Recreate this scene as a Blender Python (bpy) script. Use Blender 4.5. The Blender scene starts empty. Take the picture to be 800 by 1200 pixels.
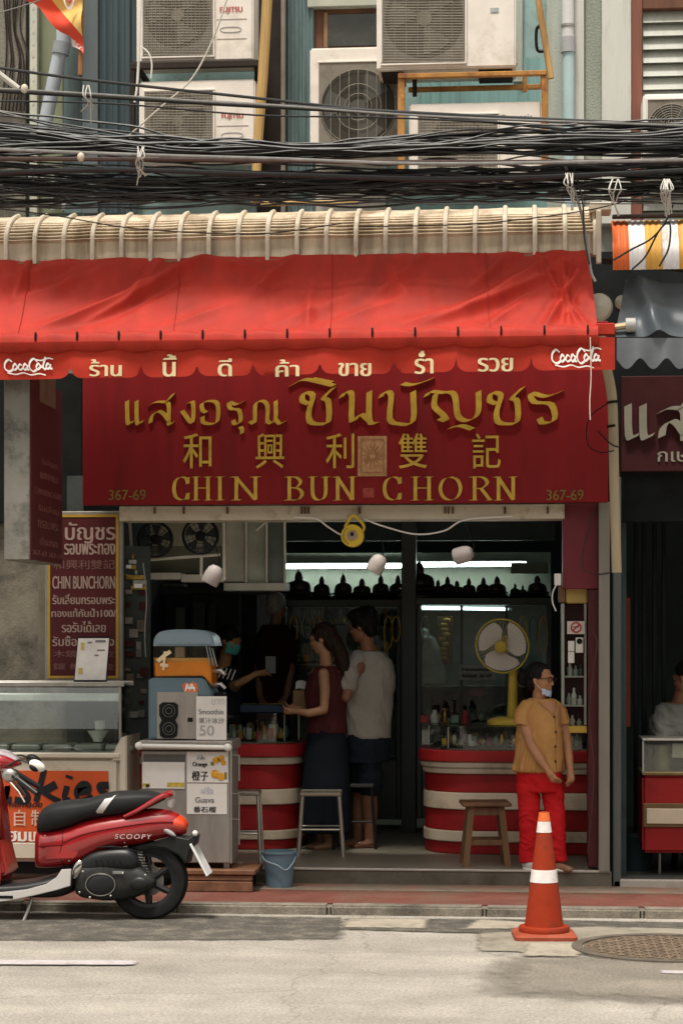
import bpy, bmesh, math, random
from mathutils import Vector, Matrix, noise as mnoise
R = math.radians
SC = bpy.context.scene
COL = SC.collection

# ---------------------------------------------------------------- camera, sky, sun, exposure
YAW, F, HZ, H = R(5), 2400.0, 745.0, 1.8
CX = 14 * math.tan(YAW)
cd = bpy.data.cameras.new('camera')
cam = bpy.data.objects.new('camera', cd); COL.objects.link(cam)
cam.location = (CX, 0, H); cam.rotation_euler = (R(90), 0, YAW)
cd.lens = F / 1200 * 36; cd.sensor_width = 36
cd.shift_y = (HZ - 600) / 1200
cd.clip_end = 500
cd.dof.use_dof = True; cd.dof.focus_distance = 13.3; cd.dof.aperture_fstop = 5.6
SC.camera = cam

SUN_EL, SUN_AZ = R(71), R(196)      # azimuth measured from +Y clockwise
W = bpy.data.worlds.new('World'); SC.world = W; W.use_nodes = True
nt = W.node_tree; nt.nodes.clear()
sky = nt.nodes.new('ShaderNodeTexSky'); sky.sky_type = 'NISHITA'; sky.sun_disc = False
sky.sun_elevation = SUN_EL; sky.sun_rotation = SUN_AZ; sky.dust_density = 4; sky.air_density = 1.2
hs = nt.nodes.new('ShaderNodeHueSaturation'); hs.inputs['Saturation'].default_value = .22
wm = nt.nodes.new('ShaderNodeMix'); wm.data_type = 'RGBA'; wm.blend_type = 'MULTIPLY'; wm.inputs[0].default_value = 1
wm.inputs[7].default_value = (1.0, .94, .85, 1)
bgn = nt.nodes.new('ShaderNodeBackground'); bgn.inputs[1].default_value = .13
wo = nt.nodes.new('ShaderNodeOutputWorld')
nt.links.new(sky.outputs[0], hs.inputs['Color']); nt.links.new(hs.outputs[0], wm.inputs[6])
nt.links.new(wm.outputs[2], bgn.inputs[0]); nt.links.new(bgn.outputs[0], wo.inputs[0])
sl = bpy.data.lights.new('sun', 'SUN'); sl.energy = 3.0; sl.angle = R(10); sl.color = (1, .95, .86)
sun = bpy.data.objects.new('sun', sl); COL.objects.link(sun)
sd = Vector((math.sin(SUN_AZ) * math.cos(SUN_EL), math.cos(SUN_AZ) * math.cos(SUN_EL), math.sin(SUN_EL)))
sun.rotation_euler = sd.to_track_quat('Z', 'Y').to_euler(); sun.location = (0, 0, 30)
vs = SC.view_settings
SC.display_settings.display_device = 'sRGB'
vs.view_transform = 'Standard'; vs.look = 'None'; vs.gamma = 1; vs.use_curve_mapping = False
vs.exposure = .47
SC.cycles.max_bounces = 8; SC.cycles.transparent_max_bounces = 12
SC.cycles.sample_clamp_indirect = 4

# ---------------------------------------------------------------- photo measures -> places
def P(u, v, y):
    a, b = (u - 400) / F, (HZ - v) / F
    dx, dy = -math.sin(YAW) + a * math.cos(YAW), math.cos(YAW) + a * math.sin(YAW)
    t = y / dy
    return Vector((CX + t * dx, y, H + t * b))
def PX(u, y): return P(u, HZ, y).x
def PZ(v, y, u=400): return P(u, v, y).z
def SCL(y, u=400): return F / (y / math.cos(YAW) if u is None else (P(u, HZ, y) - Vector((CX, 0, H))).dot(Vector((-math.sin(YAW), math.cos(YAW), 0))))

# ---------------------------------------------------------------- materials
def lin(h):
    h = h.lstrip('#')
    return tuple(((c / 12.92) if c <= .04045 else ((c + .055) / 1.055) ** 2.4) for c in (int(h[i:i + 2], 16) / 255 for i in (0, 2, 4)))
MATS = {}
def M(name, col, rough=.6, metal=0., var=.18, scale=6., bump=.0, bscale=60., dirt=None, dscale=3., damt=.5, streak=False, emit=None, estr=1., coat=0., spec=None, speck=None):
    """procedural material: base colour with noise variation, optional dirt patches and bump"""
    if name in MATS: return MATS[name]
    if isinstance(col, str): col = lin(col)
    if spec is None: spec = .5 if (rough < .45 or metal or coat) else (.12 if max(col) < .06 else .3)
    m = bpy.data.materials.new(name); m.use_nodes = True; MATS[name] = m
    t = m.node_tree; n = t.nodes; L = t.links
    b = n['Principled BSDF']
    b.inputs['Roughness'].default_value = rough; b.inputs['Metallic'].default_value = metal
    b.inputs['Specular IOR Level'].default_value = spec
    if coat: b.inputs['Coat Weight'].default_value = coat; b.inputs['Coat Roughness'].default_value = .08
    tc = n.new('ShaderNodeTexCoord')
    mp = n.new('ShaderNodeMapping'); L.new(tc.outputs['Object'], mp.inputs[0])
    if streak: mp.inputs['Scale'].default_value = (1, 1, .12)
    nz = n.new('ShaderNodeTexNoise'); nz.inputs['Scale'].default_value = scale; nz.inputs['Detail'].default_value = 6; nz.inputs['Roughness'].default_value = .65
    L.new(mp.outputs[0], nz.inputs['Vector'])
    rmp = n.new('ShaderNodeMapRange'); rmp.inputs[1].default_value = .3; rmp.inputs[2].default_value = .7
    rmp.inputs[3].default_value = 1 - var; rmp.inputs[4].default_value = 1 + var
    L.new(nz.outputs[0], rmp.inputs[0])
    mx = n.new('ShaderNodeMix'); mx.data_type = 'RGBA'; mx.blend_type = 'MULTIPLY'; mx.inputs[0].default_value = 1
    mx.inputs[6].default_value = (*col, 1); L.new(rmp.outputs[0], mx.inputs[7])
    out = mx.outputs[2]
    if dirt is not None:
        if isinstance(dirt, str): dirt = lin(dirt)
        n2 = n.new('ShaderNodeTexNoise'); n2.inputs['Scale'].default_value = dscale; n2.inputs['Detail'].default_value = 8; n2.inputs['Roughness'].default_value = .7
        L.new(mp.outputs[0], n2.inputs['Vector'])
        cr = n.new('ShaderNodeMapRange'); cr.inputs[1].default_value = .62 - .25 * damt; cr.inputs[2].default_value = .78 - .2 * damt; cr.clamp = True
        L.new(n2.outputs[0], cr.inputs[0])
        m2 = n.new('ShaderNodeMix'); m2.data_type = 'RGBA'; L.new(cr.outputs[0], m2.inputs[0])
        L.new(out, m2.inputs[6]); m2.inputs[7].default_value = (*dirt, 1); out = m2.outputs[2]
    if speck is not None:
        c2, s2, th = speck
        vz = n.new('ShaderNodeTexVoronoi'); vz.inputs['Scale'].default_value = s2; L.new(tc.outputs['Object'], vz.inputs['Vector'])
        cr = n.new('ShaderNodeMapRange'); cr.inputs[1].default_value = th; cr.inputs[2].default_value = th * .6; L.new(vz.outputs['Distance'], cr.inputs[0])
        m2 = n.new('ShaderNodeMix'); m2.data_type = 'RGBA'; L.new(cr.outputs[0], m2.inputs[0]); L.new(out, m2.inputs[6]); m2.inputs[7].default_value = (*(lin(c2) if isinstance(c2, str) else c2), 1); out = m2.outputs[2]
    L.new(out, b.inputs['Base Color'])
    rr = n.new('ShaderNodeMapRange'); rr.inputs[3].default_value = max(0, rough - .1); rr.inputs[4].default_value = min(1, rough + .12)
    L.new(nz.outputs[0], rr.inputs[0]); L.new(rr.outputs[0], b.inputs['Roughness'])
    if bump:
        bp = n.new('ShaderNodeBump'); bp.inputs['Strength'].default_value = bump; bp.inputs['Distance'].default_value = .01
        n3 = n.new('ShaderNodeTexNoise'); n3.inputs['Scale'].default_value = bscale; n3.inputs['Detail'].default_value = 5; L.new(tc.outputs['Object'], n3.inputs['Vector'])
        L.new(n3.outputs[0], bp.inputs['Height']); L.new(bp.outputs[0], b.inputs['Normal'])
    if emit is not None:
        b.inputs['Emission Color'].default_value = (*(lin(emit) if isinstance(emit, str) else emit), 1); b.inputs['Emission Strength'].default_value = estr
    return m
def glass(name, tint=(.92, .97, .95), refl=.12, rough=.02):
    if name in MATS: return MATS[name]
    m = bpy.data.materials.new(name); m.use_nodes = True; MATS[name] = m
    t = m.node_tree; n = t.nodes; n.remove(n['Principled BSDF'])
    tr = n.new('ShaderNodeBsdfTransparent'); tr.inputs[0].default_value = (*tint, 1)
    gl = n.new('ShaderNodeBsdfGlossy'); gl.inputs['Roughness'].default_value = rough
    fr = n.new('ShaderNodeLayerWeight'); fr.inputs[0].default_value = .25
    ad = n.new('ShaderNodeMath'); ad.operation = 'ADD'; ad.use_clamp = True; ad.inputs[1].default_value = refl * .5
    ml = n.new('ShaderNodeMath'); ml.operation = 'MULTIPLY'; ml.inputs[1].default_value = .6
    t.links.new(fr.outputs['Fresnel'], ml.inputs[0]); t.links.new(ml.outputs[0], ad.inputs[0])
    mx = n.new('ShaderNodeMixShader'); t.links.new(ad.outputs[0], mx.inputs[0]); t.links.new(tr.outputs[0], mx.inputs[1]); t.links.new(gl.outputs[0], mx.inputs[2])
    t.links.new(mx.outputs[0], n['Material Output'].inputs[0])
    return m

# ---------------------------------------------------------------- things and parts
def tag(o, label=None, cat=None, group=None, kind=None):
    if label: o['label'] = label
    if cat: o['category'] = cat
    if group: o['group'] = group
    if kind: o['kind'] = kind
    return o
def thing(name, label, cat, loc=(0, 0, 0), group=None, rz=0):
    o = bpy.data.objects.new(name, None); COL.objects.link(o); o.empty_display_size = .1
    o.location = loc; o.rotation_euler = (0, 0, rz)
    return tag(o, label, cat, group)
def copy_tree(o, parent=None, label=None, loc=None):
    c = o.copy(); COL.objects.link(c)
    if parent: c.parent = parent
    if label: c['label'] = label
    if loc is not None: c.location = loc
    for ch in list(o.children): copy_tree(ch, c)
    return c
def shift_of(p):
    v = Vector()
    while p: v += Vector(p.location); p = p.parent
    return v
def link_mesh(name, me, m, parent=None, local=False, origin=True):
    o = bpy.data.objects.new(name, me); COL.objects.link(o)
    if m: me.materials.clear(); me.materials.append(m)
    if parent:
        o.parent = parent
        if not local: me.transform(Matrix.Translation(-shift_of(parent)))
    elif origin and len(me.vertices):
        xs = [v.co for v in me.vertices]
        c = Vector(((min(v.x for v in xs) + max(v.x for v in xs)) / 2, (min(v.y for v in xs) + max(v.y for v in xs)) / 2, min(v.z for v in xs)))
        me.transform(Matrix.Translation(-c)); o.location = c
    return o
def frames(pts, closed=False):
    pts = [Vector(p) for p in pts]; out = []; ref = None
    for i, p in enumerate(pts):
        a = pts[i - 1] if i > 0 else (pts[-1] if closed else p); c = pts[(i + 1) % len(pts)] if (i < len(pts) - 1 or closed) else p
        t = (c - a)
        t = t.normalized() if t.length > 1e-9 else Vector((0, 0, 1))
        if ref is None: ref = Vector((0, 1, 0)) if abs(t.y) < .9 else Vector((1, 0, 0))
        u = (ref - t * ref.dot(t)).normalized(); w = t.cross(u); ref = u
        out.append((p, u, w))
    return out
class MB:
    def __init__(s): s.bm = bmesh.new()
    def faces(s, vs, fs):
        V = [s.bm.verts.new(v) for v in vs]
        for f in fs:
            try: s.bm.faces.new([V[i] for i in f])
            except ValueError: pass
        return V
    def box(s, x0, x1, y0, y1, z0, z1, bev=.004, rot=None):
        x0, x1 = sorted((x0, x1)); y0, y1 = sorted((y0, y1)); z0, z1 = sorted((z0, z1))
        t = bmesh.new(); bmesh.ops.create_cube(t, size=1)
        for v in t.verts: v.co = Vector(((v.co.x + .5) * (x1 - x0) + x0, (v.co.y + .5) * (y1 - y0) + y0, (v.co.z + .5) * (z1 - z0) + z0))
        b = min(bev, .3 * min(x1 - x0, y1 - y0, z1 - z0))
        if b > .0004: bmesh.ops.bevel(t, geom=t.edges[:], offset=b, segments=1 if b < .01 else 3, affect='EDGES')
        if rot is not None:
            c = Vector(((x0 + x1) / 2, (y0 + y1) / 2, (z0 + z1) / 2))
            bmesh.ops.transform(t, matrix=Matrix.Translation(c) @ rot @ Matrix.Translation(-c), verts=t.verts)
        s.merge(t); return s
    def merge(s, t):
        me = bpy.data.meshes.new('tmp'); t.to_mesh(me); t.free(); s.bm.from_mesh(me); bpy.data.meshes.remove(me)
    def pbox(s, u0, v0, u1, v1, y, dep, bev=.004, back=None):
        um, vm = (u0 + u1) / 2, (v0 + v1) / 2
        return s.box(P(u0, vm, y).x, P(u1, vm, y).x, y, y + dep, P(um, v0, y).z, P(um, v1, y).z, bev)
    def loft(s, rings, caps=True, closed=False):
        k = len(rings[0]); V = [[s.bm.verts.new(p) for p in r] for r in rings]
        for i in range(len(V) - (0 if closed else 1)):
            a, b = V[i], V[(i + 1) % len(V)]
            for j in range(k):
                try: s.bm.faces.new((a[j], a[(j + 1) % k], b[(j + 1) % k], b[j]))
                except ValueError: pass
        if caps and not closed:
            for r in (V[0][::-1], V[-1]):
                try: s.bm.faces.new(r)
                except ValueError: pass
        return s
    def tube(s, pts, r, n=8, closed=False, ry=None):
        fr = frames(pts, closed); rr = r if isinstance(r, (list, tuple)) else [r] * len(fr)
        s.loft([[p + (u * math.cos(2 * math.pi * j / n) + w * (ry or 1) * math.sin(2 * math.pi * j / n)) * q for j in range(n)] for (p, u, w), q in zip(fr, rr)], closed=closed)
        return s
    def cyl(s, c, r, h, n=24, axis='z', r2=None):
        c = Vector(c); d = {'x': Vector((1, 0, 0)), 'y': Vector((0, 1, 0)), 'z': Vector((0, 0, 1))}[axis]
        return s.tube([c, c + d * h], [r, r if r2 is None else r2], n)
    def lathe(s, c, prof, n=24, axis='z', closed=False):
        c = Vector(c); rings = []
        for r, h in prof:
            ring = []
            for j in range(n):
                a = 2 * math.pi * j / n; x, y = r * math.cos(a), r * math.sin(a)
                ring.append(c + (Vector((x, y, h)) if axis == 'z' else Vector((x, h, y)) if axis == 'y' else Vector((h, x, y))))
            rings.append(ring)
        return s.loft(rings, closed=closed)
    def ell(s, c, rx, ry, rz, n=12, rot=None):
        t = bmesh.new(); bmesh.ops.create_uvsphere(t, u_segments=n, v_segments=max(6, n * 2 // 3), radius=1)
        mt = Matrix.Translation(Vector(c)) @ (rot.to_4x4() if rot else Matrix()) @ Matrix.Diagonal((rx, ry, rz, 1))
        bmesh.ops.transform(t, matrix=mt, verts=t.verts); s.merge(t); return s
    def prism(s, poly, y0, y1, bev=0, nb=2):
        """outline in (x, z), extruded along y"""
        t = bmesh.new(); V = [t.verts.new((x, y0, z)) for x, z in poly]
        f = t.faces.new(V); r = bmesh.ops.extrude_face_region(t, geom=[f])
        for v in r['geom']:
            if isinstance(v, bmesh.types.BMVert): v.co.y = y1
        bmesh.ops.recalc_face_normals(t, faces=t.faces)
        if bev:
            es = [e for e in t.edges if abs(e.verts[0].co.y - e.verts[1].co.y) < 1e-6]
            bmesh.ops.bevel(t, geom=es, offset=bev, segments=nb, affect='EDGES')
        s.merge(t); return s
    def prism_z(s, poly, z0, z1, bev=0):
        t = bmesh.new(); V = [t.verts.new((x, y, z0)) for x, y in poly]
        f = t.faces.new(V); r = bmesh.ops.extrude_face_region(t, geom=[f])
        for v in r['geom']:
            if isinstance(v, bmesh.types.BMVert): v.co.z = z1
        bmesh.ops.recalc_face_normals(t, faces=t.faces)
        if bev:
            es = [e for e in t.edges if abs(e.verts[0].co.z - e.verts[1].co.z) < 1e-6]
            bmesh.ops.bevel(t, geom=es, offset=bev, segments=2, affect='EDGES')
        s.merge(t); return s
    def grid(s, f, nu, nv, thick=None):
        """surface f(a, b), a and b in 0..1; thick = vector for a second skin"""
        g = [[Vector(f(i / nu, j / nv)) for j in range(nv + 1)] for i in range(nu + 1)]
        V = [[s.bm.verts.new(p) for p in r] for r in g]
        for i in range(nu):
            for j in range(nv): s.bm.faces.new((V[i][j], V[i + 1][j], V[i + 1][j + 1], V[i][j + 1]))
        if thick:
            t = Vector(thick); B = [[s.bm.verts.new(p + t) for p in r] for r in g]
            for i in range(nu):
                for j in range(nv): s.bm.faces.new((B[i][j], B[i][j + 1], B[i + 1][j + 1], B[i + 1][j]))
            for i in range(nu):
                s.bm.faces.new((V[i][0], B[i][0], B[i + 1][0], V[i + 1][0])); s.bm.faces.new((V[i][nv], V[i + 1][nv], B[i + 1][nv], B[i][nv]))
            for j in range(nv):
                s.bm.faces.new((V[0][j], V[0][j + 1], B[0][j + 1], B[0][j])); s.bm.faces.new((V[nu][j], B[nu][j], B[nu][j + 1], V[nu][j + 1]))
        return s
    def mesh(s, ang=35):
        bmesh.ops.recalc_face_normals(s.bm, faces=s.bm.faces)
        me = bpy.data.meshes.new('m'); s.bm.to_mesh(me); s.bm.free()
        me.polygons.foreach_set('use_smooth', [True] * len(me.polygons)); me.set_sharp_from_angle(angle=R(ang))
        return me
    def build(s, name, m, parent=None, local=False, ang=35):
        me = s.mesh(ang); me.name = name
        return link_mesh(name, me, m, parent, local)
def spline(pts, n=6):
    """Catmull-Rom through points"""
    p = [Vector(q) for q in pts]; out = []
    for i in range(len(p) - 1):
        a = p[i - 1] if i else p[0] * 2 - p[1]; b, c = p[i], p[i + 1]; d = p[i + 2] if i + 2 < len(p) else p[-1] * 2 - p[-2]
        for k in range(n):
            t = k / n
            out.append(.5 * ((2 * b) + (c - a) * t + (2 * a - 5 * b + 4 * c - d) * t * t + (3 * b - a - 3 * c + d) * t ** 3))
    out.append(p[-1]); return out
def struct(name, mb, m): return tag(mb.build(name, m), kind='structure')

# ---------------------------------------------------------------- writing
def text(s, m, box, parent, y=None, ext=.001, bold=0., off=0., shear=0., name='lettering', fit='both', side=None, space=1.):
    """writing fitted to the photo box (u0, v0, u1, v1) on the plane at depth y; side = (x, y0, y1) puts it on a face looking +x"""
    c = bpy.data.curves.new('t', 'FONT'); c.body = s; c.size = 1; c.extrude = 0; c.offset = off; c.shear = shear; c.align_x = 'LEFT'; c.resolution_u = 4; c.space_character = space
    o = bpy.data.objects.new('t', c); COL.objects.link(o)
    me = bpy.data.meshes.new_from_object(o.evaluated_get(bpy.context.evaluated_depsgraph_get())); bpy.data.objects.remove(o); bpy.data.curves.remove(c)
    if not len(me.vertices): return None
    xs = [v.co.x for v in me.vertices]; zs = [v.co.y for v in me.vertices]
    x0, x1, z0, z1 = min(xs), max(xs), min(zs), max(zs)
    bm = bmesh.new(); bm.from_mesh(me); bpy.data.meshes.remove(me)
    isl = {}; bm.verts.ensure_lookup_table()      # each separate stroke gets its own hair's breadth of depth
    for v0 in bm.verts:
        if v0.index in isl: continue
        st = [v0]; isl[v0.index] = k_ = len(set(isl.values()))
        while st:
            v = st.pop()
            for e_ in v.link_edges:
                w_ = e_.other_vert(v)
                if w_.index not in isl: isl[w_.index] = k_; st.append(w_)
    dl = bm.verts.layers.float.new('d')
    for v in bm.verts: v[dl] = (isl[v.index] % 5) * .00008
    if side:
        X, ya, yb, za, zb = side
    else:
        u0, v0, u1, v1 = box; um, vm = (u0 + u1) / 2, (v0 + v1) / 2
        ya, yb = P(u0, vm, y).x, P(u1, vm, y).x; za, zb = P(um, v1, y).z, P(um, v0, y).z
    sx, sz = (yb - ya) / (x1 - x0), (zb - za) / (z1 - z0)
    if fit == 'min': sx = sz = min(sx, sz)
    cx, cz = (ya + yb) / 2, (za + zb) / 2
    loc = lambda v: (cx + (v.co.x - (x0 + x1) / 2) * sx, cz + (v.co.y - (z0 + z1) / 2) * sz)
    mb = MB(); lay = [(0, 0)] if not bold else [(-bold, 0), (bold, .0005), (0, .001)]
    for dx, dy in lay:
        t = bm.copy(); dl = t.verts.layers.float['d']
        for v in t.verts:
            a, b = loc(v); a += dx; q = dy + v[dl]
            v.co = Vector((X + .002 + q, a, b)) if side else Vector((a, y - .002 - q, b))
        t.verts.layers.float.remove(dl)
        if ext > .0015:
            r = bmesh.ops.extrude_face_region(t, geom=t.faces[:]); d = Vector((ext, 0, 0)) if side else Vector((0, -ext, 0))
            bmesh.ops.translate(t, vec=d, verts=[e for e in r['geom'] if isinstance(e, bmesh.types.BMVert)])
        mb.merge(t)
    bm.free()
    return mb.build(name, m, parent)
def nib(mb, strokes, box, y, nx, nz, dep=.02, smooth=3):
    """broad-nib lettering: strokes as polylines in 0..1 of the photo box, swept with a slanted nib"""
    u0, v0, u1, v1 = box; k = 0
    for st in strokes:
        pts = [P(u0 + a * (u1 - u0), v1 - b * (v1 - v0), y) for a, b in st]
        if smooth > 1 and len(pts) > 2: pts = spline(pts, smooth)
        q = Vector((nx, 0, nz))
        for a, b in zip(pts[:-1], pts[1:]):
            if (b - a).length < 1e-6: continue
            e = Vector((0, -.0002 * k, 0)); k = (k + 1) % 40
            f0 = [a - q, a + q, b + q, b - q]; bk = [p + Vector((0, -.001, 0)) for p in f0]; fr = [p + Vector((0, -dep, 0)) + e for p in f0]
            mb.faces(bk + fr, [(4, 5, 6, 7), (0, 1, 5, 4), (1, 2, 6, 5), (2, 3, 7, 6), (3, 0, 4, 7)])
    return mb
def ribbon(mb, strokes, box, y, w, dep=.0016):
    """brush script: round strokes of width w(m) lying on the plane; a stroke may be (points, width factor)"""
    u0, v0, u1, v1 = box; k = 0
    for st in strokes:
        f = 1
        if isinstance(st, tuple): st, f = st
        pts = spline([P(u0 + a * (u1 - u0), v1 - b * (v1 - v0), y) for a, b in st], 5)
        k += 1
        pts = [p + Vector((0, -.001 - .0003 * k, 0)) for p in pts]
        n = len(pts); L = []; Rr = []
        for i, p in enumerate(pts):
            t = (pts[min(i + 1, n - 1)] - pts[max(i - 1, 0)]); t.y = 0
            t = t.normalized() if t.length > 0 else Vector((1, 0, 0)); q = Vector((-t.z, 0, t.x)) * w * f * .5 * (1 + .35 * math.sin(math.atan2(t.z, t.x) * 2 + .6))
            L.append(p + q); Rr.append(p - q)
        mb.faces(L + Rr, [(i, i + 1, n + i + 1, n + i) for i in range(n - 1)])
    return mb

# ---------------------------------------------------------------- fused bodies
def rings_of(c, rx, ry, n=16, tilt=None, e=2.0):
    out = []
    for j in range(n):
        a = 2 * math.pi * j / n; cs, sn = math.cos(a), math.sin(a)
        p = Vector((rx * math.copysign(abs(cs) ** (2 / e), cs), ry * math.copysign(abs(sn) ** (2 / e), sn), 0))
        if tilt: p = tilt @ p
        out.append(Vector(c) + p)
    return out
def limb(mb, pts, radii, n=10, flat=1.):
    """tapered limb with rounded ends"""
    pts = [Vector(p) for p in pts]
    d0 = (pts[0] - pts[1]).normalized(); d1 = (pts[-1] - pts[-2]).normalized()
    P2 = [pts[0] + d0 * radii[0] * .9, pts[0] + d0 * radii[0] * .5] + pts + [pts[-1] + d1 * radii[-1] * .5, pts[-1] + d1 * radii[-1] * .9]
    R2 = [radii[0] * .4, radii[0] * .85] + list(radii) + [radii[-1] * .85, radii[-1] * .4]
    mb.tube(P2, R2, n, ry=flat); return mb
def torso(mb, rows, n=18, e=2.3):
    """rows of (x, y, z, rx, ry[, turn])"""
    mb.loft([rings_of((r[0], r[1], r[2]), r[3], r[4], n, Matrix.Rotation(R(r[5]), 3, 'Z') if len(r) > 5 else None, e) for r in rows]); return mb
def fuse(mb, name, m, parent, vox=.007, smooth=6, local=True, fac=.5, fold=0., fs=(7, 7, 11)):
    me = mb.mesh(180); o = bpy.data.objects.new('f', me); COL.objects.link(o)
    a = o.modifiers.new('r', 'REMESH'); a.mode = 'VOXEL'; a.voxel_size = vox; a.use_smooth_shade = True
    if smooth: b = o.modifiers.new('s', 'SMOOTH'); b.iterations = smooth; b.factor = fac
    bpy.context.view_layer.update()
    m2 = bpy.data.meshes.new_from_object(o.evaluated_get(bpy.context.evaluated_depsgraph_get())); bpy.data.objects.remove(o); bpy.data.meshes.remove(me)
    if fold:            # cloth creases: ridged noise pushed along the normals
        sd_ = rnd.uniform(0, 50); nv = [(v.co.copy(), v.normal.copy()) for v in m2.vertices]
        for v, (c, nn) in zip(m2.vertices, nv):
            q = Vector((c.x * fs[0] + sd_, c.y * fs[1], c.z * fs[2] + c.x * 5)); k = (1 - abs(mnoise.noise(q)) * 2.2) * .7 + .3 * (1 - abs(mnoise.noise(q * 2.3)) * 2.2)
            v.co = c + nn * fold * (k - .22)
    m2.polygons.foreach_set('use_smooth', [True] * len(m2.polygons)); m2.name = name
    return link_mesh(name, m2, m, parent, local)
rnd = random.Random(7)
# ================================================================ ground
YF, YK, ZP, ZF = 14.3, 13.14, .06, .168      # shop step, kerb, pavement level, shop floor level
m_road = M('worn_asphalt', (.315, .29, .252), .9, var=.16, scale=2.6, bump=.9, bscale=70, dirt=(.255, .23, .195), dscale=.8, damt=.4, speck=((.40, .365, .32), 75, .2))
m_patch = M('dark_asphalt', (.085, .078, .066), .9, var=.3, scale=5, bump=.6, bscale=110, dirt=(.17, .15, .12), dscale=5, damt=.5, speck=((.2, .18, .15), 120, .2))
m_grey = M('grey_asphalt', (.19, .17, .14), .9, var=.14, scale=3, bump=.4, bscale=100, dirt=(.25, .22, .18), dscale=2, damt=.4)
m_kerb = M('kerb_concrete', (.2, .175, .14), .9, var=.25, scale=9, bump=.4, dirt=(.09, .08, .065), dscale=3, damt=.6)
m_pave = M('red_pavement', (.14, .047, .033), .85, var=.22, scale=4, bump=.3, dirt=(.12, .07, .05), dscale=2, damt=.5)
m_conc = M('step_concrete', (.13, .115, .09), .85, var=.25, scale=5, bump=.3, dirt=(.07, .06, .045), dscale=3, damt=.5)
def gritty(m, amt=.35, cracks=True):
    """stone grit, fine cracks and tyre-polished lanes for an asphalt material"""
    t = m.node_tree; n = t.nodes; L = t.links; b = n['Principled BSDF']; src = b.inputs['Base Color'].links[0].from_socket
    tc = n.new('ShaderNodeTexCoord')
    def mul(src, fac_socket):
        mx = n.new('ShaderNodeMix'); mx.data_type = 'RGBA'; mx.blend_type = 'MULTIPLY'; mx.inputs[0].default_value = 1; L.new(src, mx.inputs[6]); L.new(fac_socket, mx.inputs[7]); return mx.outputs[2]
    def rng(s, a, b_, c, d):
        r = n.new('ShaderNodeMapRange'); r.inputs[1].default_value = a; r.inputs[2].default_value = b_; r.inputs[3].default_value = c; r.inputs[4].default_value = d; L.new(s, r.inputs[0]); return r.outputs[0]
    g = n.new('ShaderNodeTexNoise'); g.inputs['Scale'].default_value = 55; g.inputs['Detail'].default_value = 3; g.inputs['Roughness'].default_value = .8; L.new(tc.outputs['Object'], g.inputs['Vector'])
    src = mul(src, rng(g.outputs[0], .32, .68, 1 - amt, 1 + amt))
    mp = n.new('ShaderNodeMapping'); mp.inputs['Scale'].default_value = (.12, 1.6, 1); L.new(tc.outputs['Object'], mp.inputs[0])
    w_ = n.new('ShaderNodeTexNoise'); w_.inputs['Scale'].default_value = 1.3; w_.inputs['Detail'].default_value = 5; L.new(mp.outputs[0], w_.inputs['Vector'])
    src = mul(src, rng(w_.outputs[0], .3, .7, .84, 1.12))
    if cracks:
        ds = n.new('ShaderNodeTexNoise'); ds.inputs['Scale'].default_value = 2.2; ds.inputs['Detail'].default_value = 6; L.new(tc.outputs['Object'], ds.inputs['Vector'])
        av = n.new('ShaderNodeVectorMath'); av.operation = 'MULTIPLY_ADD'; av.inputs[1].default_value = (.5, .5, .5); L.new(ds.outputs['Color'], av.inputs[0]); L.new(tc.outputs['Object'], av.inputs[2])
        vo = n.new('ShaderNodeTexVoronoi'); vo.feature = 'DISTANCE_TO_EDGE'; vo.inputs['Scale'].default_value = .55; L.new(av.outputs[0], vo.inputs['Vector'])
        src = mul(src, rng(vo.outputs['Distance'], .0, .007, .74, 1))
    L.new(src, b.inputs['Base Color'])
gritty(m_road); gritty(m_patch, .45, False); gritty(m_grey, .35, False); gritty(m_pave, .2, False); gritty(m_kerb, .25, False)
def sheet(mb, poly, z):
    mb.faces([(x, y, z) for x, y in poly], [tuple(range(len(poly)))]); return mb
struct('ground', sheet(MB(), [(-90, -60), (90, -60), (90, 60), (-90, 60)], -.03), m_kerb)
struct('road', sheet(MB(), [(-60, -14), (60, -14), (60, YK + .02), (-60, YK + .02)], 0), m_road)
def worn(name, base, soft=.5):
    """ground stain material: the base look, fading out raggedly with the sheet's own 'mask' attribute"""
    k = name + '_worn'
    if k in MATS: return MATS[k]
    m = base.copy(); m.name = k; MATS[k] = m; t = m.node_tree; n = t.nodes
    at = n.new('ShaderNodeAttribute'); at.attribute_name = 'mask'
    tc = n.new('ShaderNodeTexCoord'); nz = n.new('ShaderNodeTexNoise'); nz.inputs['Scale'].default_value = 9; nz.inputs['Detail'].default_value = 9; nz.inputs['Roughness'].default_value = .7; t.links.new(tc.outputs['Object'], nz.inputs['Vector'])
    ad = n.new('ShaderNodeMath'); ad.operation = 'ADD'; t.links.new(at.outputs['Fac'], ad.inputs[0]); t.links.new(nz.outputs[0], ad.inputs[1])
    mr = n.new('ShaderNodeMapRange'); mr.inputs[1].default_value = 1 - soft * .5; mr.inputs[2].default_value = 1 + soft * .5; t.links.new(ad.outputs[0], mr.inputs[0])
    tr = n.new('ShaderNodeBsdfTransparent'); mx = n.new('ShaderNodeMixShader'); t.links.new(mr.outputs[0], mx.inputs[0]); t.links.new(tr.outputs[0], mx.inputs[1]); t.links.new(n['Principled BSDF'].outputs[0], mx.inputs[2]); t.links.new(mx.outputs[0], n['Material Output'].inputs[0])
    return m
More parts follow.
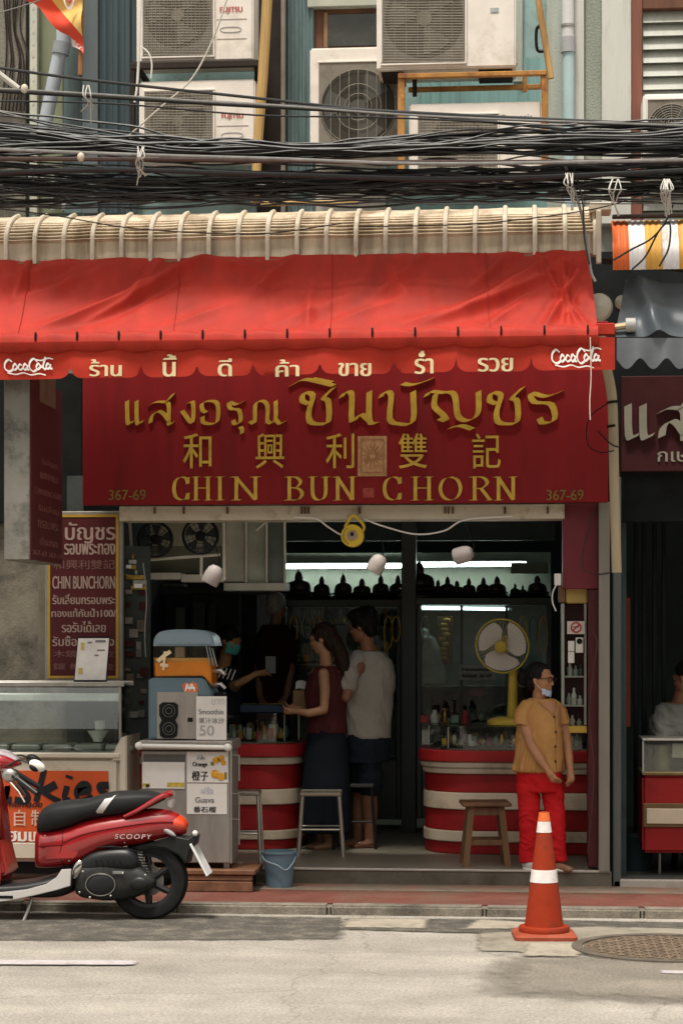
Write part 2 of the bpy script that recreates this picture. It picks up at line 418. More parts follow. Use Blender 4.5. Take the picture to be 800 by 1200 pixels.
def blob_sheet(name, pts, z, m, edge=.12, soft=.35):
    """ground patch over photo points on the road; its outline fades within edge metres"""
    g = []
    for u, v in pts:
        d = F * H / (v - HZ); a = (u - 400) / F
        g.append((CX + d * (-math.sin(YAW) + a * math.cos(YAW)), d * (math.cos(YAW) + a * math.sin(YAW))))
    x0, x1 = min(p[0] for p in g) - edge, max(p[0] for p in g) + edge; y0, y1 = min(p[1] for p in g) - edge, min(max(p[1] for p in g) + edge, YK - .001)
    nx, ny = max(4, int((x1 - x0) / .05)), max(4, int((y1 - y0) / .03))
    def sd(x, y):
        ins = False; dm = 9
        for i, (ax, ay) in enumerate(g):
            bx, by = g[(i + 1) % len(g)]
            if (ay > y) != (by > y) and x < (bx - ax) * (y - ay) / (by - ay) + ax: ins = not ins
            L2 = (bx - ax) ** 2 + (by - ay) ** 2; t = max(0, min(1, ((x - ax) * (bx - ax) + (y - ay) * (by - ay)) / L2)); dm = min(dm, math.hypot(x - ax - t * (bx - ax), y - ay - t * (by - ay)))
        return dm if ins else -dm
    mb = MB(); mb.grid(lambda a, b: (x0 + a * (x1 - x0), y0 + b * (y1 - y0), z), nx, ny)
    me = mb.mesh(); me.name = name
    for p in me.polygons:
        if p.normal.z < 0: p.flip()
    at = me.attributes.new('mask', 'FLOAT', 'POINT'); at.data.foreach_set('value', [max(0, min(1, .5 + .5 * sd(v.co.x, v.co.y) / edge)) for v in me.vertices])
    return tag(link_mesh(name, me, worn(m.name, m, soft)), kind='structure')
blob_sheet('asphalt_patch', [(-80, 1102), (120, 1103), (395, 1101), (402, 1085), (396, 1076), (250, 1074), (-80, 1069)], .004, m_patch, .10)
blob_sheet('gutter_shadow', [(405, 1090), (610, 1096), (900, 1098), (900, 1084), (600, 1078), (405, 1077)], .0055, m_patch, .05)  # dark gutter strip, the kerb's shadow put into its colour
blob_sheet('concrete_patch', [(402, 1088), (498, 1089), (500, 1078), (408, 1078)], .008, M('pale_concrete', (.33, .29, .23), .9, var=.2, scale=6, bump=.3, dirt=(.16, .14, .11), dscale=4, damt=.5), .06)
blob_sheet('concrete_patch', [(545, 1090), (600, 1090), (640, 1084), (560, 1079)], .0095, MATS['pale_concrete'], .06)
blob_sheet('concrete_patch', [(612, 1122), (676, 1123), (682, 1108), (618, 1107)], .0112, MATS['pale_concrete'], .05)
blob_sheet('concrete_patch', [(560, 1115), (900, 1128), (900, 1092), (690, 1087), (560, 1095)], .007, M('concrete_apron', (.25, .225, .18), .9, var=.18, scale=5, bump=.3, dirt=(.14, .125, .1), dscale=3, damt=.5), .06)
blob_sheet('asphalt_patch', [(590, 1165), (900, 1180), (900, 1130), (700, 1124), (600, 1126), (585, 1145)], .0085, m_grey, .25, .6)
m_line = M('worn_white_paint', (.43, .40, .405), .8, var=.15, scale=20, dirt=(.3, .27, .23), dscale=9, damt=.5)
blob_sheet('road_marking', [(-60, 1132), (158, 1132.5), (160, 1127.5), (-60, 1126)], .010, m_line, .035)
blob_sheet('road_marking', [(773, 1143), (860, 1145), (860, 1141), (776, 1139.5)], .0125, m_line, .03)
mb = MB(); x = -30.0
while x < 30:
    mb.box(x, x + .985, YK, YK + .15, -.02, ZP + rnd.uniform(-.003, .003), .012); x += 1.0
mb.box(-30, 30, YK + .012, YK + .15, -.02, ZP - .012, 0)
struct('kerb', mb, m_kerb)
struct('pavement', MB().box(-30, 30, YK + .152, YF + .4, -.02, ZP - .002, .0), m_pave)
mb = MB()                                                        # dirt-grey strip where the pavement meets the step
mb.box(PX(190, 14), 30, YF - .36, YF - .002, ZP - .01, ZP + .003, 0)
struct('footway_strip', mb, M('trodden_cement', (.2, .165, .125), .9, var=.3, scale=5, dirt=(.24, .11, .075), dscale=2.5, damt=.7))

# ---------------------------------------------------------------- manhole
mh = thing('manhole_cover', 'round patterned iron manhole cover in the concrete apron by the kerb', 'manhole', (PX(778, 11.86), 11.86, .006))
m_iron = M('rusty_iron', (.115, .085, .06), .75, .35, var=.4, scale=14, dirt=(.2, .15, .1), dscale=8, damt=.6)
MB().lathe((0, 0, 0), [(.0, .002), (.46, .002), (.46, .006), (0, .006)], 40).build('cover_plate', m_iron, mh, True)
MB().lathe((0, 0, 0), [(.47, 0), (.53, 0), (.53, .012), (.47, .012)], 48, closed=True).build('rim', M('iron_rim', (.13, .11, .085), .7, .3, var=.3), mh, True)
mb = MB(); k = 0
for i in range(-8, 9):
    for j in range(-8, 9):
        x, y = i * .052, j * .052
        if math.hypot(x, y) < .42:
            a, b = (.021, .008) if (i + j) % 2 else (.008, .021)
            mb.box(x - a, x + a, y - b, y + b, .006, .013, .002)
mb.build('tread_bar', M('iron_tread', (.17, .125, .085), .6, .4, var=.35, scale=9), mh, True)['kind'] = 'stuff'

# ================================================================ buildings
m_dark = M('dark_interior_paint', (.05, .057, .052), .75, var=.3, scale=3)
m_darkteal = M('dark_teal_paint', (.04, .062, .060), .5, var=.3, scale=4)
m_teal = M('teal_painted_steel', (.125, .185, .19), .55, var=.2, scale=3, streak=True, dirt=(.05, .065, .06), dscale=2.5, damt=.45)
m_tealw = M('teal_plaster', (.27, .39, .38), .85, var=.15, scale=4, dirt=(.16, .19, .16), dscale=3, damt=.45, bump=.2)
m_pale = M('pale_green_plaster', (.42, .45, .40), .85, var=.15, scale=5, dirt=(.2, .19, .15), dscale=2.5, damt=.5, bump=.3, streak=True)
m_board = M('offwhite_board', (.55, .55, .5), .7, var=.12, scale=8, streak=True, dirt=(.3, .29, .24), dscale=4, damt=.4)
m_concw = M('weathered_concrete', (.2, .185, .15), .9, var=.35, scale=4, bump=.5, dirt=(.04, .04, .03), dscale=2.2, damt=.75, streak=True)
m_peel = M('peeling_plaster', (.17, .15, .115), .9, var=.25, scale=5, bump=.4, dirt=(.022, .02, .017), dscale=1.7, damt=.8)
m_brown = M('brown_wood', (.13, .055, .03), .6, var=.3, scale=10, streak=True)
m_dkbrown = M('dark_brown_steel', (.035, .026, .022), .7, var=.3)
m_cream = M('cream_enamel', (.52, .46, .35), .5, var=.12, scale=5, dirt=(.2, .15, .1), dscale=5, damt=.4)
m_red = M('red_board', (.215, .008, .010), .6, var=.16, scale=4, dirt=(.15, .007, .009), dscale=3, damt=.45, spec=.22, streak=True)
m_pillar = M('maroon_pillar_paint', (.07, .012, .015), .5, var=.2, scale=4)
m_steel = M('brushed_steel', (.42, .4, .37), .35, .85, var=.12, scale=10, streak=True)
m_greypost = M('grey_painted_post', (.22, .2, .17), .6, .2, var=.2, scale=6, streak=True)
m_gl = glass('clear_glass'); m_glm = glass('milky_glass', (.75, .8, .76), .3)
m_white = M('white_plastic', (.68, .66, .62), .45, var=.06)
m_black = M('black_plastic', (.012, .012, .013), .45, var=.2)

def corrugated(mb, u0, v0, u1, v1, y, pitch=.09, amp=.018):
    um = (u0 + u1) / 2; vm = (v0 + v1) / 2
    x0, x1 = P(u0, vm, y).x, P(u1, vm, y).x; z0, z1 = P(um, v1, y).z, P(um, v0, y).z
    n = max(4, int((x1 - x0) / pitch * 6))
    def f(a, b):
        x = x0 + a * (x1 - x0); ph = (x / pitch) % 1
        return (x, y - amp * max(0, min(1, 2.6 * abs(ph * 2 - 1) - .8)), z0 + b * (z1 - z0))
    return mb.grid(f, n, 1, (0, .004, 0))

# ------------- the gold shop's own house
YW = 14.75                                                       # upper wall plane
XL, XR = PX(98, 14.5), PX(716, 14.5)
hs_ = thing('shophouse', 'two storey teal shophouse holding the red gold shop behind the awning', 'building', ((XL + XR) / 2, 16.5, 0))
XU0, XU1 = PX(34, YW), PX(684, YW)
YB = 19.2
mb = MB(); mb.box(XU0, XU1, YW, YW + .2, 2.95, 7.4, 0); mb.build('wall', m_tealw, hs_)
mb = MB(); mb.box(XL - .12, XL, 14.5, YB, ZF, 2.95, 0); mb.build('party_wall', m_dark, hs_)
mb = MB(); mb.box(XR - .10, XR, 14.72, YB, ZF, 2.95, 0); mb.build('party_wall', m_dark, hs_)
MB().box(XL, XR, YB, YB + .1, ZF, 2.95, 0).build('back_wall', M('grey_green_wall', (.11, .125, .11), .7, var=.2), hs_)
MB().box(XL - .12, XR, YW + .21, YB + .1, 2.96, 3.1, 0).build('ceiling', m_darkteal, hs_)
MB().box(XU0, XU1, YW + .2, YB + .1, 7.3, 7.45, 0).build('roof', m_concw, hs_)
MB().pbox(140, 592, 661, 609, YF, .3).build('shutter_box', m_cream, hs_)
mb = MB()
for u in (180, 214, 265, 352, 356, 360, 420, 520, 524, 529, 590, 640): mb.pbox(u, 594, u + 2.5, 602, YF - .012, .012, .001)
mb.build('shutter_bracket', M('rusted_brown', (.12, .07, .04), .8, var=.4), hs_)
MB().pbox(659, 590, 700, 690, YF + .06, .32).build('pillar_head', M('maroon_panel_paint', (.15, .018, .026), .5, var=.15, scale=4), hs_)
MB().pbox(688.5, 690.5, 700, 1016, YF + .07, .3).build('pillar', m_pillar, hs_)
MB().pbox(701, 588, 714, 1022, YF - .02, .12).build('steel_post', m_greypost, hs_)
MB().box(PX(160, YF), PX(716, YF), YF, YB, 0, ZF - .004, 0).build('floor_slab', m_conc, hs_)
struct('shop_floor', MB().box(PX(160, YF) + .01, PX(700, YF), YF + .05, YB - .01, ZF - .003, ZF, 0), M('terrazzo_floor', (.2, .18, .14), .4, var=.15, scale=5, speck=((.3, .27, .22), 90, .2)))
MB().box(PX(160, YF), PX(714, YF), YF - .008, YF + .03, ZF - .012, ZF + .004, .003).build('step_nosing', M('worn_aluminium', (.5, .48, .44), .4, .6, var=.15), hs_)
# upper front: panels, posts, window
mb = MB(); corrugated(mb, 115, -40, 162, 250, YW - .06, .085, .02); mb.build('corrugated_panel', M('dark_teal_sheet', (.045, .07, .078), .5, var=.2, streak=True, dirt=(.03, .04, .04), damt=.5), hs_)
mb = MB(); corrugated(mb, 331, -40, 368, 250, YW - .06, .055, .016); mb.build('corrugated_panel', m_teal, hs_)
mb = MB(); corrugated(mb, 490, 70, 642, 250, YW - .02, .07, .012); mb.build('corrugated_panel', M('light_teal_sheet', (.2, .34, .33), .6, var=.2, streak=True), hs_)
MB().pbox(96, -40, 115, 250, YW - .09, .09).build('grey_post', M('grey_teal_paint', (.11, .135, .14), .6, var=.2, streak=True), hs_)
MB().pbox(74, -40, 96, 250, YW - .04, .04).build('wall_panel', m_teal, hs_)
MB().pbox(43, -40, 74, 250, YW - .05, .05).build('wall_panel', M('olive_board', (.2, .22, .14), .7, var=.25, scale=12, streak=True, dirt=(.1, .1, .06), damt=.5), hs_)
mb = MB(); mb.pbox(35, -40, 44, 250, YW - .12, .07)
for v in range(-20, 240, 14): mb.pbox(38.4, v, 40.4, v + 3, YW - .123, .004, 0)
mb.build('slotted_post', M('pale_steel_strip', (.5, .5, .42), .6, .2, var=.15, dirt=(.28, .22, .13), damt=.4), hs_)
MB().pbox(301, -40, 331, 250, YW - .03, .03).build('dark_panel', m_dkbrown, hs_)
MB().pbox(329, -40, 334, 250, YW - .16, .08).build('grey_post', M('grey_brown_post', (.2, .17, .14), .7, var=.2), hs_)
w = MB().pbox(368, 8, 448, 58, YW - .03, .03).build('window', m_brown, hs_)
MB().pbox(384, 16, 444, 54, YW - .042, .01).build('pane', M('dusty_dark_glass', (.04, .04, .032), .25, var=.4, scale=6), w)
MB().pbox(379, 14, 384, 56, YW - .05, .018).build('frame', M('tan_frame', (.22, .13, .07), .6, var=.2), w)
MB().pbox(360, -40, 448, 7, YW - .1, .1).build('window_head', M('pale_green_trim', (.4, .4, .33), .7, var=.15), hs_)
MB().pbox(366, 55, 452, 250, YW - .025, .02).build('window_apron', m_board, hs_)
mb = MB(); mb.pbox(640, -40, 664, 250, YW - .05, .05); mb.build('wall_panel', m_pale, hs_)
MB().pbox(601, -40, 612, 96, YW - .045, .04).build('wall_strip', m_pale, hs_)

# ------------- the pilaster and the house to the right
XB = PX(716, 14.4) + .012
rh = thing('shophouse', 'grey green shophouse on the right with a louvred upper window and dark open shop', 'building', (XB + 1.5, 16.5, 0))
MB().box(XU1 + .004, XB + 3.2, YW + .004, YW + .2, 2.95, 7.4, 0).build('wall', m_pale, rh)
MB().pbox(672, -60, 684, 262, YW - .1, .1).build('pilaster', m_board, rh)
MB().pbox(684.5, -60, 704, 262, YW - .05, .05).build('pilaster', M('rough_grey_green', (.3, .32, .27), .9, var=.2, scale=8, bump=.5, streak=True, dirt=(.16, .16, .12), damt=.55), rh)
MB().pbox(704.5, -60, 739, 262, YW - .12, .12).build('pilaster', m_board, rh)
w = MB().pbox(739, -60, 752, 265, YW - .1, .1).build('window_frame', M('red_brown_frame', (.2, .075, .05), .65, var=.25, scale=8, streak=True, dirt=(.1, .05, .035), damt=.4), rh)
MB().pbox(752, -60, 860, 9, YW - .09, .09).build('lintel', m_brown, rh)
for k in range(16):
    v = 13 + k * 15.7
    mb = MB(); x0, x1 = P(753, v, YW - .06).x, P(862, v, YW).x; zt, zb = P(800, v, YW).z, P(800, v + 15.4, YW).z
    mb.faces([(x0, YW - .02, zt), (x1, YW - .02, zt), (x1, YW - .065, zb), (x0, YW - .065, zb), (x0, YW - .012, zt), (x1, YW - .012, zt), (x1, YW - .057, zb), (x0, YW - .057, zb)], [(0, 1, 2, 3), (7, 6, 5, 4), (0, 4, 5, 1), (3, 2, 6, 7), (0, 3, 7, 4), (1, 5, 6, 2)])
    mb.build('louvre', M('grey_louvre', (.44, .45, .4), .6, var=.12, streak=True, dirt=(.25, .25, .2), damt=.35), rh)
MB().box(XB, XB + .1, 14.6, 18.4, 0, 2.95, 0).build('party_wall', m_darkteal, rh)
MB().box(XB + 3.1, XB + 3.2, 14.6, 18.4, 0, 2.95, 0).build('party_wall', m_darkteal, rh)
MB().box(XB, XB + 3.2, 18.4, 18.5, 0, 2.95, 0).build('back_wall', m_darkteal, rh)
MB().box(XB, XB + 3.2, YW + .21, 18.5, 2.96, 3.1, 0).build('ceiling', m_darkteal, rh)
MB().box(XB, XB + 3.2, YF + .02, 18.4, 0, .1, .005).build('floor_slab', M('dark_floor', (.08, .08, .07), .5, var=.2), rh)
MB().box(XB + .04, XB + 3.2, YF - .03, YF + .018, 0, .115, .008).build('threshold', M('pale_threshold', (.4, .37, .32), .7, var=.25, dirt=(.2, .18, .14), damt=.4), rh)
MB().box(XB - .004, XB + .05, YF + .02, YF + .12, .06, 2.9, .003).build('door_post', M('teal_grey_post', (.09, .1, .095), .6, var=.25, streak=True), rh)
mb = MB()
for u in (742, 752, 764, 775): mb.pbox(u, 600, u + 5, 1000, 15.3, .04)
mb.build('folding_door_leaf', M('black_teal', (.008, .011, .012), .5, var=.3), rh)

MB().box(XU1 + .02, XB + 3.2, 14.45, 14.6, 2.6, PZ(296, 14.5, 740), 0).build('gap_shade_panel', M('gap_shade_black', (.012, .014, .014), .8, var=.4), rh)  # added near-black panel; its colour is the shade of the gap between awnings
# ------------- the row across the street, behind the camera: it closes the street and shades the open shop
oh = thing('shophouse', 'pale two storey shophouse row facing the gold shop from across the street', 'building', (0, -7, 0))
m_opp = M('opposite_plaster', (.26, .235, .2), .85, var=.2, scale=2, dirt=(.15, .13, .11), damt=.4)
MB().box(-32, 32, -8, -7, 0, 6.6, 0).build('wall', m_opp, oh)
for k in range(12):
    x = -27 + k * 4.9; MB().box(x - 1.7, x + 1.7, -6.995, -6.97, .1, 2.8, 0).build('shutter', M('opposite_shutter', (.13, .14, .14), .6, var=.2), oh); MB().box(x - 1.9, x + 1.9, -6.99, -5.9, 3.0, 3.08, 0).build('canopy', M('opposite_canopy', (.25, .24, .22), .7, var=.2), oh)
    MB().box(x - 1.2, x + 1.2, -6.995, -6.95, 4.1, 5.7, 0).build('window', M('opposite_window', (.08, .09, .09), .3), oh)
# ------------- the house to the left
lh = thing('shophouse', 'weathered concrete shophouse on the left with peeling plaster beside the red poster', 'building', (PX(20, 14.6) - 1.5, 16.5, 0))
XA = XL - .13
MB().box(XU0 - 3.2, XU0 - .004, YW - .08, YW + .2, 2.95, 7.4, 0).build('wall', m_concw, lh)
MB().box(XA - 3.3, XA, 14.62, 14.8, 0, 2.94, 0).build('wall', m_peel, lh)
mb = MB(); mb.pbox(45, 640, 55, 800, 14.56, .06); mb.build('door_jamb', M('grey_brown_jamb', (.16, .14, .11), .8, var=.3, dirt=(.05, .045, .04), damt=.5), lh)
mb = MB(); mb.pbox(-60, 438, 96, 612, 14.55, .06); mb.build('recess_shade_board', M('recess_shade_black', (.010, .011, .010), .8, var=.4), lh)  # near-black board with the darkness of the recess put into its colour
mb = MB()
for k in range(7): mb.tube(spline([P(3 + k * 4.4, -20, YW - .1), P(5 + k * 3 + rnd.uniform(-3, 3), 30, YW - .1), P(9 + k * 3.5 + rnd.uniform(-4, 4), 70, YW - .1), P(2 + k * 4.4, 130, YW - .1)]), .006, 5)
mb.build('conduit', m_dkbrown, lh)
mb = MB(); mb.tube([P(-12, 78, YW - .2), P(22, 104, YW - .14)], .022, 8); mb.build('bracket_arm', M('white_arm', (.6, .58, .52), .6, var=.1), lh)
# ================================================================ upper front: air conditioners, frames, pipes, flag
m_ac = M('aged_white_enamel', (.74, .68, .61), .5, var=.08, scale=5, dirt=(.56, .49, .41), dscale=3, damt=.35)
m_acg = M('greige_grille', (.2, .175, .14), .6, var=.15, scale=6, dirt=(.1, .085, .065), dscale=5, damt=.4)
m_acd = M('dark_grille_back', (.05, .045, .037), .8, var=.2)
m_rust = M('rusty_orange_steel', (.42, .2, .05), .7, var=.3, scale=9, dirt=(.2, .07, .025), dscale=6, damt=.6)
m_bamboo = M('ochre_pole', (.5, .32, .12), .6, var=.25, scale=9, streak=True, dirt=(.28, .14, .05), damt=.4)
m_fuj = M('faded_red_print', (.42, .05, .04), .6); m_blk = M('black_print', (.02, .02, .022), .6); m_gry = M('grey_print', (.2, .2, .2), .6)
def aircon(label, u0, v0, u1, v1, y, grille, brand=None, dep=.3, fan=None, bars=None, ctrl=None, tint=None):
    """outdoor unit: casing, grille with its ring of wire, fan, control cover"""
    t = thing('air_conditioner', label, 'air conditioner', (PX((u0 + u1) / 2, y), y + dep / 2, PZ(v1, y, (u0 + u1) / 2)), 'outdoor air conditioners on the upper front')
    MB().pbox(u0, v0, u1, v1, y, dep, .012).build('casing', tint or m_ac, t)
    g0, h0, g1, h1 = grille
    g = MB().pbox(g0, h0, g1, h1, y - .012, .012, .004).build('grille', m_acg, t)
    uc, vc = ((g0 + g1) / 2, (h0 + h1) / 2) if not fan else fan[:2]
    rp = fan[2] if fan else min(g1 - g0, h1 - h0) * .46
    c = P(uc, vc, y); r = rp / (F / y)
    hb = MB().lathe((c.x, y - .0145, c.z), [(0, 0), (r, 0), (r, .0012), (0, .0012)], 40, 'y').build('fan_opening', m_acd if bars in ('v', 'c') else M('greige_fan_shade', (.13, .112, .088), .8, var=.2), t)
    mb = MB()
    for k in range(3):
        a = k * 2 * math.pi / 3 + .5; bl = []
        for j in range(9):
            b = a + j * .11; bl.append((c.x + r * .9 * math.cos(b), c.z + r * .9 * math.sin(b)))
        bl = [(c.x + r * .15 * math.cos(a), c.z + r * .15 * math.sin(a))] + bl
        mb.prism(bl, y - .0165 - k * .0004, y - .0152)
    mb.lathe((c.x, y - .019, c.z), [(0, 0), (r * .2, 0), (r * .2, .005), (0, .005)], 16, 'y')
    mb.build('fan_blades', M('grey_fan', (.075, .07, .06), .6, var=.2) if bars in ('v', 'c') else M('greige_fan', (.15, .13, .1), .6, var=.2), t)
    mb = MB()
    if bars == 'v':
        for k in range(-4, 5): 
            x = c.x + k * r * .24; h = r * math.sqrt(max(.02, 1 - (k * .24) ** 2)); mb.tube([(x, y - .026, c.z - h), (x, y - .026, c.z + h)], .0022, 5)
        for q in (.35, .6, .98): mb.tube([(c.x + q * r * math.cos(a * .1309), y - .024, c.z + q * r * math.sin(a * .1309)) for a in range(48)], .0018, 4, closed=True)
    elif bars == 'c':
        for k in range(1, 11): mb.tube([(c.x + k / 10 * r * math.cos(a * .1745), y - .023, c.z + k / 10 * r * math.sin(a * .1745)) for a in range(36)], .0017, 4, closed=True)
        for k in range(12):
            a = k * math.pi / 6; mb.tube([(c.x + .1 * r * math.cos(a), y - .026, c.z + .1 * r * math.sin(a)), (c.x + r * math.cos(a), y - .026, c.z + r * math.sin(a))], .0017, 4)
    else:
        n = int((h1 - h0) / 3.1)
        for k in range(n):
            v = h0 + 2 + k * (h1 - h0 - 4) / max(1, n - 1); mb.tube([P(g0 + 2, v, y - .018), P(g1 - 2, v, y - .018)], .0018, 4)
        n = int((g1 - g0) / (11 if bars == 'h' else 4.5))
        for k in range(n):
            u = g0 + 2 + k * (g1 - g0 - 4) / max(1, n - 1); mb.tube([P(u, h0 + 2, y - .021), P(u, h1 - 2, y - .021)], .0014, 4)
    o = mb.build('grille_wire', M('grille_wire_greige', (.33, .3, .245), .5, .2, var=.15), g)
    mb = MB()
    a0, b0, a1, b1 = (g0 - 1.5, h0 - 1.5, g1 + 1.5, h1 + 1.5)
    for q in ((a0, b0, a1, b0 + 2), (a0, b1 - 2, a1, b1), (a0, b0 + 2.1, a0 + 2, b1 - 2.1), (a1 - 2, b0 + 2.1, a1, b1 - 2.1)): mb.pbox(*q, y - .018, .017, .002)
    mb.build('grille_rim', m_ac, t)
    if ctrl:
        mb = MB()
        for v in ctrl: mb.pbox(g1 + 4, v, u1 - 8, v + .9, y - .002, .003, 0)
        mb.build('panel_groove', M('groove_shadow_plastic', (.33, .29, .25), .7), t)
    if brand:
        s, b, mm, *ex = brand
        text(s, mm, b, t, y - .001, bold=.0016, name='brand_lettering')
        for e in ex:
            mb = MB(); x0, z0, x1, z1 = P(e[0], e[3], y).x, P(e[0], e[3], y).z, P(e[2], e[1], y).x, P(e[2], e[1], y).z
            mb.tube([((x0 + x1) / 2 + (x1 - x0) / 2 * math.copysign(abs(math.cos(a * .3142)) ** .7, math.cos(a * .3142)), y - .002, (z0 + z1) / 2 + (z1 - z0) / 2 * math.sin(a * .3142)) for a in range(20)], .0022, 5, closed=True); mb.build('badge', M('pale_badge', (.42, .42, .44), .5), t)
    return t
aircon('stained white air conditioner with red lettering, upper of the pair at the left', 160, -38, 297, 72, 14.25, (167, -30, 250, 66), ('FUJITSU', (258, 8, 284, 16), m_fuj, (258, 31, 283, 38)), ctrl=(22, 45))
aircon('stained white air conditioner with red lettering, lower of the pair at the left', 163, 94, 299, 184, 14.25, (169, 106, 250, 178), ('FUJITSU', (260, 133, 285, 140), m_fuj, (259, 155, 285, 162)), ctrl=(147, 168))
aircon('white air conditioner with a bare round fan and upright bars beside the brown window', 363, 55, 470, 180, 14.3, (373, 72, 466, 176), None, fan=(420, 126, 45), bars='v')
aircon('large white air conditioner standing on the rusty orange frame', 441, -40, 604, 80, 13.95, (447, -34, 545, 74), None, dep=.36, fan=(497, 22, 46), bars='h')
aircon('low white air conditioner with black lettering under the rusty orange frame', 479, 120, 634, 214, 14.0, (489, 134, 583, 208), ('Panasonic', (588, 134, 623, 140), m_gry), ctrl=(150,))
aircon('small white air conditioner with a round wire fan guard below the louvred window', 753, 109, 850, 182, 14.3, (758, 116, 812, 178), None, fan=(786, 150, 27), bars='c', tint=M('brighter_white_enamel', (.8, .78, .73), .5, var=.06))
t = bpy.data.objects['air_conditioner.003']
MB().pbox(589, 42, 606, 78, 13.99, .14, .03).build('valve_cover', m_ac, t)
MB().pbox(574, 9, 584, 15, 13.947, .003, 0).build('label_sticker', M('blue_grey_label', (.35, .42, .47), .5), t)
MB().pbox(576, 10, 582, 14, 13.945, .003, 0).build('sticker_print', m_board, t)
for q in ((446, 80, 470, 85), (560, 80, 600, 84)): MB().pbox(*q, 14.0, .3).build('foot', m_dkbrown, t)
for i, (u0, u1, v) in enumerate(((152, 303, 73), (466, 646, 83))):
    pass
sh = thing('bracket_shelf', 'dark steel bracket shelf carrying the upper left air conditioner', 'bracket', (PX(228, 14.4), 14.5, PZ(80, 14.4, 228)))
mb = MB(); mb.pbox(153, 71.5, 304, 79, 14.22, .04); mb.pbox(153, 71.5, 304, 77, 14.5, .04); mb.build('rail', m_dkbrown, sh)
for u in (155, 296): MB().pbox(u, 71.5, u + 6, 78, 14.262, .5).build('cross_bar', m_dkbrown, sh)
for u in (152, 298): MB().pbox(u, 79, u + 6, 200, 14.5, .05).build('leg', m_dkbrown, sh)

fr = thing('steel_frame', 'rusty orange angle iron frame with a pipe rising to the upper right', 'frame', (PX(556, 14.1), 14.2, PZ(215, 14.1, 556)))
for q in ((466, 84, 640, 89.5), (478, 100, 640, 105)): MB().pbox(*q, 13.94 if q[1] < 90 else 14.22, .045).build('rail', m_rust, fr)
for q, y in (((466, 90, 474, 215), 13.95), ((634, 90, 642, 215), 13.95), ((483, 90, 488, 112), 14.2), ((612, 88, 617, 107), 14.2)): MB().pbox(*q, y, .04).build('upright', m_rust if q[0] != 483 else m_dkbrown, fr)
for u in (470, 636): MB().pbox(u - 3, 84, u + 3, 89, 13.99, .3).build('cross_bar', m_rust, fr)
MB().tube([P(626, -40, 13.95), P(632, 12, 13.95), P(637, 40, 13.95), P(645, 92, 13.95)], .022, 8).build('pipe', m_bamboo, fr)
mb = MB(); mb.tube(spline([P(632, 30, 13.98), P(628, 36, 13.98), P(629, 58, 13.98), P(637, 60, 13.98)], 4), .012, 6); mb.build('hook', m_black, fr)

tag(MB().tube([P(316, -50, 13.9), P(308, 90, 13.9), P(302, 170, 13.9), P(299, 238, 13.9)], [.036, .035, .033, .031], 10).build('pole', m_bamboo), 'long ochre pole standing on the ribbed metal awning past the air conditioners', 'pole')
tag(MB().pbox(305, 235, 420, 240, 13.75, .03).build('batten', m_bamboo), 'thin ochre batten lying on top of the ribbed metal awning', 'batten')

dp = thing('drain_pipe', 'slanting blue grey drain pipe behind the yellow flag', 'pipe', P(55, 240, 14.4))
m_pvc = M('blue_grey_pvc', (.36, .4, .44), .5, var=.12, dirt=(.22, .22, .21), damt=.4)
MB().tube([P(77, -40, 14.5), P(74, 55, 14.5), P(70, 64, 14.5), P(53, 146, 14.5), P(50, 176, 14.5)], .05, 14).build('pipe', m_pvc, dp)
MB().tube([P(73.4, 50, 14.5), P(71, 64, 14.5)], .062, 14).build('joint', M('grey_joint', (.24, .26, .28), .55, var=.15), dp)
MB().tube(spline([P(36, 205, 14.4), P(36, 219, 14.4), P(42, 224, 14.4), P(50, 219, 14.4), P(50, 205, 14.4)], 5), .016, 8).build('trap', m_pvc, dp)
for u in (62, 75): MB().tube([P(u + 1, 205, 14.4), P(u, 246, 14.4)], .016, 8).build('riser', m_pvc, dp)
dp = thing('drain_pipe', 'upright white and pale blue drain pipe with a grey joint by the pilaster', 'pipe', P(666, 250, 14.6))
MB().tube([P(665, -50, 14.6), P(665, 48, 14.6)], .044, 14).build('pipe', M('white_pvc', (.6, .6, .58), .45, var=.08), dp)
MB().tube([P(665.5, 60, 14.6), P(666, 262, 14.6)], .043, 14).build('pipe', M('pale_blue_pvc', (.42, .56, .58), .45, var=.08, dirt=(.36, .42, .42), damt=.4), dp)
MB().tube([P(665, 44, 14.6), P(665, 62, 14.6)], .053, 14).build('joint', M('grey_pvc_joint', (.38, .38, .4), .5, var=.1), dp)
MB().tube([P(665, 29, 14.6), P(665, 32, 14.6)], .05, 14).build('clip', m_steel, dp)

# flag
fl = thing('flag', 'yellow pennant with a red border hanging from a stick', 'flag', P(95, 90, 13.6))
def flagpt(u, v): 
    p = P(u, v, 13.6); p.y += .05 * math.sin(u * .11) + .03 * math.sin(v * .13 + 1); return p
def flagstrip(l, r, y0=-60, y1=None, n=14):
    def f(a, b):
        tp, bt = l(a), r(a); return flagpt(tp[0] + (bt[0] - tp[0]) * b, tp[1] + (bt[1] - tp[1]) * b)
    return f
edge = lambda a: (18 + 82 * a, -14 + 76 * a + 3 * math.sin(a * 14))         # ragged lower edge, left to right
inner = lambda a: (46 + 52 * a, -18 + 62 * a)
MB().grid(lambda a, b: flagpt(inner(a)[0] + (98 - inner(a)[0]) * 0 + 0 * b, inner(a)[1] + (-40 - inner(a)[1]) * b), 16, 8, (0, .002, 0)).build('yellow_field', M('yellow_cloth', (.75, .5, .16), .8, var=.08, scale=8), fl)
MB().grid(lambda a, b: flagpt(edge(a)[0] + (inner(a)[0] - edge(a)[0]) * b, edge(a)[1] + (inner(a)[1] - edge(a)[1]) * b), 24, 4, (0, .002, 0)).build('red_border', M('red_flag_cloth', (.66, .07, .035), .8, var=.1, scale=8), fl)
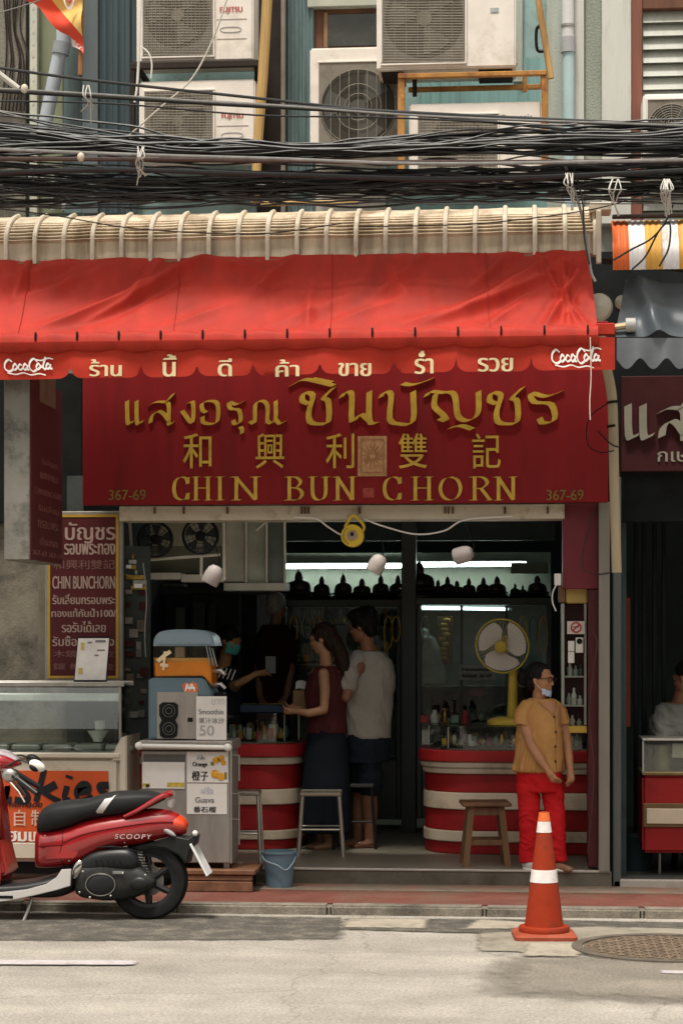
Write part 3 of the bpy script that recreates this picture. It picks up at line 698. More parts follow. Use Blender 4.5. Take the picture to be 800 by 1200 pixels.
MB().grid(lambda a, b: flagpt(83 + 15 * a, 49 + 13 * a - (1 - b) * 0 + b * (5 + 4 * (1 - a)) - 6), 6, 3, (0, .002, 0)).build('white_edge', M('white_flag_cloth', (.7, .55, .5), .8, var=.1), fl)
mb = MB(); ribbon(mb, [[(0, .9), (.2, .3), (.5, 0), (.8, .3), (1, .95)], [(.3, .9), (.5, .4), (.7, .9)]], (74, -8, 88, 10), 13.53, .016); mb.build('emblem', M('white_emblem', (.75, .68, .62), .7), fl)
mb = MB(); ribbon(mb, [[(.1, .9), (.4, .2), (.6, .2), (.9, .9)]], (77, -6, 86, 4), 13.525, .014); mb.build('emblem', MATS['red_flag_cloth'], fl)
MB().tube([P(97, -50, 13.62), P(94.5, 88, 13.62)], .018, 8).build('stick', M('brown_stick', (.3, .14, .06), .7, var=.25), fl)

# ================================================================ ribbed metal awning
ra = thing('metal_awning', 'ribbed grey beige metal awning with curved slats above the red cloth awning', 'awning', (PX(350, 13.6), 13.6, PZ(303, 13.3)))
m_alu = M('dirty_beige_aluminium', (.56, .46, .335), .55, .1, var=.28, scale=9, dirt=(.2, .125, .06), dscale=3.4, damt=.55, streak=True)
m_rib = M('pale_aluminium_rib', (.62, .54, .43), .45, .15, var=.15, scale=8, dirt=(.3, .22, .14), dscale=4, damt=.4)
ax0, ax1 = PX(-60, 13.35), PX(703, 13.35)
zt, zb = PZ(243, 13.5, 350), PZ(303, 13.3, 350)
def acurve(b):            # b 0 at the lower front edge, 1 at the wall
    Hh = zt - zb
    if b < .3: return (13.30, zb + b / .3 * Hh * .36)
    a = (b - .3) / .7 * math.pi / 2
    return (13.30 + .34 * (1 - math.cos(a)), zb + Hh * .36 + Hh * .64 * (.45 * math.sin(a) + .55 * a / (math.pi / 2)))
def asurf(a, b):
    y, z = acurve(b); x = ax0 + a * (ax1 - ax0)
    if b > .3: q = (b * 17) % 1; z -= .012 * q; y -= .034 * q
    k = (x - ax0) / .193 % 1
    return (x, y + .012 * math.sin(k * math.pi) + .006 * mnoise.noise((x * 2, b * 3, 0)), z + .006 * mnoise.noise((x * 3, 0, 2)))
MB().grid(asurf, 260, 108, (0, .01, -.006)).build('slat_sheet', m_alu, ra, ang=25)
x = ax0 + .02; rib = []
while x < ax1:
    pts = [Vector((x, acurve(b / 14)[0] - .016, acurve(b / 14)[1] - (.012 if b == 0 else 0))) for b in range(15)]
    MB().tube(pts, .017, 8).build('rib', m_rib, ra); x += .193
MB().tube([(ax0, 13.285, zb - .012), (ax1, 13.285, zb - .012)], .014, 8).build('edge_pipe', M('rusty_edge', (.22, .12, .07), .7, .3, var=.4), ra)
mb = MB(); mb.pbox(690, 237, 716, 246, 13.28, .2); mb.pbox(698, 246, 704, 308, 13.26, .05); mb.build('end_cap', m_rib, ra)

# striped neighbour awning
sa = thing('metal_awning', 'corrugated metal awning striped orange, white and yellow at the right edge', 'awning', (PX(770, 13.5), 13.5, PZ(316, 13.4, 760)))
cols = [('orange_stripe', (.62, .13, .03)), ('white_stripe', (.72, .69, .68)), ('yellow_stripe', (.66, .35, .07)), ('white_stripe', 0), ('yellow_stripe', 0), ('white_stripe', 0), ('orange_stripe', 0)]
u = 717
for nm, c in cols:
    w_ = 19.3
    mm = MATS.get(nm) or M(nm, c, .6, var=.12, scale=10, streak=True, dirt=(.3, .22, .15), dscale=5, damt=.35)
    mb = MB(); xa, xb = PX(u, 13.35), PX(u + w_, 13.35); za, zc = PZ(316, 13.3, 760), PZ(254, 13.4, 760)
    mb.grid(lambda a, b: (xa + a * (xb - xa), 13.3 + .22 * b * b - .012 * abs(math.sin((xa + a * (xb - xa)) * 2 * math.pi / .075)), za + b * (zc - za)), 18, 6, (0, .006, 0)); mb.build('stripe_panel', mm, sa); u += w_ + .15
MB().pbox(717, 250, 850, 254, 13.45, .05).build('top_rail', m_dkbrown, sa)

# ================================================================ red cloth awning
m_cloth = M('red_awning_cloth', (.385, .027, .015), .62, var=.16, scale=5, streak=True, dirt=(.30, .024, .014), dscale=3.2, damt=.5, bump=.25, bscale=240, spec=.2)
m_cloth2 = M('red_valance_cloth', (.38, .028, .014), .75, var=.1, scale=3, dirt=(.29, .024, .013), dscale=5, damt=.35, spec=.2, bump=.2, bscale=240)
aw = thing('cloth_awning', 'wide faded red cloth awning with a lettered scalloped valance over the shop', 'awning', (PX(345, 13), 13.2, PZ(440, 12.8)))
YA, YT = 12.86, 13.27
za_, zt_ = PZ(392, YA, 350), PZ(299, YT, 350)
xr_t, xr_b, xl_ = PX(690, YT), PX(700, YA), PX(-70, YA)
folds = [  # ridge lines: (u0, v0, u1, v1, width px, height m)
    (235, 300, 60, 372, 10, .035), (215, 310, 110, 362, 7, .02), (345, 302, 300, 330, 9, .02), (330, 318, 250, 304, 8, .018), (20, 300, 8, 340, 8, .02), (0, 318, 70, 305, 10, .02),
    (365, 330, 365, 384, 10, .012), (660, 302, 560, 352, 11, .03), (690, 312, 640, 385, 8, .028), (685, 306, 520, 372, 9, .02), (560, 352, 470, 384, 12, .015), (450, 305, 480, 340, 12, .015), (668, 310, 668, 388, 6, .02), (640, 304, 690, 388, 5, .018), (130, 304, 20, 340, 12, .014), (420, 340, 330, 372, 14, .012), (500, 303, 440, 345, 8, .012), (600, 303, 560, 330, 7, .012), (180, 303, 150, 345, 8, .012), (280, 350, 180, 384, 10, .010), (95, 303, 60, 330, 8, .012), (620, 345, 570, 385, 8, .012), (480, 345, 380, 380, 10, .009)]
def cloth(a, b):
    # b 0 bottom, 1 top
    x = (xl_ + a * (xr_b - xl_)) * (1 - b) + (xl_ + a * (xr_t - xl_)) * b
    y = YA + (YT - YA) * b; z = za_ + (zt_ - za_) * b
    s = -.05 * math.sin(b * math.pi) * (1 - .3 * math.sin(a * 20)) 
    un, vn = 400 + 1 * (0), 0
    uu = -70 + a * 770; vv = 392 - 93 * b; h = 0
    for u0, v0, u1, v1, w_, hh in folds:
        dx, dy = u1 - u0, v1 - v0; L2 = dx * dx + dy * dy; t = max(-.2, min(1.2, ((uu - u0) * dx + (vv - v0) * dy) / L2))
        d = math.hypot(uu - u0 - t * dx, vv - v0 - t * dy) / (w_ * .72)
        h += 1.75 * hh * (math.exp(-1.5 * abs(d) ** 1.35) - .35 * math.exp(-(d - 1.7) ** 2)) * max(0, 1 - abs(t - .5) ** 2 * 2.2)
    h += .012 * mnoise.noise((uu * .02, vv * .02, 1)) + .004 * mnoise.noise((uu * .07, vv * .05, 5))
    h *= math.sin(min(1, b * 4) * math.pi / 2)
    return (x, y - (h + s * .5) * .8, z + (h + s) * .6)
MB().grid(cloth, 330, 70, (0, .003, -.002)).build('canopy', m_cloth, aw, ang=80)
for a_ in (.12, .36, .6, .84):       # sewn seams down the canvas
    MB().tube([Vector(cloth(a_, k / 30)) + Vector((0, -.004, .004)) for k in range(1, 31)], .0035, 5).build('seam', M('seam_thread_red', (.34, .026, .015), .8), aw)
# roll with its clips, then the valance
xe = PX(720, YA)
def roll(a, b):
    x = xl_ + a * (xr_b - xl_); th = b * 2 * math.pi; k = (x / .268) % 1
    r = .042 + .006 * math.sin(k * math.pi) + .004 * mnoise.noise((x * 5, 0, 0)); r2 = r * (1.25 + .2 * math.sin(k * math.pi))
    return (x, YA - .012 - r * math.cos(th), za_ - .035 + r2 * math.sin(th))
MB().grid(roll, 230, 14).build('front_roll', m_cloth, aw, ang=80)
x = xl_ + .1; mbk = MB()
while x < xr_b - .05:
    mb = MB(); mb.tube([(x, YA - .052 - .008 * math.cos(t), za_ + .0 - .026 * math.sin(t)) for t in [k * math.pi / 5 for k in range(10)]], .007, 6, closed=True); mb.build('clip_ring', m_black, aw); x += .268
nts = [(-70, 8), (83, 6), (165.5, 6), (231, 6), (297, 6), (375, 6), (461, 6), (534, 6), (622, 6), (722, 0)]
vz = lambda u: 445 - 12 * max(0, u) / 720
def vbot(u):
    for (a, _), (b, _) in zip(nts[:-1], nts[1:]):
        if a <= u <= b:
            d0, d1 = u - a, b - u; v = vz(u)
            for d, is_end in ((d0, a < 0), (d1, b > 700)):
                if not is_end and d < 14: v -= 14 * (1 - math.sqrt(max(0, 1 - ((14 - d) / 14) ** 2))) + (2 if d < 1.5 else 0)
            return v
    return vz(u)
def valance(a, b):
    u = -70 + a * 790; vt = 401 - 6 * max(0, u) / 720; v = vbot(u) + (vt - vbot(u)) * b
    p = P(u, v, YA - .02); p.y += .012 * math.sin(u * .045) * (1 - b) + .008 * mnoise.noise((u * .03, v * .05, 0)) + .02 * (1 - b) * mnoise.noise((u * .012, 4, 0)); return p
MB().grid(valance, 395, 8, (0, .003, 0)).build('valance', m_cloth2, aw, ang=80)
MB().box(PX(698, YA), xe, YA + .0, YA + .05, PZ(393, YA, 650), PZ(379, YA, 650), .006).build('front_bar', m_cloth2, aw)
def drape(o):
    off = shift_of(o.parent); xa, xb = PX(-70, YA - .02), PX(720, YA - .02); y0 = min(v.co.y for v in o.data.vertices)
    y1 = max(v.co.y for v in o.data.vertices)
    for v in o.data.vertices:
        u = -70 + 790 * (v.co.x + off.x - xa) / (xb - xa); zt = PZ(401 - 6 * max(0, u) / 720, YA, u); zl = PZ(vbot(u), YA, u)
        b = max(0, min(1, (v.co.z + off.z - zl) / (zt - zl))); v.co.y = valance((u + 70) / 790, b).y - .009 - off.y + (v.co.y - y1)
m_let = M('cream_lettering', (.66, .54, .32), .6, var=.06)
for s, u0, u1, v0, v1 in (('ร้าน', 106, 142, 421, 441), ('นี้', 191, 206, 415, 441), ('ดี', 256, 271, 420, 441), ('ค้า', 323, 350, 421, 441), ('ขาย', 397, 434, 425, 440.5), ('ร่ำ', 486, 507, 411, 438), ('รวย', 560, 600, 419, 435)):
    drape(text(s, m_let, (u0, v0, u1, v1), aw, YA - .036, bold=.0042))
coca = [[(.17, .78), (.1, .9), (.03, .72), (.03, .42), (.12, .28), (.2, .4)], [(.27, .55), (.23, .68), (.19, .5), (.22, .36), (.27, .45), (.3, .55)], ([(.37, .58), (.33, .66), (.3, .5), (.33, .36), (.4, .45)], .8), [(.47, .58), (.43, .68), (.4, .5), (.43, .36), (.48, .48), (.49, .62), (.48, .4), (.52, .36)],
        [(.68, .8), (.6, .95), (.53, .75), (.53, .45), (.6, .28), (.68, .4)], [(.74, .58), (.7, .7), (.66, .52), (.69, .4), (.74, .5), (.77, .6)], [(.78, .45), (.82, .8), (.85, 1.0), (.83, .95), (.8, .6), (.82, .4), (.86, .45)], [(.93, .62), (.89, .7), (.86, .54), (.89, .42), (.94, .52), (.95, .66), (.94, .45), (.99, .42)],
        ([(.08, .2), (.25, .12), (.4, .2), (.55, .1), (.72, .16), (.85, .08)], .6), ([(.6, .95), (.75, .86), (.9, .98), (1.0, .92)], .6)]
for q in ((4, 419, 62, 441), (645, 407, 704, 433)): drape(ribbon(MB(), coca, q, YA - .038, .0115).build('script_lettering', M('white_lettering', (.8, .76, .72), .6), aw))
tag(MB().tube(spline([P(691, 395, 12.8), P(692, 440, 12.8), P(690.5, 470, 12.8), P(691, 492, 12.8)]), .004, 5).build('cord', M('pale_cord', (.6, .5, .42), .7)), 'thin pale cord hanging down in front of the red sign', 'cord')

# dark neighbour awning
m_blue = M('slate_blue_tarpaulin', (.042, .054, .064), .42, var=.15, scale=3, dirt=(.07, .083, .092), dscale=2, damt=.4)
da = thing('cloth_awning', 'slate blue tarpaulin awning with a scalloped edge at the right', 'awning', (PX(775, 13), 13.2, PZ(430, 12.9, 770)))
def dcloth(a, b):
    u = 722 + a * 160 + (1 - b) * -2 + b * 10; p = P(u, 395 - 65 * b, 12.9 + .55 * b)
    h = .035 * math.exp(-((u - 745 - (1 - b) * 25) / 9) ** 2) + .03 * math.exp(-((u - 772 + b * 18) / 12) ** 2) + .02 * math.exp(-((b - .35 - .1 * math.sin(u * .05)) / .12) ** 2) + .01 * mnoise.noise((u * .04, b * 3, 0))
    return p + Vector((0, -h, h * .6))
MB().grid(dcloth, 60, 24, (0, .003, -.002)).build('canopy', m_blue, da, ang=80)
def dval(a, b):
    u = 722 + a * 160; vb = 432 - 12 * abs(math.cos((u - 722) * math.pi / 31 + .35)) ** 2.2; v = vb + (396 - vb) * b
    p = P(u, v, 12.88); p.y += .014 * math.sin(u * .2) * (1 - b); return p
MB().grid(dval, 90, 6, (0, .003, 0)).build('valance', M('slate_valance', (.12, .13, .145), .5, var=.12), da, ang=80)
MB().tube([P(700, 305, 13.5), P(860, 322, 13.5)], .02, 8).build('support_bar', m_dkbrown, da)
MB().tube([P(718, 384, 12.92), P(738, 381, 12.92)], .022, 10).build('roller_end', M('brass_end', (.4, .33, .2), .5, .4, var=.15), da)
MB().lathe(P(738, 381, 12.92), [(0, -.03), (.045, -.03), (.045, .03), (0, .03)], 16, 'x').build('roller_hub', M('grey_cap', (.35, .34, .32), .5, var=.1), da)
def cap(label, u, v, r, y):
    t = thing('lamp', label, 'lamp', P(u, v + 10, y)); c = P(u, v, y)
    MB().lathe((c.x, y, c.z), [(0, -.07), (r * .5, -.065), (r * .85, -.045), (r, -.01), (r, .02), (0, .03)], 24, 'y').build('lamp_shade', M('cream_lamp_glass', (.55, .5, .4), .4, var=.06), t)
    MB().cyl((c.x, y + .031, c.z), .03, .2, 12, 'y').build('stem', m_black, t)
cap('round cream lamp half hidden behind the right end of the red awning', 701, 360, .09, 13.35)
cap('small cream lamp between the red awning and the slate one', 728, 354, .045, 13.5)
# creamy pipe by the sign
cp = thing('downpipe', 'cream plastic downpipe bending beside the right edge of the red sign', 'pipe', P(720, 672, 13.9))
m_cpipe = M('cream_pvc', (.4, .33, .22), .6, var=.15, dirt=(.27, .21, .13), damt=.4, streak=True)
MB().tube(spline([P(700, 380, 13.85), P(709, 425, 13.85), P(716, 462, 13.9), P(718, 500, 13.9), P(719, 560, 13.9), P(722, 671, 13.9)], 5), .034, 14).build('pipe', m_cpipe, cp)
for v in (470, 498): MB().tube([P(716.6, v, 13.9), P(717, v + 3, 13.9)], .037, 12).build('wire_wrap', m_black, cp)
mb = MB(); mb.tube(spline([P(700, 505, 13.84), P(715, 520, 13.84), P(726, 523, 13.84), P(732, 512, 13.84)], 5), .005, 5); mb.tube(spline([P(715, 470, 13.84), P(690, 490, 13.84), P(688, 520, 13.84), P(703, 530, 13.84), P(719, 528, 13.84)], 5), .004, 5); mb.build('wire', m_black, cp)

# ================================================================ cables across the street front
m_cab = M('black_cable', (.014, .014, .015), .5, var=.3, scale=20, spec=.5)
m_cabg = M('grey_cable', (.2, .195, .185), .5, var=.25, scale=12)
m_cabb = M('brown_cable', (.06, .035, .03), .5, var=.3)
def cable(label, pts, y, r, m, amp=.0, cat='cable', group=None):
    w_ = [P(u, v, y) + Vector((0, amp * math.sin(u * .02), amp * mnoise.noise((u * .015, v, 0)))) for u, v in pts]
    return tag(MB().tube(spline(w_, 8), r, 7).build('cable', m), label, cat, group)
G = 'thick cables strung across the upper front'
cable('thin black cable slanting down across the upper air conditioners', [(-80, 68), (90, 92), (300, 115), (420, 128), (900, 175)], 13.0, .010, m_cab, group=G)
cable('thick black cable with a grey shine across the left air conditioner', [(-80, 102), (70, 110), (250, 121), (420, 130), (620, 140), (880, 152)], 12.9, .017, m_cab, group=G)
cable('pale grey cable running just above the thick black one', [(-80, 100), (90, 109), (240, 119), (330, 124), (520, 137), (880, 150)], 12.86, .007, m_cabg, group=G)
cable('thin cable sagging below the thick black cable', [(-80, 118), (120, 121), (300, 135), (480, 139), (880, 158)], 12.95, .006, m_cab, group=G)
cable('silvery cable along the top of the tangled cable bundle', [(-80, 172), (150, 181), (320, 186), (520, 192), (880, 186)], 12.8, .011, m_cabg, group=G)
cable('brown cable under the silvery cable at the left', [(-80, 186), (160, 187), (330, 189), (560, 190), (880, 188)], 12.85, .014, m_cabb, group=G)
cable('thick dark cable low over the ribbed awning', [(-80, 206), (120, 199), (330, 205), (560, 210), (880, 196)], 12.9, .016, m_cab, group=G)
def bundle(label, v_fn, n, spread, y0, rs, seed):
    r = random.Random(seed); mb = MB()
    for k in range(n):
        o, ph, am = r.gauss(0, spread), r.uniform(0, 99), r.uniform(3, 15); tw = r.uniform(-.03, .03); dy = r.uniform(-.07, .07)
        mb.tube(spline([P(u, v_fn(u) + o + tw * (u - 400) + am * mnoise.noise((u * .009, ph, 0)) + 3.4 * mnoise.noise((u * .03, ph, 3)), y0 + dy) for u in range(-80, 900, 35)], 3), r.uniform(*rs), 6)
    return tag(mb.build('cable_bundle', m_cab), label, 'cables', kind='stuff')
bundle('tangled bundle of black cables in front of the air conditioners', lambda u: (152 + .115 * (u + 80) if u < 220 else 187 - .02 * (u - 220)) - 8, 30, 7, 12.95, (.003, .010), 3)
bundle('sagging lower bundle of black cables above the ribbed awning', lambda u: 208 + 8 * math.sin((u + 60) * .0045), 46, 9.5, 13.05, (.003, .0085), 5)
bundle('loose fringe of thin black wires touching the ribbed awning', lambda u: 226 + 6 * math.sin(u * .006 + 2), 16, 5, 13.15, (.003, .006), 9)
bundle('bundle of black cables crossing the rusty frame', lambda u: 170 - .018 * u + 10 * math.exp(-((u - 400) / 120) ** 2), 14, 3.5, 12.9, (.005, .010), 12)
cable('loose pale wire hanging diagonally over the left air conditioners', [(272, -20), (250, 45), (225, 92), (195, 120), (178, 135), (150, 160), (128, 178)], 13.4, .006, M('pale_wire', (.5, .47, .4), .6))
cable('white wire dropping down the left edge of the upper air conditioner', [(166, -20), (163, 60), (161, 100), (158, 120)], 13.9, .009, m_white)
cable('short white wire curled below the upper air conditioner', [(166, 55), (174, 62), (178, 75), (177, 92)], 13.9, .006, m_white)
cable('thin stay wire at the upper left corner behind the flag', [(-20, 20), (20, 9), (60, -4), (110, -20)], 13.5, .004, m_cabg)
cable('loop of thin black wire draped over the striped awning', [(718, 305), (740, 292), (762, 280), (778, 262), (788, 240)], 13.1, .006, m_cab)
cable('thin black wire hanging in a bow over the striped awning', [(740, 316), (756, 300), (772, 270), (784, 262), (783, 290), (772, 312)], 13.12, .006, m_cab)
cable('thin wire sagging over the ribbed awning at the left', [(-60, 238), (60, 252), (160, 268), (300, 274), (400, 262)], 13.05, .004, m_cab)
cable('thin wire sagging over the ribbed awning at the right', [(420, 266), (560, 262), (690, 246), (760, 226)], 13.05, .004, m_cab)
cable('dark wire hanging across the right end of the ribbed awning', [(660, 190), (678, 240), (688, 290), (692, 318), (697, 330)], 13.0, .009, m_cabg)
cable('second wire twisted along the right end of the ribbed awning', [(672, 196), (682, 236), (684, 276), (690, 310)], 12.98, .006, m_cab)
def tie(label, u, v, n, seed):
    r = random.Random(seed); mb = MB()
    for k in range(n):
        a = r.uniform(-5, 5); mb.tube(spline([P(u + a, v - 12, 12.78), P(u + a + r.uniform(-5, 5), v, 12.72), P(u + r.uniform(-6, 6), v + r.uniform(6, 12), 12.78), P(u + r.uniform(-8, 8), v + r.uniform(14, 34), 12.85)], 4), .004, 5)
    tag(mb.build('wire_tie', M('pale_tie_wire', (.5, .48, .43), .6, var=.2)), label, 'tie', 'wire ties knotted round the cables')
tie('pale knotted wire tie round the cables below the left air conditioner', 165, 184, 5, 1)
tie('big pale knot of wire at the far right of the cables', 779, 222, 12, 2)
tie('pale wire tie hanging at the cables near the pilaster', 667, 215, 5, 3)
tie('short pale wire tie at the cables left of the right knot', 720, 222, 4, 4)
tie('small greenish tie round the upper cables near the flag', 103, 112, 3, 5)
for u, v, l in ((95, 184, 'small cream insulator bead on the silvery cable'), (29, 104, 'small white insulator bead on the upper cables at the left')): tag(MB().ell(P(u, v, 12.77), .024, .02, .03).build('insulator', M('cream_porcelain', (.55, .48, .36), .4)), l, 'insulator')
# ================================================================ the main sign
YS = 14.12
sg = thing('shop_sign', 'large red signboard with raised gold Thai, Chinese and Latin letters over the shop', 'sign', (PX(404, YS), YS, PZ(590, YS)))
MB().pbox(97, 380, 712, 590, YS, .09, .006).build('board', m_red, sg)
m_gold = M('gold_letter', (.60, .39, .055), .42, .25, var=.2, scale=14)
t1 = {
 'แ': [[(.12, 1), (.15, .1), (.3, 0), (.42, .12)], [(.65, 1), (.67, .1), (.82, 0), (.95, .12)]],
 'ส': [[(.05, .82), (.3, .95), (.68, .95), (.84, .8), (.84, 0), (1, .08)], [(.1, .05), (.16, .35), (.4, .55), (.62, .45), (.84, .15)], [(.7, .95), (.85, 1.08), (1.02, 1.3)]],
 'ง': [[(.5, .95), (.85, .95), (.8, .05), (.05, .6)]],
 'อ': [[(.3, .5), (.12, .6), (.1, .9), (.5, 1), (.88, .86), (.88, .12), (.5, 0), (.15, .08), (.12, .32)]],
 'ร': [[(1, 1), (.55, .84), (.1, .95), (.2, .66), (.7, .6), (.8, .1), (.45, 0), (.35, .16)]],
 'ุ': [[(.4, 1), (.7, .6), (.7, 0)]],
 'ณ': [[(.0, .12), (.14, .05), (.16, .85), (.35, 1), (.5, .8), (.5, .06)], [(.5, .15), (.6, .02), (.74, .25), (.74, 1)], [(.74, .2), (.86, .0), (1, .12)]],
 'ช': [[(.26, .62), (.06, .72), (.12, .96), (.38, .88), (.26, .4), (.3, .06), (.6, 0), (.85, .08), (.84, .7), (.7, .8), (1.0, 1.12)]],
 'น': [[(.0, .82), (.12, .98), (.3, .9), (.3, .08), (.55, .3), (.78, .12)], [(.8, 1), (.8, .1), (1, .02)]],
 'บ': [[(.0, .82), (.1, .98), (.28, .9), (.24, .15), (.5, 0), (.86, .08), (.86, 1)]],
 'ญ': [[(.0, .84), (.08, 1), (.3, .96), (.44, .98), (.52, .8), (.56, .2), (.7, .02), (.85, .1), (.93, .35), (.93, 1)], [(.17, .92), (.15, .5), (.3, .22), (.36, .02), (.24, .1)], [(.42, -.22), (.62, -.14), (.82, -.26)]],
 'ิ': [[(.0, .1), (.3, .9), (.65, .6), (1, .1)], [(.5, 1), (.95, .5)]],
 'ั': [[(.0, .3), (.25, .1), (.55, .3), (1, 1)]],
}
def glyphs(lst, nx, nz, dep, name='letter', m=m_gold, y=YS, parent=sg, smooth=3):
    for g, q in lst:
        if isinstance(g, str): g = t1[g]
        mb = MB(); nib(mb, g, q, y, nx, nz, dep, smooth); mb.build(name, m, parent, ang=20)
glyphs([('แ', (147, 470, 168, 497)), ('ส', (174, 470, 203, 497)), ('ง', (213, 471, 229, 497)), ('อ', (235, 470, 258, 497)), ('ร', (267, 470, 286, 497)), ('ุ', (279, 500, 286, 508)), ('ณ', (293, 470, 334, 497))], .0145, .0075, .014)
glyphs([('ช', (352, 459, 391, 497)), ('ิ', (341, 444, 391, 453)), ('น', (400, 459, 441, 497)), ('บ', (446, 459, 490, 497)), ('ั', (472, 444, 506, 452)), ('ญ', (499, 459, 565, 494)), ('ช', (571, 459, 612, 497)), ('ร', (618, 459, 657, 496))], .020, .0095, .016)
S1 = lambda x, y, w_=.16: [(x - w_, y), (x + w_, y)]
rom = {
 'C': [[(.98, .72), (.86, .93), (.55, 1), (.2, .86), (.07, .5), (.2, .14), (.55, 0), (.86, .07), (.98, .28)], [(.97, .7), (.97, .98)], [(.97, .3), (.97, .02)]],
 'H': [[(.18, 1), (.18, 0)], [(.82, 1), (.82, 0)], [(.18, .52), (.82, .52)], S1(.18, 1), S1(.18, 0), S1(.82, 1), S1(.82, 0)],
 'I': [[(.5, 1), (.5, 0)], S1(.5, 1, .4), S1(.5, 0, .4)],
 'N': [[(.18, 1), (.18, 0)], [(.16, 1), (.84, 0)], [(.84, 1), (.84, 0)], S1(.12, 1, .12), S1(.18, 0, .15), S1(.84, 1, .15)],
 'B': [[(.2, 1), (.2, 0)], [(.2, 1), (.6, .98), (.82, .78), (.6, .55), (.2, .53)], [(.2, .53), (.7, .5), (.92, .27), (.7, .02), (.2, 0)], S1(.14, 1), S1(.14, 0)],
 'U': [[(.18, 1), (.18, .3), (.3, .06), (.5, 0), (.7, .06), (.82, .3), (.82, 1)], S1(.18, 1), S1(.82, 1)],
 'O': [[(.5, 1), (.2, .88), (.06, .5), (.2, .12), (.5, 0), (.8, .12), (.94, .5), (.8, .88), (.5, 1)]],
 'R': [[(.2, 1), (.2, 0)], [(.2, 1), (.6, .98), (.82, .76), (.6, .53), (.2, .5)], [(.5, .52), (.95, 0)], S1(.14, 1), S1(.14, 0), S1(.92, 0, .12)],
}
glyphs([(rom[c], (u0, 559, u1, 586)) for c, u0, u1 in (('C', 203, 221), ('H', 226, 248), ('I', 253, 263), ('N', 271, 305), ('B', 335, 356), ('U', 362, 386), ('N', 391, 417), ('C', 449, 469), ('H', 482, 507), ('O', 514, 541), ('R', 551, 575), ('N', 579, 605))], .0125, .003, .012)
for ch, u in (('和', 215), ('興', 300), ('利', 382), ('雙', 467), ('記', 553)): text(ch, m_gold, (u, 508, u + 33, 549), sg, YS, ext=.012, bold=.0015, name='letter')
for u0 in (128, 640): text('367-69', M('dull_gold', (.2, .13, .03), .6, var=.3), (u0, 574, u0 + 43, 586), sg, YS, ext=.006, bold=.0015, name='number')
pn = thing('paper_notice', 'faded tan paper with an old print pasted on the red sign', 'notice', P(436, 558, YS - .01))
m_tan = M('faded_tan_paper', (.5, .28, .14), .85, var=.25, scale=26, dirt=(.34, .17, .08), dscale=18, damt=.6)
MB().pbox(419, 511, 453, 558, YS - .006, .005, 0).build('sheet', m_tan, pn)
m_tanp = M('brown_print', (.36, .18, .085), .85, var=.3, scale=30)
mb = MB()
for q in ((422, 514, 450, 516), (422, 553, 450, 555), (422, 516, 424, 553), (448, 516, 450, 553)): mb.pbox(*q, YS - .008, .0015, 0)
c = P(436, 533, YS - .008)
for k in range(14):
    a = k * 2 * math.pi / 14; mb.tube([(c.x + .03 * math.cos(a), YS - .0075, c.z + .035 * math.sin(a)), (c.x + .068 * math.cos(a), YS - .0075, c.z + .08 * math.sin(a))], .0035, 4)
mb.tube([(c.x + .03 * math.cos(k * .3), YS - .0078, c.z + .03 * math.sin(k * .3)) for k in range(21)], .004, 4, closed=True)
mb.build('print', m_tanp, pn)
tag(MB().pbox(425, 572, 438, 583, YS - .003, .002, 0).build('paper_scrap', M('pink_scrap', (.34, .06, .05), .8, var=.4, scale=30)), 'torn scrap of pinkish paper on the red sign below the tan notice', 'paper scrap')

# ------------- projecting sign at the left
XP = PX(35, 13.0)
ps = thing('projecting_sign', 'projecting sign box with a scuffed metal edge and dark red lettered side', 'sign', (XP - .06, 13.45, PZ(655, 13.0)))
zt, zb = PZ(436, 13.0), PZ(655, 13.0)
MB().box(PX(5, 13.0), XP, 13.0, 13.93, zb, zt, .006).build('box', M('scuffed_metal', (.19, .18, .155), .55, .3, var=.2, scale=4, dirt=(.05, .05, .045), dscale=5, damt=.55), ps)
MB().box(XP, XP + .006, 13.012, 13.925, zb + .005, zt, .002).build('side_panel', M('dull_red_panel', (.09, .012, .015), .6, var=.2, scale=3, dirt=(.06, .015, .015), damt=.5), ps)
m_lp = M('dull_pink_letter', (.26, .1, .09), .7, var=.3)
zz = lambda v: PZ(v, 13.4)
for s, v0, v1, a, b in (('ชินบัญชร', 535, 544, 13.3, 13.75), ('和興利雙記', 552, 560, 13.25, 13.8), ('CHIN BUNCHORN', 572, 579, 13.1, 13.88), ('รับเลี่ยม', 590, 598, 13.2, 13.8), ('กรอบพระ', 609, 618, 13.2, 13.8), ('เลี่ยมทอง', 628, 638, 13.25, 13.78), ('367-69 367-69', 645, 651, 13.05, 13.9)):
    text(s, m_lp, None, ps, side=(XP + .006, a, b, zz(v1), zz(v0)), bold=.003)
MB().box(XP + .006, XP + .01, 13.25, 13.7, zz(470), zz(430), 0).build('faded_patch', M('faded_tan_patch', (.2, .12, .08), .8, var=.3), ps)

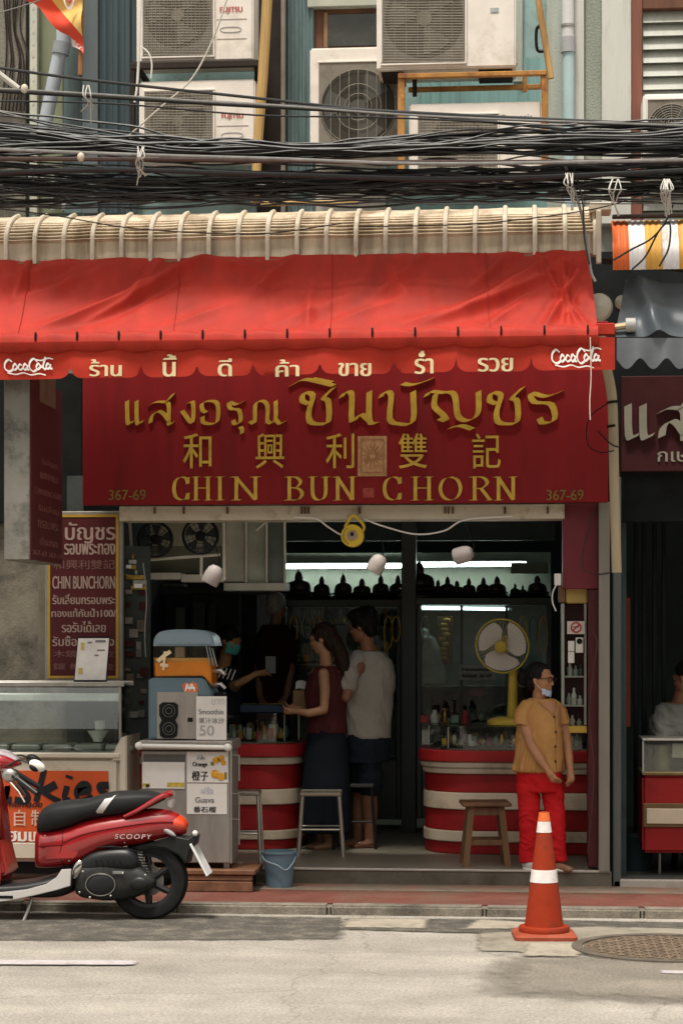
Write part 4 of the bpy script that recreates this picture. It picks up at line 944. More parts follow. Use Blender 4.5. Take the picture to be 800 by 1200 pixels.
# ------------- red poster board on the left pillar
YP = 14.4
pb = thing('poster_board', 'dark red lettered board in a yellow frame behind the ice cream case', 'sign', P(99, 796, YP))
MB().pbox(53, 599, 144, 798, YP, .05, .006).build('frame', M('dull_grey_frame', (.24, .22, .18), .6, .2, var=.2), pb)
mb = MB()
for q in ((56, 603, 139, 606), (56, 792, 139, 795), (56, 606, 59, 792), (136, 606, 139, 792)): mb.pbox(*q, YP - .008, .007, 0)
mb.build('yellow_border', M('yellow_border', (.42, .25, .03), .6, var=.15), pb)
MB().pbox(59.2, 606.2, 135.8, 791.8, YP - .004, .003, 0).build('panel', M('dark_red_panel', (.07, .006, .008), .6, var=.12), pb)
m_pl = M('pinkish_letter', (.36, .25, .21), .7); m_pd = M('dim_letter', (.19, .09, .075), .7)
for s, u0, v0, u1, v1, mm, b in (('แสงอรุณชินบัญชร', 0, 612, 135, 637, m_pl, .004), ('เลี่ยมกรอบพระทอง', 14, 637, 135, 650, m_pl, .003), ('和興利雙記', 63, 656, 135, 667, m_pd, .001), ('CHIN BUNCHORN', 62, 675, 135, 690, m_pl, .002), ('รับเลี่ยมกรอบพระ', 62, 696, 135, 708, m_pl, .002), ('ทองแท้กันน้ำ100/', 61, 713, 136, 723, m_pl, .002),
        ('รอรับได้เลย', 73, 728, 124, 741, m_pl, .002), ('รับซื้อพระทอง', 62, 745, 134, 757, m_pl, .002), ('木鏡佛牌金', 63, 762, 134, 770, m_pd, .001), ('鑲 框 鍍 金', 63, 777, 134, 785, m_pd, .001)):
    if u0 < 58: s = s[-5:] if u0 == 0 else s[-9:]; u0 = 77 if v0 == 612 else 76
    text(s, mm, (u0, v0, u1, v1), pb, YP - .005, bold=b)
mc = thing('menu_card', 'white menu card leaning on top of the ice cream case', 'card', P(108, 797, 14.08))
MB().prism([(P(u, v, 14.08).x, P(u, v, 14.08).z) for u, v in ((87.5, 797), (124, 797), (128, 748), (92, 748))], 14.08, 14.09, .003).build('card', M('white_card', (.74, .7, .67), .5), mc)
MB().prism([(P(u, v, 14.08).x, P(u, v, 14.08).z) for u, v in ((86, 799), (125, 799), (129.5, 746), (90.5, 746))], 14.092, 14.10, .003).build('card_back', m_black, mc)
mb = MB()
for q in ((95, 753, 99, 762), (92, 783, 97, 790)): MB().pbox(*q, 14.078, .0015, 0).build('picture', M('yellow_print', (.5, .4, .08), .6, var=.3, scale=40), mc)
for q in ((103, 752, 108, 754), (112, 750, 124, 753), (114, 761, 123, 763), (111, 767, 116, 769)): MB().pbox(*q, 14.078, .0015, 0).build('print_line', m_gry, mc)

# ------------- no light signs: right neighbour's board
ns = thing('shop_sign', 'dark maroon signboard with grey calligraphic Thai letters at the right edge', 'sign', (PX(790, 14.3), 14.3, PZ(552, 14.3, 790)))
MB().pbox(727, 440, 900, 552, 14.3, .08).build('board', M('dark_maroon_board', (.045, .012, .013), .5, var=.2), ns)
glyphs([('แ', (731, 475, 764, 514)), ('ส', (771, 477, 806, 514))], .026, .012, .03, m=M('silver_grey_letter', (.3, .28, .22), .4, .4, var=.15), y=14.3, parent=ns)
text('กเษม', MATS['silver_grey_letter'], (770, 529, 820, 541), ns, 14.3, ext=.005, bold=.002)

# ================================================================ inside the shop
m_cab = M('black_teal_cabinet', (.035, .05, .047), .35, var=.3)
m_gg = M('grey_green_panel', (.2, .22, .18), .6, var=.2, scale=4)
def showcase(label, u0, u1, v0, v1, y, dep, shelves, cat='cabinet', seed=1, back=m_gg):
    t = thing('display_cabinet', label, cat, P((u0 + u1) / 2, v1, y + dep / 2))
    x0, x1 = PX(u0, y), PX(u1, y); z0, z1 = PZ(v1, y, (u0 + u1) / 2), PZ(v0, y, (u0 + u1) / 2); z0 = max(z0, ZF)
    MB().box(x0, x1, y + dep - .02, y + dep, z0, z1, 0).build('back_panel', back, t)
    for xs in (x0, x1 - .04): MB().box(xs, xs + .04, y, y + dep - .022, z0, z1).build('side_frame', m_cab, t)
    mb = MB(); mb.box(x0 - .02, x1 + .02, y - .02, y + dep, z1 + .001, z1 + .06); mb.build('top_board', m_cab, t)
    MB().box(x0 + .042, x1 - .042, y + .01, y + dep - .022, z0, z0 + .5).build('base', m_cab, t)
    n = 3; MB().box(x0 + .042, x1 - .042, y + .012, y + .016, z0 + .505, z1 - .002, 0).build('glass_front', m_gl, t)
    for k in range(1, n):
        x = x0 + (x1 - x0) * k / n; MB().box(x - .012, x + .012, y - .004, y + .01, z0 + .505, z1 - .002, .002).build('mullion', m_cab, t)
    for v in shelves:
        z = PZ(v, y, (u0 + u1) / 2); MB().box(x0 + .043, x1 - .043, y + .05, y + dep - .024, z, z + .012, .001).build('shelf', M('glass_shelf_edge', (.12, .17, .15), .25), t)
    return t
lc = showcase('tall black glass cabinet behind the man in grey, statuettes along its top', 336, 470, 711, 960, 17.2, .45, (735, 780, 825))
rc = showcase('tall black glass cabinet behind the yellow fan, statuettes along its top', 488, 646, 709, 960, 17.0, .45, (805, 850), back=M('dim_green_panel', (.2, .25, .22), .5, var=.5, scale=2))
m_lamp = M('lamp_tube_glow', (.9, .95, .93), .4, emit=(.85, 1, .95), estr=15)
m_tubereflect = M('faint_tube_reflection', (.6, .7, .7), .4, emit=(.7, .9, .9), estr=.5)
def tube_lamp(label, u0, v0, u1, v1, y, m, r=.018):
    t = thing('tube_lamp', label, 'lamp', P((u0 + u1) / 2, max(v0, v1), y), 'fluorescent tubes inside the gold shop')
    a, b = P(u0, v0, y), P(u1, v1, y); d = (b - a).normalized()
    MB().tube([a, b], r, 10).build('tube', m, t)
    mb = MB(); mb.tube([a - d * .03, a], r * 1.15, 10); mb.tube([b, b + d * .03], r * 1.15, 10); mb.build('end_cap', m_white, t)
    MB().box(min(a.x, b.x), max(a.x, b.x), y + r * 1.3, y + r * 1.3 + .04, min(a.z, b.z) - .012, max(a.z, b.z) + .03).build('batten', m_gry, t)
tube_lamp('bright fluorescent tube over the statuettes, left of the dark post', 333, 664, 476, 663, 17.95, m_lamp)
tube_lamp('bright fluorescent tube over the statuettes, right of the dark post', 482, 662, 616, 661, 17.9, m_lamp)
tube_lamp('thin dim reflection of a fluorescent tube in the right glass cabinet', 491, 712, 595, 714, 17.05, M('cabinet_tube_reflection', (.6, .7, .7), .4, emit=(.75, .95, .95), estr=5), .012)  # a tube's reflection, added as a glowing tube that also lights the shelves
tube_lamp('faint tube reflection, longest of the three under the shop ceiling', 485, 626, 557, 624, 18.2, m_tubereflect)  # these three are tube reflections, modelled as weakly glowing tubes
tube_lamp('faint tube reflection, middle one of the three under the shop ceiling', 563, 624, 596, 624, 18.2, m_tubereflect)
tube_lamp('faint tube reflection, rightmost and shortest under the shop ceiling', 615, 624, 635, 624, 18.2, m_tubereflect)
MB().box(PX(330, 18.1), PX(645, 18.1), 18.1, 18.14, PZ(720, 18.1), PZ(648, 18.1), 0).build('wall_panel', M('pale_green_panel', (.36, .39, .31), .7, var=.12, dirt=(.2, .22, .17), damt=.3), hs_)
MB().box(PX(470, 16.95), PX(487, 16.95), 16.95, 17.1, ZF, 2.94, .004).build('post', M('black_green_post', (.03, .042, .04), .4), hs_)
MB().box(PX(330, 17.3), PX(650, 17.3), 17.3, 17.34, PZ(634, 17.3), 2.95, .004).build('beam', m_darkteal, hs_)
MB().pbox(598, 659, 642, 672, 17.5, .02).build('wall_panel', m_gg, hs_)
# statuettes
m_brz = M('dark_bronze', (.03, .026, .018), .4, .5, var=.3, scale=20)
def figurine(hn):
    t = thing('figurine', 'x', 'statuette', (0, 0, 0), 'dark statuettes along the cabinet tops')
    mb = MB(); mb.lathe((0, 0, 0), [(0, 0), (.5, 0), (.52, .06), (.42, .1), (.46, .16), (0, .16)], 14); b = mb.build('base', m_brz, t, True)
    mb = MB(); mb.ell((0, -.03, .23), .47, .3, .09); mb.ell((0, 0, .42), .24, .17, .22); mb.ell((-.27, -.03, .36), .08, .1, .2); mb.ell((.27, -.03, .36), .08, .1, .2); mb.ell((0, 0, .55), .29, .14, .09); mb.ell((0, -.01, .73), .125, .13, .14)
    mb.lathe((0, 0, .82), [(.11, 0), (.08, .07), (.03, .12), (0, .26 if hn else .16)], 10)
    fuse(mb, 'body', m_brz, t, .03, 2); return t
fa, fb = figurine(True), figurine(False)
fig = [(350, 37), (377, 30), (402, 32), (424, 27), (446, 31), (466, 31), (491, 46), (513, 23), (524, 27), (535, 22), (549, 25), (566, 26), (582, 27), (603, 18), (612, 16), (629, 28)]
words_ = 'first second third fourth fifth sixth seventh eighth ninth tenth eleventh twelfth thirteenth fourteenth fifteenth sixteenth'.split()
for i, (u, hp) in enumerate(fig):
    y = 17.35 if u < 480 else 17.15
    o = (fa, fb)[i] if i < 2 else copy_tree((fa, fb)[i % 2])
    zt = (lc if u < 480 else rc); z = PZ(711 if u < 480 else 709, 17.2 if u < 480 else 17.0, 403 if u < 480 else 567) + .061
    o.location = (PX(u, y), y, z); s = hp / (F / y) / 1.02; o.scale = (s * (.95 if i % 3 else 1.15), s, s)
    o['label'] = ('tall dark seated statuette' if hp > 35 else 'dark seated statuette') + ' on the cabinet tops, %s from the left' % words_[i]
# things inside the right cabinet
t = thing('plaque', 'gilded carved plaque hanging upright inside the right glass cabinet', 'plaque', P(521, 778, 17.1))
MB().pbox(512, 722, 530, 778, 17.1, .03).build('board', M('dark_gilt', (.08, .045, .012), .5, .4, var=.5, scale=30), t)
mb = MB()
for k in range(9): c = P(521 + rnd.uniform(-3, 3), 727 + k * 5.6, 17.09); mb.ell(c, .035, .012, .022, 8)
mb.build('carving', M('gilt', (.3, .19, .04), .35, .6, var=.3, scale=30), t)
t = thing('porcelain_figure', 'blurred white porcelain figure at the left inside the right glass cabinet', 'figure', P(503, 803, 17.1))
mb = MB(); torso(mb, [(P(500, 803, 17.12).x, 17.12, P(500, 803, 17.12).z + a, b, .09) for a, b in ((0, .16), (.1, .17), (.2, .13), (.3, .12), (.4, .07))]); c = P(497, 742, 17.12); mb.ell(c, .045, .05, .05); limb(mb, [P(500, 745, 17.12), P(507, 752, 17.12), P(512, 765, 17.12)], [.03, .035, .02]); fuse(mb, 'body', M('grey_porcelain', (.22, .24, .21), .4, var=.3, scale=8), t, .015, 4, False)
lb = thing('label_plate', 'white lettered plate standing inside the right cabinet below the fan', 'sign', P(560, 797, 16.9))
MB().pbox(538, 779, 581, 797, 16.9, .01).build('plate', M('dull_white_plate', (.3, .32, .28), .6), lb)
text('ห้างทองแสงอรุณ', m_blk, (541, 782, 574, 787.5), lb, 16.9, bold=.002); text('ชินบัญชร 367-69', m_blk, (541, 789, 575, 795), lb, 16.9, bold=.002)
for u0, v0, u1, v1, c, l in ((505, 812, 545, 842, (.05, .012, .014), 'dark red velvet box'), (548, 806, 566, 816, (.2, .03, .06), 'pinkish red packet'), (568, 812, 600, 842, (.012, .03, .04), 'dark teal box'), (602, 770, 612, 812, (.05, .1, .1), 'small green bottle')):
    mb = MB()
    if 'bottle' in l: c0 = P(607, v1, 17.2); mb.lathe(c0, [(0, 0), (.035, 0), (.035, .18), (.012, .24), (.012, .28), (0, .28)], 12)
    else: mb.pbox(u0, v0, u1, v1, 17.15, .12, .006)
    tag(mb.build(l.split()[-1], M('p_' + l.replace(' ', '_'), c, .5, var=.3)), l + ' on the shelves of the right glass cabinet', l.split()[-1])
m_trk = [M('gold_trinket', (.4, .25, .05), .3, .7, var=.4, scale=30), M('white_trinket', (.35, .37, .32), .5, var=.4, scale=30), M('red_trinket', (.2, .02, .02), .5, var=.4), M('jade_trinket', (.08, .16, .11), .4, var=.4)]
def trinkets(label, pts, seed):
    r = random.Random(seed); mbs = [MB() for _ in m_trk]
    t = thing('trinket_tray', label, 'tray', pts[0])
    for (x0, x1, y0, y1, z, n, hmax) in [pts[1:]]:
        MB().box(x0, x1, y0, y1, z, z + .012, .003).build('tray', M('dark_velvet', (.02, .022, .02), .9), t)
        for k in range(n):
            x, y, h, w_ = r.uniform(x0 + .03, x1 - .03), r.uniform(y0 + .02, y1 - .02), r.uniform(.02, hmax), r.uniform(.006, .022)
            b = mbs[r.choice([0, 0, 1, 1, 3, 2])]
            if r.random() < .5: b.box(x - w_, x + w_, y - .006, y + .006, z + .013, z + .013 + h, .002)
            else: b.ell((x, y, z + .013 + h * .5), w_, w_ * .7, h * .5, 8)
    for b, m in zip(mbs, m_trk):
        if len(b.bm.verts): b.build('trinkets', m, t)['kind'] = 'stuff'
    return t
for i, v in enumerate((735, 780, 825)):
    z = PZ(v, 17.2, 403) + .014; trinkets('small trinkets on the %s shelf of the left glass cabinet' % ('top', 'middle', 'lowest')[i], ((PX(403, 17.4), 17.4, z), PX(342, 17.3), PX(464, 17.3), 17.3, 17.6, z, 80, .18), i)
for i, v in enumerate((805, 850)):
    z = PZ(v, 17.0, 567) + .014
    if i: trinkets('small trinkets on the lower shelf of the right glass cabinet', ((PX(567, 17.2), 17.2, z), PX(495, 17.1), PX(640, 17.1), 17.1, 17.4, z, 70, .14), 11)

# ------------- counters
m_cred = M('counter_red_laminate', (.29, .013, .013), .5, var=.15, scale=4, dirt=(.2, .01, .01), dscale=3, damt=.45, spec=.25)
m_ccr = M('counter_cream_laminate', (.58, .48, .36), .4, var=.1, scale=4, dirt=(.36, .27, .18), dscale=3, damt=.4)
def arc(cx, cy, r, a0, a1, n=10): return [(cx + r * math.cos(R(a0 + (a1 - a0) * k / n)), cy + r * math.sin(R(a0 + (a1 - a0) * k / n))) for k in range(n + 1)]
def right_poly(d, r=.38, y=15.3):
    xl, xr = PX(495, y) - d, PX(712, y) - .02; return [(xl, 16.2)] + arc(xl + r, y - d + r, r, 180, 270) + [(xr, y - d), (xr, 16.2)]
def left_poly(d, r=.3, y=15.5):
    xr, xl = PX(349, y) + d, XL + .02; return [(xl, 16.25), (xl, y - d)] + arc(xr - r, y - d + r, r, 270, 360) + [(xr, 16.25)]
def counter(label, poly, bands, y, um, loc, glass_top, lid_u):
    t = thing('counter', label, 'counter', loc)
    for v0, v1, d, m, nm in bands:
        z0, z1 = PZ(v1, y, um), PZ(v0, y, um); z0 = max(z0, ZF + .002)
        MB().prism_z(poly(d), z0, z1 - .002, .006).build(nm, m, t)
    zc, zg = PZ(bands[0][0], y, um), PZ(glass_top, y, um)
    P0 = poly(-.03)
    gp = [(x, yy if yy < 16.1 else 16.05) for x, yy in P0]
    mb = MB(); n = len(gp)
    mb.faces([(x, yy, zc + .012) for x, yy in gp] + [(x, yy, zg) for x, yy in gp], [(i, (i + 1) % n, n + (i + 1) % n, n + i) for i in range(n)]); mb.build('glass_wall', m_gl, t)
    MB().prism_z(gp, zg + .001, zg + .009).build('glass_top', m_glm, t)
    MB().prism_z(poly(-.04), zc, zc + .01).build('velvet_bed', M('olive_bed', (.15, .14, .1), .8, var=.4, scale=14), t)
    mb = MB()
    for x, yy in (gp[1], gp[len(gp) // 2], gp[-2]): mb.box(x - .006, x + .006, yy - .006 + .012, yy + .018, zc + .01, zg, .002)
    mb.build('corner_strip', m_steel, t)
    return zc, zg
zcR, zgR = counter('curved red and cream striped counter behind the woman, yellow fan on it', right_poly, [(880, 893, .05, m_cred, 'lip'), (893, 900, .035, m_ccr, 'ledge'), (900, 907, .02, m_ccr, 'stripe'), (907, 929, 0, m_cred, 'panel'), (929, 949, .012, m_ccr, 'stripe'), (949, 974, 0, m_cred, 'panel'), (974, 987, .012, m_ccr, 'stripe'), (987, 1002, 0, m_cred, 'panel')], 15.3, 580, (PX(600, 15.7), 15.7, ZF), 853, 0)
zcL, zgL = counter('red and cream striped counter at the left behind the juice cart', left_poly, [(872, 887, .04, m_cred, 'lip'), (887, 896, .02, m_ccr, 'ledge'), (896, 925, 0, m_cred, 'panel'), (925, 943, .012, m_ccr, 'stripe'), (943, 973, 0, m_cred, 'panel'), (973, 984, .012, m_ccr, 'stripe'), (984, 1000, 0, m_cred, 'panel')], 15.5, 310, (PX(280, 15.8), 15.8, ZF), 838, 0)
trinkets('rows of jewellery under the glass of the right counter', ((PX(600, 15.6), 15.6, zcR + .013), PX(515, 15.5), PX(690, 15.5), 15.42, 16.0, zcR + .013, 150, .10), 21)
trinkets('rows of jewellery under the glass of the left counter', ((PX(300, 15.8), 15.8, zcL + .013), PX(262, 15.7), PX(338, 15.7), 15.65, 16.0, zcL + .013, 90, .13), 22)
m_wood = M('worn_stool_wood', (.17, .09, .045), .6, var=.3, scale=10, streak=True, dirt=(.08, .04, .02), damt=.4)
# jewellery tray and bag on the left counter
t = thing('jewellery_tray', 'blue jewellery tray with gold chains on the left counter', 'tray', P(305, 836, 15.8))
zt = zgL + .012
MB().box(PX(283, 15.75), PX(333, 15.75), 15.66, 15.92, zt, zt + .06, .006).build('tray', M('dark_blue_velvet', (.02, .035, .06), .7, var=.3), t)
mb = MB()
for k in range(12): x = PX(286 + k * 4, 15.75); mb.tube([(x + .01 * math.cos(a * .7), 15.7 + .06 * math.sin(a * .7) * .5 + .04, zt + .065) for a in range(9)], .004, 5, closed=True)
mb.build('gold_chain', m_trk[0], t)
t = thing('paper_bag', 'brown paper bag with a white sheet on the counter before the woman in maroon', 'bag', P(352, 836, 15.75))
x0, x1 = PX(341, 15.75), PX(359, 15.75); mb = MB(); mb.loft([rings_of(((x0 + x1) / 2 + .004 * k, 15.8, zt + h), (x1 - x0) / 2 * w_, .05 * q, 16, None, 5) for k, (h, w_, q) in enumerate(((0, 1, 1), (.02, 1.02, 1), (.1, .98, .9), (.17, 1.05, .7)))]); mb.build('bag', M('kraft_paper', (.26, .16, .08), .8, var=.15, bump=.3, bscale=25), t)
MB().grid(lambda a, b: (x0 + .03 + a * .12, 15.78 + b * .05, zt + .175 + .06 * b + .012 * math.sin(a * 5)), 6, 3, (0, .002, .001)).build('paper_sheet', M('white_paper', (.66, .64, .6), .7), t)
t = tag(MB().pbox(311, 769, 323, 789, 16.6, .006, .001).build('notice', M('grey_white_notice', (.3, .31, .29), .7, var=.1)), 'small pale notice hanging behind the left counter', 'notice')

# ------------- left: cream frame, fans, cabinet, lamps
lf = thing('wall_cupboard', 'cream steel frame and glazed cupboard hung at the upper left of the shop', 'frame', P(240, 692, 15.2))
m_crf = M('pale_cream_frame', (.66, .63, .52), .5, var=.12, dirt=(.26, .23, .18), damt=.4)
def bar(u0, v0, u1, v1, y, r=.012): return MB().tube([P(u0, v0, y), P(u1, v1, y)], r, 6)
for q in ((148, 610, 264, 603), (152, 608, 155, 655), (262, 603, 263, 680), (150, 658, 258, 650), (236, 652, 236, 676)): bar(*q, 15.0).build('bar', m_crf, lf)
MB().pbox(176, 601, 262, 640, 15.45, .02).build('back_panel', M('cream_back_panel', (.55, .52, .4), .6, var=.2, scale=5, dirt=(.35, .32, .24), damt=.4), lf)
MB().pbox(176, 640, 262, 672, 15.45, .02).build('back_panel', M('olive_back_panel', (.24, .24, .17), .6, var=.25, scale=5), lf)
for q in ((176, 671, 212, 679), (212.2, 673, 262, 682)): MB().pbox(*q, 15.2, .2).build('ledge', m_crf, lf)
for i, (u0, u1, c) in enumerate(((264, 287, (.5, .5, .4)), (289, 311, (.34, .37, .3)), (313, 332, (.11, .14, .12)))):
    MB().pbox(u0, 603, u1, 682 + i * 3, 15.28, .02).build('pane', M('cupboard_pane_%s' % 'abc'[i], c, .3, var=.25, scale=3), lf)
    MB().pbox(u1, 600, u1 + 2.2, 690, 15.22, .06).build('mullion', m_crf, lf)
MB().pbox(262, 683, 335, 692, 15.2, .25).build('ledge', M('pale_ledge', (.38, .38, .32), .5), lf)
bar(300, 622, 318, 606, 15.2, .008).build('bar', m_crf, lf)
def fan_black(label, u, v, r):
    t = thing('wall_fan', label, 'fan', P(u, v + 20, 15.0), 'black wall fans on the cream frame'); c = P(u, v, 14.95); r = r * 15 / F
    MB().tube([(c.x + r * math.cos(k * .1745), 14.95, c.z + r * math.sin(k * .1745)) for k in range(36)], .012, 6, closed=True).build('guard_ring', m_black, t)
    mb = MB()
    for q in (.45, .75): mb.tube([(c.x + q * r * math.cos(k * .2618), 14.93, c.z + q * r * math.sin(k * .2618)) for k in range(24)], .002, 4, closed=True)
    for k in range(18):
        a = k * math.pi / 9; mb.tube([(c.x + .2 * r * math.cos(a), 14.925, c.z + .2 * r * math.sin(a)), (c.x + r * math.cos(a), 14.95, c.z + r * math.sin(a))], .002, 4)
    mb.build('guard_wire', m_black, t)
    mb = MB()
    for k in range(5):
        a0 = k * 2 * math.pi / 5 + .2; pl = [(c.x + .2 * r * math.cos(a0), c.z + .2 * r * math.sin(a0))]
        for j in range(8): b = a0 - .32 + j * .1; pl.append((c.x + .9 * r * math.cos(b), c.z + .9 * r * math.sin(b)))
        mb.prism(pl, 14.965, 14.968)
    mb.build('blades', M('black_blade', (.02, .024, .026), .35), t)
    MB().lathe((c.x, 14.93, c.z), [(0, 0), (r * .3, .01), (r * .3, .12), (r * .2, .2), (0, .2)], 16, 'y').build('motor', m_black, t)
fan_black('black wall fan at the upper left, the one nearer the red poster', 182, 632, 20)
fan_black('black wall fan at the upper left, the one nearer the shop middle', 235, 628, 20.5)
m_shade = M('pinkish_white_shade', (.52, .46, .44), .5, var=.06)
def shade(label, u, v, tilt, yaw, y, s=1.):
    t = thing('hanging_lamp', label, 'lamp', P(u, v, y), 'unlit pinkish white hanging lamps'); rot = Matrix.Rotation(R(tilt), 4, 'Y') @ Matrix.Rotation(R(yaw), 4, 'X')
    mb = MB(); mb.lathe((0, 0, -.07 * s), [(0, .005), (.062 * s, 0), (.066 * s, .01), (.066 * s, .075 * s), (.058 * s, .115 * s), (.036 * s, .14 * s), (0, .145 * s)], 24); bmesh.ops.transform(mb.bm, matrix=rot, verts=mb.bm.verts); mb.build('lamp_shade', m_shade, t, True)
    p = rot @ Vector((0, 0, .075 * s)); MB().tube(spline([p, p + Vector((.01, 0, .05)), (.0, .0, .26)], 4), .004, 5).build('wire', m_black, t, True)
shade('pinkish white lamp tilted under the cream frame at the left', 250, 674, 28, 0, 14.9)
shade('pinkish white lamp tilted in the middle of the shop opening', 442, 661, 30, 0, 14.9, .95)
shade('rounded pinkish white lamp hanging at the right of the shop opening', 543, 650, 75, 20, 14.9, .95)
cr_ = thing('cable_reel', 'yellow round cable reel hanging from the cream shutter box', 'reel', P(413, 641, 14.24)); c = P(413, 628, 14.24); r = 13.5 * 14.24 / F
m_yel = M('reel_yellow', (.62, .43, .04), .45, var=.08)
MB().lathe((c.x, 14.2, c.z), [(.0, 0), (r * .45, 0), (r * .5, .006), (r * .95, .004), (r, .012), (r, .06), (0, .06)], 32, 'y').build('disc', m_yel, cr_)
MB().lathe((c.x, 14.192, c.z), [(0, 0), (r * .42, 0), (r * .42, .007), (0, .007)], 24, 'y').build('hub', M('grey_brown_hub', (.3, .24, .2), .5), cr_)
mb = MB(); mb.pbox(410.5, 624, 414, 628, 14.186, .005, .001); mb.build('socket', m_black, cr_)
mb = MB()
for k in range(14):
    a = 2.2 + k * .16; mb.tube([(c.x + r * .72 * math.cos(a), 14.2, c.z + r * .72 * math.sin(a)), (c.x + r * .82 * math.cos(a), 14.2, c.z + r * .82 * math.sin(a))], .002, 4)
mb.build('scale_mark', m_blk, cr_)
MB().tube(spline([P(404, 618, 14.24), P(411, 606, 14.24), P(416, 605, 14.24), P(426, 616, 14.24), P(424, 624, 14.24)], 4), .011, 8).build('handle', m_yel, cr_)
cable('white cable sagging from the shutter box past the yellow reel', [(345, 606), (370, 608), (385, 618), (400, 627), (410, 628)], 14.26, .006, m_white)
cable('white cable sagging between the yellow reel and the right of the opening', [(426, 608), (450, 617), (487, 626), (520, 622), (545, 609), (600, 605)], 14.27, .006, m_white)
# fluorescent bits, amulet rack
rk = thing('amulet_rack', 'narrow dark rack of small framed cards beside the red poster', 'rack', P(160, 872, 14.5))
MB().pbox(146, 640, 176, 872, 14.6, .03).build('back_board', m_dark, rk)
r = random.Random(4)
m_cards = [M('dull_tan_card', (.12, .095, .065), .6, var=.3, scale=20), M('dull_grey_card', (.11, .105, .09), .5, var=.3, scale=20), M('dull_red_card', (.05, .012, .01), .5, var=.3), M('dull_white_card', (.2, .19, .165), .5, var=.2)]
for i in range(11):
    for j in range(2):
        u, v = 148 + j * 13 + r.uniform(-2, 4), 694 + i * 14 + r.uniform(-4, 5); MB().pbox(u, v, u + r.uniform(5, 11), v + r.uniform(4, 11), 14.57 + r.uniform(0, .01), .01, .001).build('card', r.choice(m_cards), rk)
for i in range(7): MB().pbox(149 + r.uniform(-2, 14), 650 + i * 6, 158 + r.uniform(-2, 14), 655 + i * 6, 14.56 + i * .003, .01, .001).build('ornament', m_trk[i % 2], rk)
for q in ((148, 662, 154, 666), (157, 684, 167, 689)): MB().pbox(*q, 14.54, .01, .001).build('ornament', M('bright_white_tag', (.75, .76, .72), .4), rk)
cable('grey cord hanging down beside the amulet rack', [(168, 660), (172, 700), (170, 740), (171, 770)], 14.4, .005, m_cabg)
# dim furniture far left behind the machine
wd = showcase('dim glazed wardrobe at the back left behind the seller', 176, 334, 696, 960, 17.6, .4, (760,), back=M('black_green_back', (.06, .072, .066), .6, var=.4))
for u0, v0, u1, v1, c, l in ((206, 712, 217, 745, (.16, .17, .14), 'pale narrow banner'), (226, 706, 240, 745, (.09, .11, .1), 'wide grey green banner'), (244, 708, 252, 745, (.07, .09, .085), 'dim green banner')):
    tag(MB().pbox(u0, v0, u1, v1, 17.45, .012, .002).build('banner', M('b_' + l.replace(' ', '_'), c, .7, var=.2)), l + ' hanging behind the juice machine', 'banner')

# ------------- yellow fan on the right counter
yf = thing('table_fan', 'yellow table fan with grey blades standing on the right counter', 'fan', P(600, 853, 15.65))
y0 = 15.62; zt = zgR + .012
cb = P(600, 853, y0); m_fy = M('fan_yellow', (.52, .38, .05), .45, var=.1)
MB().loft([rings_of((cb.x + .0, y0, zt + h), a, a * .75, 28, None, 2.6) for h, a in ((0, .19), (.025, .195), (.045, .17), (.06, .12))]).build('base', m_fy, yf)
MB().tube([(P(600, 850, y0).x, y0 + .02, zt + .05), (P(601, 786, y0).x, y0 + .02, PZ(785, y0, 600))], [.042, .034], 14).build('column', m_fy, yf)
c = P(588, 757, y0 - .08); rr = .205
head = Matrix.Translation(c) @ Matrix.Rotation(R(-14), 4, 'Z') @ Matrix.Rotation(R(8), 4, 'X')
def hb(mb, nm, m, par=yf):
    bmesh.ops.transform(mb.bm, matrix=head, verts=mb.bm.verts); return mb.build(nm, m, par)
circ = lambda q, y, n=40: [(q * math.cos(k * 2 * math.pi / n), y, q * math.sin(k * 2 * math.pi / n)) for k in range(n)]
mb = MB(); mb.tube(circ(rr, 0), .007, 8, closed=True); hb(mb, 'guard_ring', m_fy)
mb = MB()
for k in range(40):
    a = k * math.pi / 20
    for s in (-1, 1): mb.tube([(q * rr * math.cos(a), s * d, q * rr * math.sin(a)) for q, d in ((.25, .055), (.7, .05), (.93, .03), (1, .004))], .0013, 3)
hb(mb, 'guard_wire', M('guard_wire_tan', (.42, .36, .2), .5, .2))
mb = MB()
for k in range(3):
    a0 = k * 2 * math.pi / 3 + 2.2
    mb.grid(lambda s, t_: ((.2 + .72 * s) * rr * math.cos(a0 + (t_ - .5) * (1.1 + .75 * math.sin(s * 2.6)) + .4 * s), (t_ - .5) * .045, (.2 + .72 * s) * rr * math.sin(a0 + (t_ - .5) * (1.1 + .75 * math.sin(s * 2.6)) + .4 * s)), 10, 8, (0, .003, 0))
hb(mb, 'blades', M('grey_lilac_blade', (.62, .57, .52), .4, var=.05))
mb = MB(); mb.lathe((0, -.062, 0), [(0, 0), (.03, .002), (.046, .012), (.046, .02), (0, .022)], 24, 'y'); hb(mb, 'badge', m_fy)
mb = MB(); mb.lathe((0, .05, 0), [(0, 0), (.065, 0), (.06, .1), (.03, .14), (0, .14)], 20, 'y'); hb(mb, 'motor', m_fy)

